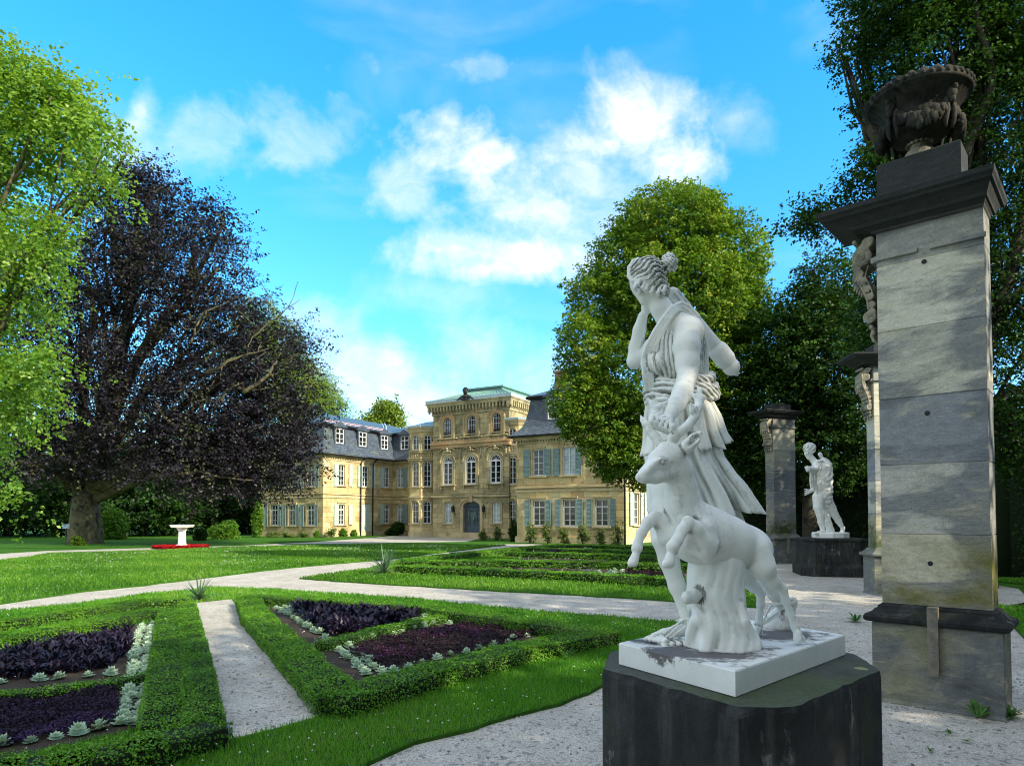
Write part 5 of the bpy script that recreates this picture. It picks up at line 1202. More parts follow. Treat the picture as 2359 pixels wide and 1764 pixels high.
skirt('underskirt', [(1492,1005,1650,1000,3.5,0),(1490,1050,1664,1048,3.49,.03),(1497,1092,1690,1082,3.48,.06),(1502,1130,1722,1116,3.47,.10),(1508,1172,1750,1158,3.46,.14)], .140, 9, .10, 9, .055)
# quiver
qa, qb = P(1550,676,3.60), P(1682,842,3.68); d_ = (qb-qa)/np.linalg.norm(qb-qa)
S = SDF(np.minimum(qa, qb)-.12, np.maximum(qa, qb)+.12, .006)
S.cap(qa, qb, .034, .043, .01)
for t in (.80, .84, .90): S.cap(qa+(qb-qa)*t, qa+(qb-qa)*(t+.008), .055, .055, .003)
S.ell(qb+d_*.012, (.046,.046,.046), .01); S.ell(qb+d_*.060, (.012,.012,.012), .01)
for t in np.linspace(0, 6.28, 9)[:-1]:
    s1 = np.cross(d_, [0,1,0]); s1 /= np.linalg.norm(s1); s2 = np.cross(d_, s1); o_ = (s1*math.cos(t)+s2*math.sin(t)); S.cap(qa+o_*.032, qa+(qb-qa)*.22+o_*.036, .007, .006, .004); S.ell(qa+(qb-qa)*.87+o_*.048, (.007,.007,.007), .004)
fixto(S.mesh('quiver', M_marble, diana), dbase)
# ---- the deer
S = SDF((.45, 2.6, 1.05), (1.75, 3.95, 2.45), .0075)
ch(S, [(1474,1099,2.92,11),(1488,1090,2.94,14.5),(1502,1080,2.96,19),(1518,1066,2.98,25),(1540,1056,3.01,30)], .02)
ch(S, [(1484,1106,2.92,8),(1510,1100,2.95,13),(1538,1088,3.0,24)], .02); ch(S, [(1510,1054,2.98,14),(1532,1034,3.0,17)], .02)
ch(S, [(1546,1048,3.02,28),(1562,1082,3.05,31),(1568,1120,3.08,33),(1572,1160,3.11,40),(1582,1196,3.13,48)], .03)
S.ell(P(1590,1222,3.15), (.110,.118,.135), .04); S.ell(P(1618,1232,3.17), (.13,.128,.138), .05)
ch(S, [(1605,1222,3.16,55),(1640,1238,3.20,60),(1675,1250,3.24,58),(1712,1258,3.30,47),(1736,1268,3.34,40)], .04)
S.ell(P(1738,1264,3.31), (.075,.10,.085), .04)
ch(S, [(1738,1270,3.24,34),(1758,1308,3.22,27),(1776,1336,3.24,18),(1802,1356,3.26,11.5)], .02)
ch(S, [(1802,1356,3.26,11.5),(1811,1385,3.27,8.6),(1822,1418,3.28,7.8),(1832,1442,3.29,9.5),(1836,1455,3.29,8.5)], .012)
ch(S, [(1836,1458,3.27,8.5),(1838,1472,3.265,10.5)], .004); ch(S, [(1838,1458,3.30,8),(1846,1471,3.30,9)], .004)
ch(S, [(1716,1290,3.40,32),(1712,1326,3.44,24),(1738,1350,3.47,14),(1753,1364,3.49,10.5)], .02)
ch(S, [(1753,1364,3.49,10.5),(1752,1392,3.50,8),(1749,1420,3.51,7.5),(1748,1436,3.51,9.5),(1745,1446,3.51,8.5)], .012); ch(S, [(1745,1448,3.50,8),(1740,1458,3.49,9.5)], .004); ch(S, [(1748,1448,3.53,8),(1748,1457,3.53,9)], .004)
# near foreleg
ch(S, [(1600,1240,3.05,34),(1622,1262,3.04,27),(1632,1288,3.04,12)], .02); ch(S, [(1632,1288,3.04,10),(1618,1248,3.02,24),(1600,1218,2.99,20),(1585,1203,2.97,14)], .012)
ch(S, [(1585,1203,2.97,15),(1572,1222,2.95,14),(1560,1244,2.93,13),(1549,1260,2.92,14.5),(1547,1272,2.92,9.5)], .010); ch(S, [(1545,1279,2.915,11),(1540,1296,2.905,14)], .003); ch(S, [(1540,1296,2.905,13),(1533,1300,2.895,9)], .006); S.cut(P(1537,1338,2.90), .056, .002); S.cut(P(1541,1283,2.887), .0045, .002, P(1534,1302,2.868)); ch(S, [(1556,1268,2.93,7),(1560,1274,2.94,4)], .006)
# far foreleg
ch(S, [(1545,1230,3.14,34),(1528,1205,3.14,22),(1508,1192,3.12,15)], .02); ch(S, [(1508,1192,3.12,14.5),(1492,1204,3.10,13),(1478,1228,3.08,11),(1470,1248,3.07,9.5),(1467,1263,3.06,12),(1465,1273,3.06,8)], .012)
ch(S, [(1464,1279,3.05,9.5),(1458,1295,3.04,12)], .003); ch(S, [(1458,1295,3.04,11),(1453,1298,3.03,8)], .006); S.cut(P(1456,1335,3.035), .058, .002); S.cut(P(1458,1283,3.028), .004, .002, P(1453,1300,3.012))
# hoof edges, fetlock tufts, shoulder and haunch muscle
for (x, y, Y, r_) in ((1837,1457,3.285,10),(1746,1447,3.50,9)):
    for t in np.linspace(0, 6.283, 11)[:-1]: S.ell(P(x+r_*.85*math.cos(t), y+1.5*math.sin(t*3), Y-.022*math.sin(t)), (.0055,.0055,.009), .003)
ch(S, [(1606,1180,3.06,12),(1628,1215,3.03,14),(1640,1250,3.03,12)], .03); ch(S, [(1722,1232,3.26,14),(1748,1256,3.24,16),(1764,1288,3.22,14)], .03); ch(S, [(1560,1150,3.05,10),(1575,1190,3.04,12)], .03)
S.cut(P(1606,1272,2.98), .02, .03, P(1590,1240,2.96)); ch(S, [(1797,1350,3.25,7),(1806,1356,3.26,8)], .006)
for i in range(0): ch(S, [(1650+i*14,1200+i*5,3.13,3),(1656+i*14,1270+i*2,3.10,3.2),(1650+i*13,1300,3.12,2.5)], .03)
# ears
ch(S, [(1566,1042,3.01,9),(1583,1028,2.98,16),(1600,1011,2.97,14),(1616,993,2.97,3)], .006); S.cut(P(1584,1028,2.935), .020, .003, P(1605,1004,2.945))
ch(S, [(1548,1024,3.16,7),(1556,1008,3.18,10),(1560,996,3.20,3)], .008)
# eye, nostril, mouth
S.cut(P(1526,1062,2.915), .016, .004); S.ell(P(1527,1062,2.925), (.013,.012,.011), .001); S.cut(P(1517,1067,2.915), .004, .003, P(1507,1074,2.925)); S.chain([(P(1515,1062,2.918),.004),(P(1524,1055,2.908),.0045),(P(1538,1059,2.915),.0035)], .003)
S.cut(P(1477,1097,2.893), .0065, .003, P(1471,1102,2.899)); S.cut(P(1474,1114,2.897), .0045, .002, P(1490,1111,2.899)); S.cut(P(1490,1111,2.899), .0045, .002, P(1508,1101,2.915)); S.cap(P(1490,1085,2.912), P(1512,1062,2.93), .012, .010, .02); S.ell(P(1628,1262,3.02), (.02,.02,.05), .02)
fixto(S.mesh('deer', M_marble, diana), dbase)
S = SDF((.50, 2.8, 2.0), (1.35, 3.5, 2.58), .0055)
def antl(pts): ch(S, [(a, b, c, d*1.18) for a, b, c, d in pts], .006)
antl([(1543,1022,3.02,10.5),(1548,1008,3.01,9),(1564,996,3.0,9.5),(1584,982,3.0,9.5),(1600,960,3.01,9),(1609,938,3.03,8.5),(1612,918,3.05,8),(1611,902,3.06,5),(1608,891,3.07,2)])
antl([(1600,955,3.01,7.5),(1596,944,3.0,7),(1591,930,2.99,2.5)]); antl([(1609,925,3.04,6),(1601,912,3.05,5),(1589,906,3.06,2)]); antl([(1560,1000,3.0,7),(1549,984,2.99,6),(1543,966,3.0,3)])
antl([(1519,1020,3.03,9.5),(1508,1004,3.04,9),(1496,990,3.05,8.5),(1488,978,3.06,7.5),(1481,968,3.07,5),(1476,957,3.08,2)])
antl([(1500,990,3.07,7),(1506,972,3.10,7.5),(1508,955,3.13,7.5),(1508,942,3.15,7),(1500,930,3.16,4.5),(1495,918,3.17,2)]); antl([(1508,944,3.15,6.5),(1522,934,3.16,5.5),(1538,925,3.17,2.5)])
S.disp((.5,2.8,2.0), (1.35,3.5,2.58), lambda p: .0012*np.sin(p[...,0]*500+p[...,2]*220))
fixto(S.mesh('antlers', M_marble, diana), dbase)
# ---- tree stump under the belly
S = SDF((.75, 2.9, 1.06), (1.45, 3.6, 1.75), .007)
ch(S, [(1650,1300,3.24,64),(1648,1380,3.24,63),(1654,1440,3.245,68),(1664,1488,3.25,84)], .02)
for (x, a_) in ((1588,-1),(1740,1),(1700,.4),(1625,-.4)): ch(S, [(1655+a_*50,1430,3.16,18),(x,1500-abs(a_)*10,3.12 if abs(a_) < .9 else 3.25,14)], .03)
ch(S, [(1600,1372,3.14,17),(1582,1376,3.10,14)], .01); S.cut(P(1578,1374,3.055), .010, .006)
ch(S, [(1703,1395,3.14,10),(1714,1430,3.13,13),(1722,1470,3.14,10)], .01)
S.disp((.75,2.9,1.06), (1.45,3.6,1.75), lambda p: .003*np.sin(p[...,0]*45+p[...,2]*14)*np.sin(p[...,2]*30)+.0018*np.sin(p[...,0]*130+np.sin(p[...,2]*20)*2))
S.f[:, :, :int((ZP-.006-1.06)/.007)+1] = .3
fixto(S.mesh('tree_stump', M_marble, diana), dbase)

# ================================================================ second statue and pedestal
yA = 20.0
def A_(x, y, r, dY=0.): return K(x, y, yA+dY, r)
abase = P(1912, 1190, yA); abase[2] = 0
ap = thing('pedestal', 'low blackened octagonal pedestal with a stepped foot, under the distant archer statue', 'pedestal', abase, math.radians(-12))
def octa(hx, c): return [(-hx+c,-hx),(hx-c,-hx),(hx,-hx+c),(hx,hx-c),(hx-c,hx),(-hx+c,hx),(-hx,hx-c),(-hx,-hx+c)]
mb = MB()
mb.rings([[(*p, z) for p in octa(h, c)] for z, h, c in ((0,.95,.30),(.24,.95,.30),(.29,.93,.29),(.32,.88,.27),(.36,.87,.27),(.37,.86,.27),(.98,.855,.27),(1.01,.88,.27),(1.07,.88,.27))]); mb.build('pedestal_body', M_ped, ap)
zA = 1.071
a2 = np.array([abase[0], abase[1], zA])
apo = thing('statue', 'white statue of a young man with cloak and quiver on the low far pedestal', 'statue', a2)
mb = MB(); mb.lathe([(.50,0),(.52,.02),(.52,.15),(.50,.17)], (0,0,0), 10); mb.build('marble_base', M_marble2, apo)
lo = P(1840,1262,yA)-.6; hi = P(1965,1010,yA)+.6
S = SDF((lo[0]+.45, yA-.75, zA+.1), (hi[0]-.3, yA+.65, 4.15), .017)
def ca(pts, k=.03): S.chain([A_(*p) for p in pts], k)
ca([(1893,1080,18.5),(1894,1100,18),(1896,1122,16),(1893,1142,17)], .06); ca([(1884,1092,10,-.1),(1888,1125,11,-.08)], .05); ca([(1880,1072,9.5,-.1),(1902,1066,10,.1)], .06); ca([(1866,1050,6.5),(1878,1066,8)], .03)
S.ell(A_(1863,1038,1)[0], (.125,.15,.165), .03); ca([(1862,1046,8.5),(1863,1054,5)], .03); S.ell(A_(1860,1043,1,-.145)[0], (.022,.04,.05), .02)
S.cut(A_(1855,1038,1,-.145)[0], .022, .012); S.cut(A_(1866,1038,1,-.145)[0], .022, .012)
ca([(1884,1073,9.5,-.10),(1875,1082,8.5,-.32),(1864,1080,6.5,-.55)], .03); S.ell(A_(1861,1079,1,-.62)[0], (.065,.07,.075), .02)
for i in range(4): ca([(1860+i*1.5,1074+i*3,1.9,-.66),(1855+i*1.2,1076+i*3,1.7,-.68),(1857+i,1080+i*2,1.5,-.64)], .008)
ca([(1904,1074,9,.15),(1900,1100,7.5,.25),(1880,1122,6,.2),(1868,1130,4.5,.1)], .03); 
for i in range(4): ca([(1868,1130+i,2.0,.1),(1858-i*.5,1127+i*4,1.6,.05),(1853,1126+i*4.5,1.2,.03)], .008)
ca([(1886,1145,14,-.05),(1885,1168,11,-.08),(1890,1188,8.6,-.1)], .03); ca([(1890,1188,8.4,-.1),(1892,1202,8,-.08),(1896,1222,5,-.05)], .02); ca([(1897,1224,5,-.03),(1886,1227,4.5,-.15),(1874,1230,3,-.28)], .02)
ca([(1902,1148,14,.05),(1914,1170,11,.1),(1923,1185,8.5,.15)], .03); ca([(1923,1185,8.4,.15),(1931,1198,7.5,.2),(1940,1214,4.6,.25)], .02); ca([(1942,1216,5,.25),(1940,1224,4.5,.18),(1935,1230,3.2,.1)], .02)
S.mesh('figure', M_marble2, apo).location = tuple(-a2)
S = SDF((lo[0]+.45, yA-.9, zA+.1), (hi[0]-.3, yA+.65, 4.15), .015)
S.ell(A_(1865,1033,1)[0], (.175,.175,.18), .03); cc = A_(1864,1034,1)[0]
S.disp(cc-.3, cc+.3, lambda p: .018*np.sin(p[...,0]*48+np.sin(p[...,2]*30)*1.5)*np.sin(p[...,2]*52+p[...,1]*30)); S.cut(A_(1859,1047,1,-.2)[0], .105, .02); S.ell(A_(1866,1026,1)[0], (.08,.08,.06), .03)
S.mesh('hair', M_marble2, apo).location = tuple(-a2)
S = SDF((lo[0]+.45, yA-.95, zA+.1), (hi[0]-.3, yA+.65, 4.15), .014)
ca([(1897,1078,18.5),(1899,1105,17.5),(1900,1130,17),(1903,1152,13),(1905,1162,7)], .05); ca([(1884,1064,6,-.15),(1898,1062,7,-.02),(1908,1070,8,.12)], .03)
fcn = A_(1886,1085,1)[0]
S.disp((-99,-99,0), (99,99,9), lambda p: .011*np.sin(48*np.sqrt((p[...,0]-fcn[0])**2*.6+(p[...,2]-fcn[2])**2)+3*p[...,1]))
for i, x in enumerate((1867,1870.5,1874,1877.5,1881)): ca([(x+1,1084+i,2.6,-.45+i*.05),(x,1105,2.4,-.42+i*.05),(x+1,1124+i*3-(i % 2)*6,1.8,-.38+i*.05)], .012)
S.mesh('cloak', M_marble2, apo).location = tuple(-a2)
S = SDF((lo[0]+.45, yA-.6, zA+.1), (hi[0]-.2, yA+.85, 4.15), .018)
ca([(1889,1046,3.6,.25),(1913,1092,5.5,.35)], .02); ca([(1910,1087,7,.35),(1912,1091,6.5,.35)], .01); ca([(1889,1046,4.8,.25),(1890,1048,4.8,.25)], .01); S.mesh('quiver', M_marble2, apo).location = tuple(-a2)
S = SDF((lo[0]+.45, yA-.6, zA+.1), (hi[0]-.2, yA+.65, 3.0), .018)
ca([(1903,1168,7,.15),(1907,1200,7,.15),(1914,1230,10,.12)], .03); S.disp((-99,-99,0), (99,99,9), lambda p: .01*np.sin(p[...,2]*22)*np.sin(p[...,0]*40)); S.mesh('tree_stump', M_marble2, apo).location = tuple(-a2)

# ================================================================ gate pillars
def pillar_mat(name, seed, green, dim=1.0):
    m, nt, b, o = nodes(name)
    tc = nt.nodes.new('ShaderNodeTexCoord'); sp = nt.nodes.new('ShaderNodeSeparateXYZ'); nt.links.new(tc.outputs['Object'], sp.inputs[0]); x, y, z = sp.outputs
    n1 = noise(nt, 1.25, 7, .55, dist=.7, off=(seed,2,3), stretch=(.8,.8,2.3)); n2 = noise(nt, 11, 9, .74, stretch=(.8,.8,1.7), dist=.35); n3 = noise(nt, 1.1, 9, .6, off=(seed+5,1,4), dist=.4); n4 = noise(nt, 60, 4, .65); n5 = noise(nt, 3.0, 7, .65, stretch=(.6,.6,2.2), off=(2,seed,1), dist=1.2)
    # alternating courses: pale buff and blue-grey sandstone
    course_ = nt.nodes.new('ShaderNodeValToRGB'); course_.color_ramp.interpolation = 'CONSTANT'; e = course_.color_ramp.elements
    vals = [(0, (.27,.265,.22)), (.190, (.56,.52,.39)), (.328, (.50,.485,.43)), (.464, (.26,.275,.30)), (.596, (.56,.54,.45)), (.732, (.68,.65,.53)), (.866, (.38,.37,.34))]
    while len(e) < len(vals): e.new(.5)
    for q_, (p_, c_) in zip(e, vals): q_.position = p_; q_.color = C(tuple(v_*dim for v_ in c_))
    nt.links.new(mth(nt, 'DIVIDE', z, 4.7), course_.inputs[0]); col = course_.outputs[0]
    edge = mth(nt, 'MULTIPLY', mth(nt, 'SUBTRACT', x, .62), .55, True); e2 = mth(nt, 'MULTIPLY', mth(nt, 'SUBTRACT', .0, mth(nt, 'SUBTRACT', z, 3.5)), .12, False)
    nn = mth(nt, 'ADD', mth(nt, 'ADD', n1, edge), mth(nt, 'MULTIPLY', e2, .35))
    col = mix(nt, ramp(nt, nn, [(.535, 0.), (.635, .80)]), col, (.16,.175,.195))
    col = mix(nt, ramp(nt, n5, [(.54, 0.), (.66, .6)]), col, (.46,.43,.32))
    lowm = ramp(nt, mth(nt, 'DIVIDE', z, 4.7), [(.0, .25), (.185, .35), (.20, 1.), (.27, .9), (.33, .04), (1., 0.)])
    col = mix(nt, mth(nt, 'MULTIPLY', mth(nt, 'ADD', lowm, .12), ramp(nt, n3, [(.42, 0.), (.58, 1.)])), col, green)
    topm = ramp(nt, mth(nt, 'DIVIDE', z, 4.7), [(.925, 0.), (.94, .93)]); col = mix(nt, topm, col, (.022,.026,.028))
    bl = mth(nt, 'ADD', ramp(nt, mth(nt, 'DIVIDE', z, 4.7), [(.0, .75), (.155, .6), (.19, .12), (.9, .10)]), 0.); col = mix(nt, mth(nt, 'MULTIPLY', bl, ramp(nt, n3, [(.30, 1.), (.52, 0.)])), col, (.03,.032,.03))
    col = mix(nt, .55, col, ramp(nt, n2, [(.3, .28), (.7, .72)]), 'OVERLAY'); col = mix(nt, .4, col, ramp(nt, n4, [(.3, .3), (.7, .7)]), 'OVERLAY')
    wv = nt.nodes.new('ShaderNodeTexWave'); wv.bands_direction = 'Z'; wv.inputs['Scale'].default_value = 5.5; wv.inputs['Distortion'].default_value = 9; wv.inputs['Detail'].default_value = 5; wv.inputs['Detail Scale'].default_value = .9; wv.inputs['Detail Roughness'].default_value = .65
    mpw = nt.nodes.new('ShaderNodeMapping'); mpw.inputs['Rotation'].default_value = (0, .22, 0); nt.links.new(tc.outputs['Object'], mpw.inputs[0]); nt.links.new(mpw.outputs[0], wv.inputs['Vector'])
    wl = mth(nt, 'MULTIPLY', ramp(nt, wv.outputs['Fac'], [(.0, 1.), (.10, 0.)]), ramp(nt, n1, [(.42, 0.), (.56, 1.)]))
    col = mix(nt, mth(nt, 'MULTIPLY', wl, .14), col, (.10,.10,.09))
    n6 = noise(nt, 26, 5, .6, off=(seed,6,6)); col = mix(nt, ramp(nt, n6, [(.66, 0.), (.70, .7)]), col, (.07,.07,.06))
    setc(nt, b, col, .9, .2); bump(nt, b, mth(nt, 'SUBTRACT', mth(nt, 'ADD', n2, mth(nt, 'MULTIPLY', n4, .3)), mth(nt, 'MULTIPLY', wl, .25)), .6, .012); return m
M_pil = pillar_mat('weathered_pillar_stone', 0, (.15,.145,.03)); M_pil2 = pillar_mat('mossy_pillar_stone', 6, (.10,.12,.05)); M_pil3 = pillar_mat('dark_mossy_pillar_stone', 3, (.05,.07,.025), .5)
M_scroll = stone('carved_scroll_stone', (.30,.27,.20), (.42,.38,.28), (.12,.12,.11), (.14,.15,.08), stain=.4, sscale=2.5)
M_urn = stone('dark_urn_stone', (.015,.015,.014), (.06,.057,.046), (.009,.009,.010), (.02,.03,.015), stain=.5, sscale=2.2)
def pillar(label, A, dirx, scl, cap_h, near=False, mat=None):
    mat = mat or M_pil; ang = math.atan2(dirx[1], dirx[0]); t = thing('gate_pillar', label, 'pillar', (A[0], A[1], 0), ang, 'stone pillars round the gravel court'); t.scale = (scl, scl, scl)
    W_, D_ = 1.0, .50
    def rg(l, r_, f, k, z): return [(l, f, z), (r_, f, z), (r_, k, z), (l, k, z)]
    mb = MB()
    mb.rings([rg(-.02,W_+.02,-.02,D_+.02,0), rg(0,W_,0,D_,.03), rg(0,W_,0,D_,.715), rg(.01,W_-.01,.01,D_-.01,.73)]); mb.build('plinth', mat, t)
    mb = MB(); pr_ = [(-.035,.731),(-.055,.745),(-.06,.775),(-.045,.80),(-.02,.805),(-.005,.815),(.025,.85),(.04,.855),(.045,.875),(.07,.895)]
    mb.rings([rg(i, W_-i, i, D_-i, z) for i, z in pr_]); mb.build('base_moulding', M_ped if near else mat, t)
    mb = MB(); zz = [.896, 1.54, 2.18, 2.80, 3.44, 4.07, 4.40]; r = random.Random(1)
    for i in range(len(zz)-1):
        g_ = .0045 if i else 0; s0 = .075+r.uniform(0, .004); mb.rings([rg(s0+.006, W_-s0-.006, s0+.006, D_-s0-.006, zz[i]+.0005), rg(s0, W_-s0, s0, D_-s0, zz[i]+g_+.003), rg(s0, W_-s0, s0, D_-s0, zz[i+1]-.004), rg(s0+.006, W_-s0-.006, s0+.006, D_-s0-.006, zz[i+1]-.0005)])
    mb.build('shaft', mat, t)
    mb = MB(); mb.box(.06, .42, .045, .076, 4.13, 4.17); mb.box(.52, W_-.06, .045, .076, 4.13, 4.17); mb.box(.03, .10, .06, D_-.06, 4.12, 4.17)
    mb.build('necking_band', mat, t)
    mb = MB(); cp = [(.0,4.401),(.02,4.41),(.02,4.43),(.06,4.455),(.09,4.46),(.10,4.49),(.17,4.55),(.22,4.56),(.23,4.58),(.26,4.60),(.27,4.64)]
    mb.rings([rg(.075-o*1.0-(.20*min(1, o/.17)), W_-.075+o*.42, .075-o, D_-.075+o, z) for o, z in cp]); mb.build('cornice', mat, t)
    mb = MB(); mb.rings([rg(.09, .77, .08, D_-.06, 4.641), rg(.09, .77, .08, D_-.06, 4.641+cap_h-.01), rg(.10, .76, .09, D_-.07, 4.641+cap_h)]); mb.build('cap_block', mat, t)
    # iron dowel holes and the vertical groove for the gate
    mb = MB()
    for z in (4.05, 2.62, 1.25): mb.lathe([(.022,0),(.026,.01),(.016,.014)], (0,0,0), 8); 
    hv = MB()
    for z in (4.03, 2.64, 1.28):
        c = [(.47+.022*math.cos(a), .0745, z+.022*math.sin(a)) for a in [6.283*i/10 for i in range(10)]]; hv.rings([[(x_, .090, z_) for x_, _, z_ in c], [(x_, .0725, z_) for x_, _, z_ in c], [(.47+(x_-.47)*.7, .071, z+(z_-z)*.7) for x_, _, z_ in c]])
    hv.build('dowel_hole', M_black, t)
    gv = MB(); gv.rings([[(x_, y_, z_) for x_, y_ in ((.46,-.062),(.545,-.062),(.54,.02),(.465,.02))] for z_ in (.30, .60, .90)])
    gv.build('cement_strip', M_cem, t)
    S = SDF((-.26, .0, 3.30), (.12, D_, 4.42), .008 if near else .012)
    y0, y1 = .10, D_-.10
    def seg(x_, z_, r_, k=.008, ya=y0, yb=y1): S.cap((x_, ya, z_), (x_, yb, z_), r_, r_, k)
    seg(-.06, 4.22, .088, .006); seg(.0, 3.62, .058, .006)
    for (x_, z_, r_) in ((-.045,4.30,.05),(-.01,4.35,.05),(-.105,4.14,.045),(-.09,4.06,.045),(-.06,3.98,.044),(-.025,3.90,.040),(.005,3.82,.036),(.02,3.74,.034),(.02,3.67,.035),(.01,3.52,.022),(.03,3.46,.020)): seg(x_, z_, r_, .012, y0+.012, y1-.012)
    yy_ = (S.lo[1]+np.arange(S.n[1])*S.h)[None, :, None]; S.f = np.maximum(S.f, (np.abs(yy_-D_/2)-(D_/2-.10)).astype(np.float32))
    def ridge(cx, cz, R0, a0, turns, sg, r0):
        n_ = 44; 
        for yy in (y0, y1):
            pts = []
            for i in range(n_): u = i/(n_-1); a = a0+sg*u*turns*6.283; R_ = R0*(1-.88*u); pts.append(((cx+R_*math.cos(a), yy, cz+R_*math.sin(a)), r0*(1-.4*u)))
            S.chain(pts, .002)
    ridge(-.06, 4.22, .088, 1.2, 2.1, 1, .011); ridge(.0, 3.62, .056, -1.2, 1.9, -1, .008)
    for yy in (y0, y1):
        S.chain([((-.03,yy,4.345),.009),((-.135,yy,4.17),.009),((-.12,yy,4.06),.009),((-.085,yy,3.96),.009),((-.045,yy,3.87),.009),((-.015,yy,3.78),.009),((-.01,yy,3.70),.009)], .002)
        S.chain([((.0,yy,4.12),.007),((-.03,yy,4.02),.007),((.01,yy,3.92),.007),((.04,yy,3.82),.007)], .002)
    for j in range(4):
        yy = y0+.03+(y1-y0-.06)*j/3; S.chain([((-.10,yy,4.12),.026),((-.13,yy,4.03),.024),((-.12,yy,3.95),.018),((-.135,yy,3.91),.010)], .004); S.chain([((.03,yy,3.50),.02),((.01,yy,3.44),.015),((.03,yy,3.38),.010)], .004)
    S.cap((-.12,.10,4.375), (-.12,D_-.10,4.375), .022, .022, .01); S.cap((.03,.10,4.375), (.03,D_-.10,4.375), .022, .022, .03)
    S.mesh('scroll_bracket', M_scroll, t); return t
M_cem = speck('cement_patch', (.11,.105,.09), (.24,.22,.17), 12, .95, .8, .02)
dn = np.array([.739,-.674])
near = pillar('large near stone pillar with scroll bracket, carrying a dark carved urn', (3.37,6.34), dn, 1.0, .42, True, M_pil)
# middle and far pillars: shaft corner given, step back to the plinth corner
def corner(px, d, dirx, scl): X_ = (px-CX)/F*d; dx = np.array(dirx)/np.linalg.norm(dirx); dy = np.array([-dx[1], dx[0]]); return np.array([X_, d])-dx*.08*scl-dy*.08*scl
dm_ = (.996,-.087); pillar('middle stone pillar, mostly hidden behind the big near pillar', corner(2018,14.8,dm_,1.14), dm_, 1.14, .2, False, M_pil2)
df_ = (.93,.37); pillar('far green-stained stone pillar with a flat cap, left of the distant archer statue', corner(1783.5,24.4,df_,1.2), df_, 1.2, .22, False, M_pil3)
# ---- urn
dyn = np.array([.674,.739]); uc = np.array([3.37,6.34])+dn*.42+dyn*.25; ub = (uc[0], uc[1], 5.061)
urn = thing('garden_urn', 'dark carved stone urn with fruit garlands and a gadrooned rim on the big near pillar', 'urn', ub); urn.scale = (.85, .85, 1.08)
mb = MB(); mb.lathe([(.155,0),(.155,.025),(.135,.03),(.15,.05),(.13,.075),(.095,.085),(.085,.11),(.10,.125)], n=28); mb.build('foot', M_scroll, urn, True)
mb = MB()
for i in range(16): a = 6.283*i/16; mb.ball((.115*math.cos(a), .115*math.sin(a), .145), (.026,.026,.024), 8, 6)
mb.build('bead_ring', M_scroll, urn, True)
gm_ = lambda t, r_, z: 1+(.018*abs(math.sin(t*20)) if .16 < z < .50 else 0)
mb = MB(); mb.lathe([(.09,.13),(.17,.15),(.26,.19),(.325,.25),(.345,.30),(.34,.34),(.32,.365),(.335,.39),(.38,.43),(.44,.475),(.485,.50),(.505,.505),(.515,.52),(.515,.545),(.50,.56),(.47,.562),(.46,.55),(.35,.545),(.05,.54)], n=160, mod=gm_); mb.build('bowl', M_urn, urn, True)
mb = MB()
for i in range(40): a = 6.283*i/40; mb.ball((.505*math.cos(a), .505*math.sin(a), .548), (.030,.030,.026), 7, 5)
for i in range(22): a = 6.283*i/22; mb.ball((.42*math.cos(a), .42*math.sin(a), .575), (.062,.062,.050), 9, 6)
mb.build('gadrooned_rim', M_urn, urn, True)
mb = MB(); r = random.Random(8)
for kk in range(4):
    a0 = .3+kk*math.pi/2
    for j in range(26):
        u = (j+.5)/26; a = a0+u*math.pi/2; sag_ = .17*math.sin(math.pi*u); R_ = .355+.03*math.sin(math.pi*u)
        for m_ in range(3): s = (.020+.030*math.sin(math.pi*u))*r.uniform(.7, 1.2); mb.ball((R_*math.cos(a)+r.uniform(-.02,.02), R_*math.sin(a)+r.uniform(-.02,.02), .37-sag_+r.uniform(-.035,.035)), (s, s, s*1.2), 6, 5)
    c_, s_ = math.cos(a0), math.sin(a0); mb.ball((.40*c_, .40*s_, .41), (.050,.050,.058), 9, 7); mb.ball((.43*c_, .43*s_, .45), (.035,.035,.03), 8, 6); mb.ball((.41*c_, .41*s_, .36), (.03,.03,.04), 8, 6)
    for sg in (-1, 1):
        aa = a0+sg*.08; mb.tube([(.38*math.cos(aa), .38*math.sin(aa), .35), (.39*math.cos(aa+sg*.04), .39*math.sin(aa+sg*.04), .27), (.37*math.cos(aa+sg*.07), .37*math.sin(aa+sg*.07), .19), (.36*math.cos(aa+sg*.03), .36*math.sin(aa+sg*.03), .13)], [.014,.024,.026,.008], 6)
mb.build('garland', M_urn, urn, True)

# ================================================================ fluted column stub and red bed
cb_ = G(419, 1262, 0); col = thing('fluted_column', 'short fluted white stone column with a square top standing in the red flower bed', 'column', cb_)
mb = MB(); mb.box(-.36,.36,-.36,.36,0,.10); mb.lathe([(.34,.10),(.36,.13),(.33,.17),(.27,.18),(.26,.20)], n=24); mb.build('base', M_trimw if 'M_trimw' in globals() else M_marble, col)
mb = MB(); mb.lathe([(.215,.20),(.20,.5),(.19,.95)], n=120, mod=lambda t, r_, z: 1-.10*abs(math.sin(t*9))**.6); mb.build('shaft', M_marble, col)
mb = MB(); mb.lathe([(.22,.95),(.25,.97),(.25,.99),(.23,1.0),(.30,1.10),(.36,1.14)], n=24); mb.box(-.42,.42,-.42,.42,1.14,1.20); mb.box(-.45,.45,-.45,.45,1.20,1.27); mb.build('capital', M_marble, col)
M_redf = leafmat('red_flower', (.20,.004,.006), (.62,.015,.02), .1, .6)
r = np.random.default_rng(77); n = 6000; a = r.uniform(0, 6.283, n); rad = np.sqrt(r.uniform(.03, 1, n)); Pc = np.stack([cb_[0]+rad*np.cos(a)*1.4, cb_[1]-.1+rad*np.sin(a)*1.35, r.uniform(.04,.17,n)], 1); V, Q = leaf_quads(Pc, .085, r, 1.0, .8)
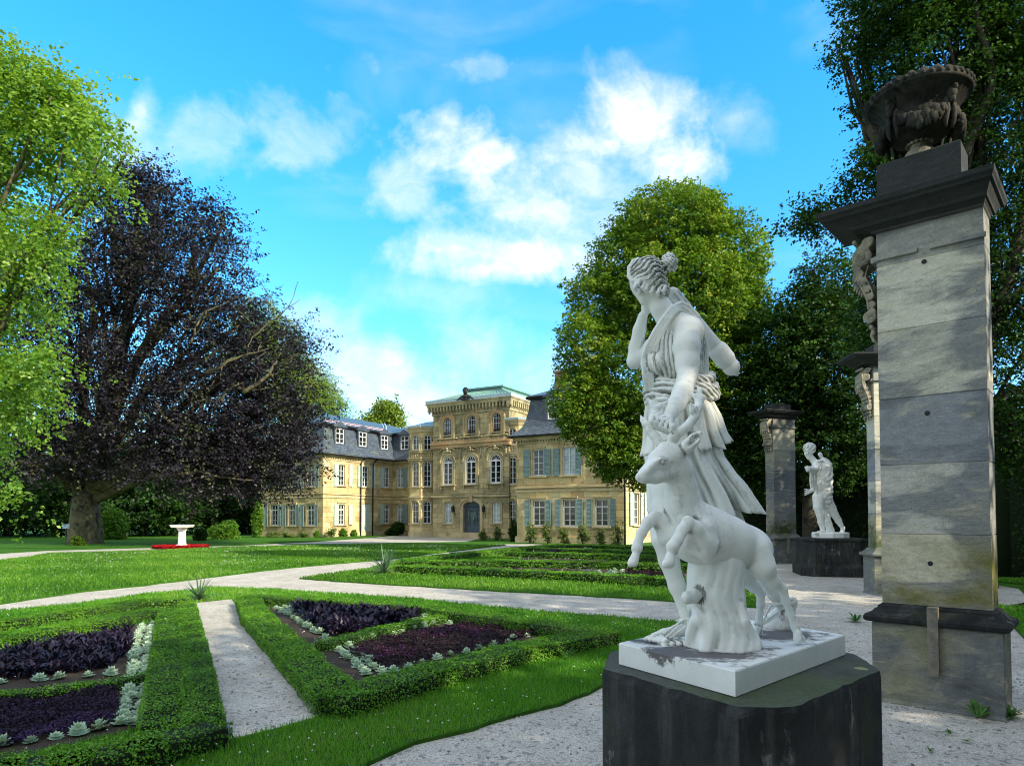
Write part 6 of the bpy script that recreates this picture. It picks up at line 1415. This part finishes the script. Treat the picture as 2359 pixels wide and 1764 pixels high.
o = np_mesh('red_flowers', V, Q, M_redf, tint=r.uniform(0, 1, n)); tag(o, 'round bed of low red flowers at the foot of the fluted column', 'flower bed', kind='stuff')
sheet('soil', [(cb_[0]+1.45*math.cos(t), cb_[1]-.1+1.4*math.sin(t)) for t in np.linspace(0, 6.283, 25)[:-1]], .02, M_soil, thick=.01)
# ---- little sign by the beech, white arched rack by the wing
sg = G(151, 1256, 0); t = thing('garden_sign', 'small dark sign on a thin post left of the beech trunk', 'sign', sg); mb = MB(); mb.lathe([(.03,0),(.03,1.05)], n=8); mb.build('post', M_iron, t); mb = MB(); mb.box(-.22,.22,-.03,.0,1.0,1.28); mb.build('panel', speck('sign_panel', (.10,.17,.24), (.16,.24,.32), 5), t)
rk = G(921, 1231.5, 0); rk = P(921,1229,62.0); rk[2] = 0; t = thing('arched_rack', 'small white arched tube rack beside the dark bush in the palace corner', 'rack', rk, -.5)
for i in range(3):
    mb = MB(); mb.tube([(i*.28-.3+.42*math.cos(a)*.6, 0, .04+.42*math.sin(a)) for a in np.linspace(math.pi, 0, 10)], .028, 6); mb.build('hoop', M_white, t)
mb = MB(); mb.tube([(-.6,0,.04),(.6,0,.04)], .025, 6); mb.build('base_rail', M_white, t)
# ================================================================ trees and shrubs
M_bark = stone('mossy_bark', (.09,.08,.05), (.16,.14,.08), (.04,.035,.025), (.10,.115,.03), stain=.7, sscale=1.5)
M_barkd = stone('dark_bark', (.045,.04,.03), (.08,.07,.05), (.02,.018,.014), (.04,.05,.02), stain=.5, sscale=1.5)
M_lin = leafmat('linden_leaf', (.020,.075,.006), (.125,.24,.018), .35, .5, warm=(.34,.38,.05))
M_linf = leafmat('fresh_linden_leaf', (.035,.13,.010), (.25,.42,.06), .45, .40, warm=(.42,.52,.16), spec=.5)
M_beech = leafmat('copper_beech_leaf', (.006,.006,.010), (.030,.025,.038), .14, .45, warm=(.07,.085,.03))
M_dk = leafmat('dark_green_leaf', (.007,.027,.005), (.036,.10,.011), .25, .5, warm=(.10,.19,.02))
M_larch = leafmat('larch_needles', (.05,.12,.012), (.20,.30,.045), .35, .6, warm=(.28,.33,.06))
M_bush = leafmat('bright_bush_leaf', (.05,.15,.012), (.17,.33,.04), .35, .5)
M_rose = leafmat('rose_shrub_leaf', (.06,.11,.02), (.16,.25,.06), .3, .5, warm=(.38,.30,.15))
def foliage(lobes, ncl, per, leaf, L, spread, seed, aspect=.6, droop=0., up=.5, shell=.45, gap=.0, hor=.5, tmean=.45, outl=.12):
    r = np.random.default_rng(seed); c = np.array([l[0] for l in lobes]); R = np.array([l[1] for l in lobes]); w = (R.prod(1))**(2/3); w /= w.sum()
    k = r.choice(len(lobes), ncl, p=w); d = r.normal(size=(ncl, 3)); d /= np.linalg.norm(d, axis=1, keepdims=True); rad = shell+(1-shell)*r.uniform(0, 1, (ncl, 1))**.55; rad *= np.where(r.uniform(0, 1, (ncl, 1)) < outl, 1.12, 1)
    cp = c[k]+d*R[k]*rad
    if gap: 
        s = 6.2832/np.array([R.mean()*.9, R.mean()*.9, R.mean()*.7]); g = np.sin(cp[:,0]*s[0]+seed)+np.sin(cp[:,1]*s[1]*1.3+seed*2)+np.sin(cp[:,2]*s[2]*1.7+cp[:,0]*s[0]*.5)+r.normal(0, .5, ncl); m = g > -1.8+gap*2; cp, d = cp[m], d[m]; ncl = len(cp)
    ax = d*np.array([1, 1, hor])+r.normal(0, .35, (ncl, 3)); ax[:, 2] -= droop; ax /= np.linalg.norm(ax, axis=1, keepdims=True)
    u = r.uniform(-.4, 1, (ncl, per, 1)); lat = r.normal(size=(ncl, per, 3))*spread*(1.05-.7*np.clip(u, 0, 1)); lat[..., 2] *= .55
    Ls = L*r.uniform(.5, 1.3, (ncl, 1, 1)); p = cp[:, None]+ax[:, None]*u*Ls+lat; p[..., 2] -= droop*.3*np.clip(u[..., 0], 0, 1)**2*L
    tc_ = np.clip(r.normal(tmean, .18, (ncl, 1))+.15*np.sin(cp[:, :1]*1.1/R.mean()*4), 0, 1); tint = np.clip(tc_+r.normal(0, .16, (ncl, per)), 0, 1).ravel()
    p = p.reshape(-1, 3); nrm = np.repeat(d, per, 0); V, Q = leaf_quads(p, leaf, r, up, aspect, nrm, .25); return V, Q, tint
def lob(*a): return [(P(x, y, Y), np.array([rx, rd, ry])*Y/F) for (x, y, Y, rx, ry, rd) in a]
def limb(mb, a, b, ra, rb_, seed, n=7, wig=.06, sag=0.):
    r = np.random.default_rng(seed); a = np.array(a, float); b = np.array(b, float); L = np.linalg.norm(b-a); pts = []; off = np.zeros(3)
    for i in range(n+1):
        t = i/n; off = off+r.normal(0, wig*L/n*1.6, 3)*(1 if 0 < i < n else .3); pts.append(a+(b-a)*t+off*(1-abs(2*t-1)*.5)+np.array([0, 0, sag*L*math.sin(math.pi*t)]))
    mb.tube(pts, [ra+(rb_-ra)*i/n for i in range(n+1)], 7); return pts
def tree(label, base, lobes, ncl, per, leaf, L, spread, seed, mat, trunk_r, fork_z, bark=None, name='tree', group=None, limbs=14, twigs=2, flare=1.5, nolimb=0, **kw):
    t = thing(name, label, 'tree', base, 0, group); base = np.array(base, float)
    V, Q, tint = foliage(lobes, ncl, per, leaf, L, spread, seed, **kw); o = np_mesh('crown', V, Q, mat, t, tint=tint); o.location = tuple(-base)
    mb = MB(); top = base+np.array([0, 0, fork_z]); rr_ = random.Random(seed)
    mb.tube([base+np.array([0,0,-.1]), base+np.array([0,0,.25]), base+np.array([0,0,.9]), (base+top)/2, top], [trunk_r*flare, trunk_r*flare*.85, trunk_r*1.05, trunk_r*.95, trunk_r*.8], 14)
    rg_ = np.random.default_rng(seed+1)
    for i in range(limbs):
        c, R = lobes[i % (len(lobes)-nolimb)]; d = rg_.normal(size=3); d /= np.linalg.norm(d); e = c+d*R*.55; st = base+np.array([0,0,fork_z*rr_.uniform(.75, 1.0)])
        pts = limb(mb, st, e, trunk_r*.42, trunk_r*.10, seed*31+i, wig=.09, sag=.06)
        for j in range(twigs):
            d2 = rg_.normal(size=3); d2 /= np.linalg.norm(d2); limb(mb, pts[rr_.randrange(3, 6)], c+d2*R*.85, trunk_r*.16, trunk_r*.03, seed*77+i*5+j, n=5, wig=.09)
    b_ = mb.build('trunk', bark or M_bark, t, True); b_.location = tuple(-base); return t
# copper beech
bb = G(196, 1252, 0); 
BL = lob((330,505,40,110,115,2.4),(215,590,40,130,120,130),(425,610,39,130,120,150),(120,740,40,120,150,150),(330,760,40,190,150,180),(520,740,40,110,90,120),(610,870,40,100,105,110),(672,790,41,55,52,55),(640,1000,41,88,100,85),(470,940,39,150,120,150),(260,930,40,170,130,170),(80,930,41,110,120,130),(580,1070,39,120,60,90),(420,1080,38,150,45,110),(130,1060,40,140,60,120),(280,430,40,70,60,60),(340,420,40,60,45,50),(480,520,40,60,60,60))
BL += lob((650,1070,38.5,75,55,60),(560,1000,38.5,110,80,90),(420,1020,38.5,120,70,90),(690,960,40,50,70,50),(540,880,39,90,70,90),(480,1120,38,80,30,60))
BL[0] = (BL[0][0], np.array([110,110,115])*40/F)
tr = tree('huge copper beech with dark purple foliage and a stout mossy trunk', bb, BL, 11500, 24, .19, 1.7, .19, 101, M_beech, .92, 3.2, name='copper_beech', limbs=18, twigs=3, flare=1.25, gap=.66, hor=.30, shell=.25, aspect=.55, droop=.12, tmean=.6)
# pale bare boughs in front of its crown
mb = MB()
for i, (a, b_, c_) in enumerate((((560,905,37),(620,860,37),(640,830,37)),((470,860,37),(560,820,36.5),(620,800,36.5)),((340,1095,37.5),(450,1086,37),(580,1100,37)),((360,930,37),(420,1010,37),(460,1080,37)),((500,940,37),(520,900,37),(560,880,37)),((440,790,37),(470,720,37),(530,690,37)),((580,780,37.5),(640,730,37.5),(690,690,38)))):
    r_ = [.13,.09,.14,.10,.09,.07,.06][i]; pp = [P(*a), P(*b_), P(*c_)]; q1 = limb(mb, pp[0], pp[1], r_, r_*.7, 900+i, wig=.08); q2 = limb(mb, pp[1], pp[2], r_*.7, r_*.25, 950+i, wig=.10)
    for j in range(4): d = np.random.default_rng(i*9+j).normal(size=3)*np.array([1.4,.5,1.0]); s_ = (q1+q2)[3+j*3]; limb(mb, s_, s_+d, r_*.3, .02, 970+i*7+j, n=4, wig=.12)
o = mb.build('bare_boughs', M_bark, tr, True); o.location = tuple(-bb)
# linden, front left, lit by the sun
LL = lob((30,170,10.5,100,75,80),(130,225,10.5,100,65,70),(190,290,10.3,80,50,50),(275,345,10.2,50,18,20),(60,330,10.8,140,85,90),(205,420,10.4,60,42,40),(-20,540,10.6,120,90,90),(80,590,10.2,70,55,50),(10,700,10.6,95,80,70),(100,835,10.2,62,42,40),(15,880,10.5,85,80,60),(10,1143,10.2,45,22,30),(-150,400,11,160,260,150),(-160,900,11,150,220,150),(110,520,10.2,40,30,30),(30,960,10.4,45,28,30))
tree('fresh green linden whose sunlit branches hang in from the left edge', (-9.6, 10.9, 0), LL, 4300, 24, .072, .62, .085, 102, M_linf, .15, 3.2, name='linden_tree', limbs=16, twigs=2, gap=.62, hor=.35, droop=.6, shell=.2, tmean=.38, aspect=.72)
# round linden beside the right wing
RL = lob((1548,525,30,135,78,120),(1455,615,30,95,100,90),(1655,600,30,110,110,110),(1390,690,30,85,80,85),(1560,700,30,180,150,170),(1705,700,30,70,100,80),(1350,800,29,65,90,70),(1500,880,30,190,130,170),(1690,860,30,100,110,110),(1400,960,29,105,85,90),(1330,930,28.5,60,75,50),(1470,1060,29.5,95,65,90),(1600,1040,31,120,70,110),(1550,478,30,100,38,80),(1410,1030,28.8,60,55,50))
tree('tall round-headed linden, golden green on top, before the right wing', G(1590,1280,0), RL, 7600, 24, .15, .42, .17, 103, M_lin, .42, 2.2, name='linden_tree', limbs=18, gap=.0, tmean=.6, shell=.52, outl=.07)
# larch behind the beech, small tree behind the roof
tree('yellow-green larch with drooping twigs behind the beech and the left wing', P(690,1200,80)*np.array([1,1,0]), lob((650,790,80,50,60,60),(700,870,80,60,50,60),(700,930,80,90,60,90),(755,925,80,40,26,40),(590,730,80,50,50,50),(600,840,80,90,70,90),(730,890,80,35,25,35)), 2600, 24, .34, 2.0, .30, 104, M_larch, .35, 12, name='larch', droop=.55, hor=.1, gap=.3, aspect=.3, tmean=.65)
tree('small yellow-green tree showing above the roof of the left wing', P(888,1200,88)*np.array([1,1,0]), lob((890,955,88,22,22,24),(868,970,88,26,16,24),(905,965,88,20,20,20),(893,938,88,12,12,12)), 300, 22, .42, 1.1, .5, 105, M_larch, .2, 11, name='small_tree', gap=.2, tmean=.7)
# trees to the right of the court
tree('dark green tree whose sprigs reach into the sky behind the far pillar', (12.6,28.5,0), lob((1915,650,28,70,60,70),(1865,725,28,85,62,80),(1780,800,28.5,85,72,90),(1900,820,28,140,130,120),(1790,930,29,110,110,100),(1880,1020,29,150,110,110),(1740,1040,30,90,100,90),(1960,900,28,110,180,100)), 4600, 20, .16, .7, .2, 106, M_dk, .3, 5, bark=M_barkd, limbs=20, gap=.2, tmean=.42, shell=.45)
TB = lob((1965,130,16.5,40,55,40),(2040,60,16.5,80,55,70),(2010,220,16.5,40,35,40),(2050,380,16.5,75,60,70),(2190,120,16,150,120,120),(2330,260,16,150,200,120),(2140,320,17,120,140,90),(2330,600,16.5,140,200,110),(2340,900,17,130,220,100),(2150,-60,16,220,130,160),(2420,0,16,200,250,180),(2150,600,17.5,150,160,100),(2080,760,18,110,130,90),(1895,515,17.5,40,30,44),(1825,520,17.3,28,13,28),(1850,495,17.3,28,16,26),(1960,470,17.5,40,50,40))
tree('tall dark tree towering behind the near pillar and its urn', (11.3,16.6,0), TB, 9000, 20, .105, .55, .16, 107, M_dk, .38, 5, bark=M_barkd, limbs=26, twigs=3, gap=.3, tmean=.45, shell=.4, nolimb=4)
tree('bright fringe of a low tree between the two farther pillars', (13.5,32.5,0), lob((1700,1110,32,70,60,60),(1740,1060,32,50,60,50),(1660,1080,33,60,70,60)), 600, 22, .16, .6, .25, 108, M_lin, .12, 1.5, name='small_tree', limbs=6)
# clipped screen of hornbeam behind the court
def bigwall(label, pts, w, h, n, leaf, seed):
    r = np.random.default_rng(seed); Pc = []; N_ = []
    for a, b in zip(pts[:-1], pts[1:]):
        a = np.array(a); b = np.array(b); L = np.linalg.norm(b-a); d = (b-a)/L; nr = np.array([-d[1], d[0]]); m = int(n*L); s = r.uniform(0, L, m); z = r.uniform(0, 1, m)**.9*h; q = r.choice([-1., 1.], m); z = np.where(r.uniform(0,1,m) < .12, h, z); off = np.where(z >= h, r.uniform(-1,1,m), q)*w/2*(1+.12*np.sin(s*2.3+z*1.7)+r.normal(0,.06,m))
        Pc.append(np.stack([a[0]+d[0]*s+nr[0]*off, a[1]+d[1]*s+nr[1]*off, z+.15*np.sin(s*1.9)*(z >= h)], 1)); N_.append(np.stack([nr[0]*q, nr[1]*q, 0*q+.3], 1))
    Pc = np.concatenate(Pc); V, Q = leaf_quads(Pc, leaf, r, .3, .6, np.concatenate(N_), .35); tint = np.clip(r.normal(.3, .2, len(Q))+.15*np.sin(Pc[:,0]*1.3+Pc[:,2]*1.8), 0, 1)
    mb = MB()
    for a, b in zip(pts[:-1], pts[1:]):
        a = np.array(a); b = np.array(b); d = (b-a)/np.linalg.norm(b-a); nr = np.array([-d[1], d[0]])*w*.24; mb.prism([a-nr, b-nr, b+nr, a+nr], 0, h*.93)
    cf = np.array([f for f in mb.f if len(f) == 4]); o = np_mesh('tall_hedge', np.concatenate([V, np.array(mb.v)]), np.concatenate([Q, cf+len(V)]), [M_dk, M_core], tint=np.concatenate([tint, np.zeros(len(cf))]), midx=np.concatenate([np.zeros(len(Q), int), np.ones(len(cf), int)])); tag(o, label, 'hedge')
bigwall('tall dark clipped hedge running behind the distant archer statue', [(10.2,37),(15,31),(18.2,25.5)], 1.4, 4.6, 420, .17, 201)
bigwall('tall dark hedge at the right edge, behind the near pillar', [(18.2,25.2),(15.2,21),(14.2,19.2),(20,15.5)], 1.4, 5.0, 1500, .12, 202)
# shaded wood behind the beech
gW = 'dark trees behind the copper beech'
for i, (px, Y, w_, h_, lab) in enumerate(((-160,58,5.5,13,'dark tree beyond the left edge of the view, in the wood'),(20,62,6,11.5,'dark tree of the wood at the far left edge'),(130,60,5,9.5,'dark tree directly behind the beech trunk, on its left'),(260,64,5.5,10.5,'dark tree of the wood just right of the beech trunk'),(380,62,5,9.5,'dark tree of the wood behind the fluted column'),(480,66,5,11,'dark tree of the wood between the column and the left wing'),(560,70,5,12.5,'dark tree touching the left wing of the palace'))):
    X_ = (px-CX)/F*Y; r = random.Random(i); lb = [((X_+r.uniform(-1.5,1.5), Y+r.uniform(-1.5,1.5), h_*f), np.array([w_*g, w_*g, h_*.26])) for f, g in ((.2,.85),(.35,1.0),(.55,.9),(.78,.6))]
    tree(lab, (X_, Y, 0), lb, 1000, 18, .36, 1.1, .35, 300+i, M_dk, .3, 2.5, bark=M_barkd, name='dark_tree', group=gW, limbs=6, twigs=1, tmean=.32, shell=.5)
def bush(label, px, py, Y, wp, hp, n, leaf, mat, seed, name='shrub', group=None, sparse=False, tm=.5):
    c = P(px, py, Y); b = (c[0], c[1], 0); w_ = wp*Y/F/2; h_ = max(.3, EYE-(py-hp/2-HOR)*Y/F if False else (c[2]+hp*Y/F/2)); t = thing(name, label, 'shrub', b, 0, group)
    r = np.random.default_rng(seed); lb = [((r.uniform(-.35,.35)*w_, r.uniform(-.3,.3)*w_, h_*f), np.array([w_*g, w_*g*.8, h_*.3])) for f, g in ((.25,.75),(.5,.8),(.75,.55))]
    V, Q, tint = foliage(lb, n, 12, leaf, w_*.35, w_*.13, seed, shell=.2 if sparse else .5, tmean=tm); V[:, 2] = np.maximum(V[:, 2], .01); np_mesh('foliage', V, Q, mat, t, tint=tint)
    mb = MB()
    for i in range(12 if sparse else 6): a = r.uniform(0, 6.28); mb.tube([(0,0,0), (math.cos(a)*w_*.25, math.sin(a)*w_*.25, h_*.4), (math.cos(a)*w_*.6, math.sin(a)*w_*.6, h_*r.uniform(.6,.95))], [.025,.018,.006], 5)
    mb.build('stems', M_barkd, t); return t
bush('bright green rounded bush in the sun between the column and the left wing', 515, 1228, 50, 62, 44, 420, .17, M_bush, 401); bush('bright climbing bush against the outer corner of the left wing', 594, 1205, 56.5, 26, 92, 380, .17, M_bush, 402)
bush('small dark green bush left of the bright rounded bush', 462, 1232, 47, 34, 30, 220, .15, M_dk, 403); bush('lit bush under the trees just right of the beech trunk', 262, 1205, 50, 70, 60, 420, .2, M_bush, 404, tm=.3)
bush('pale shrub at the foot of the beech trunk', 178, 1245, 39.3, 34, 18, 120, .12, M_lin, 405); bush('dark spreading bush in the inner corner of the left wing', 911, 1217, 61.6, 34, 26, 420, .17, M_dk, 406)
gS = 'rose shrubs along the palace walls'
for i, (px, py, Y, w_, h_, m_, lab) in enumerate(((1221,1226,42.6,24,40,M_rose,'rose shrub under the first ground window of the right wing'),(1262,1224,41.9,20,42,M_rose,'rose shrub between the first and second windows of the right wing'),(1300,1230,41.2,22,30,M_rose,'low rose shrub under the second window of the right wing'),(1342,1226,40.5,26,38,M_rose,'rose shrub between the second and third windows of the right wing'),(1384,1232,39.8,18,26,M_rose,'small rose shrub under the third window of the right wing'),(1424,1222,39.0,26,46,M_rose,'tall thin rose shrub by the drainpipe of the right wing'),
    (1113,1233,49.5,16,26,M_rose,'thin shrub just right of the entrance steps'),(1146,1228,48.4,18,28,M_rose,'thin shrub under the right ground window of the centre block'),(1182,1222,46.2,22,42,M_dk,'dense dark green shrub in the corner by the right wing'),
    (628,1236,56.4,26,24,M_rose,'rose shrub under the leftmost window of the left wing'),(662,1238,55.8,22,20,M_rose,'low rose shrub under the middle window of the left wing end'),(700,1236,55.4,24,22,M_rose,'rose shrub under the right window of the left wing end'),(731,1233,55,16,20,M_bush,'green shrub by the sunlit corner of the left wing'),
    (763,1228,55.6,20,24,M_rose,'rose shrub just past the sunlit corner of the left wing'),(794,1228,57.6,18,18,M_bush,'round green shrub under the sunlit ground window'),(816,1229,58.8,14,16,M_bush,'small green shrub by the pale shutter door'))):
    bush(lab, px, py, Y, w_*1.35 if m_ is M_rose else w_, h_, 95 if m_ is M_rose else 260, .10, m_, 420+i, group=gS, sparse=(m_ is M_rose))
# the park behind and beside the viewer, which shades the foreground
gB2 = 'park trees behind the viewpoint'
for i, (x, y, w_, h_, lab) in enumerate(((10.5,-3.5,4.6,12,'park tree right behind the viewpoint'),(16.5,-9,5,14,'second park tree farther back to the right'),(4.5,-8.5,4.6,12.5,'park tree straight behind the viewpoint'),(-2.5,-13,4.8,13,'park tree behind the viewpoint, to the left'),(15.5,2.5,4.4,11.5,'park tree beside the court, right of the viewpoint'),(22,-3,5,14,'park tree far right behind the court'),(10,-15,5,15,'park tree far behind the viewpoint'),(20.5,9,4.2,11,'park tree right of the tall dark hedge'),(19.8,18.3,4.0,12,'park tree beyond the tall dark hedge'))):
    r = random.Random(50+i); lb = [((x+r.uniform(-1,1), y+r.uniform(-1,1), h_*f), np.array([w_*g, w_*g, h_*.22])) for f, g in ((.25,.9),(.45,1.0),(.65,.85),(.85,.5))]
    tree(lab, (x, y, 0), lb, 900, 16, .34, .8, .3, 500+i, M_dk, .3, 3, bark=M_barkd, name='park_tree', group=gB2, limbs=5, twigs=1, shell=.4)
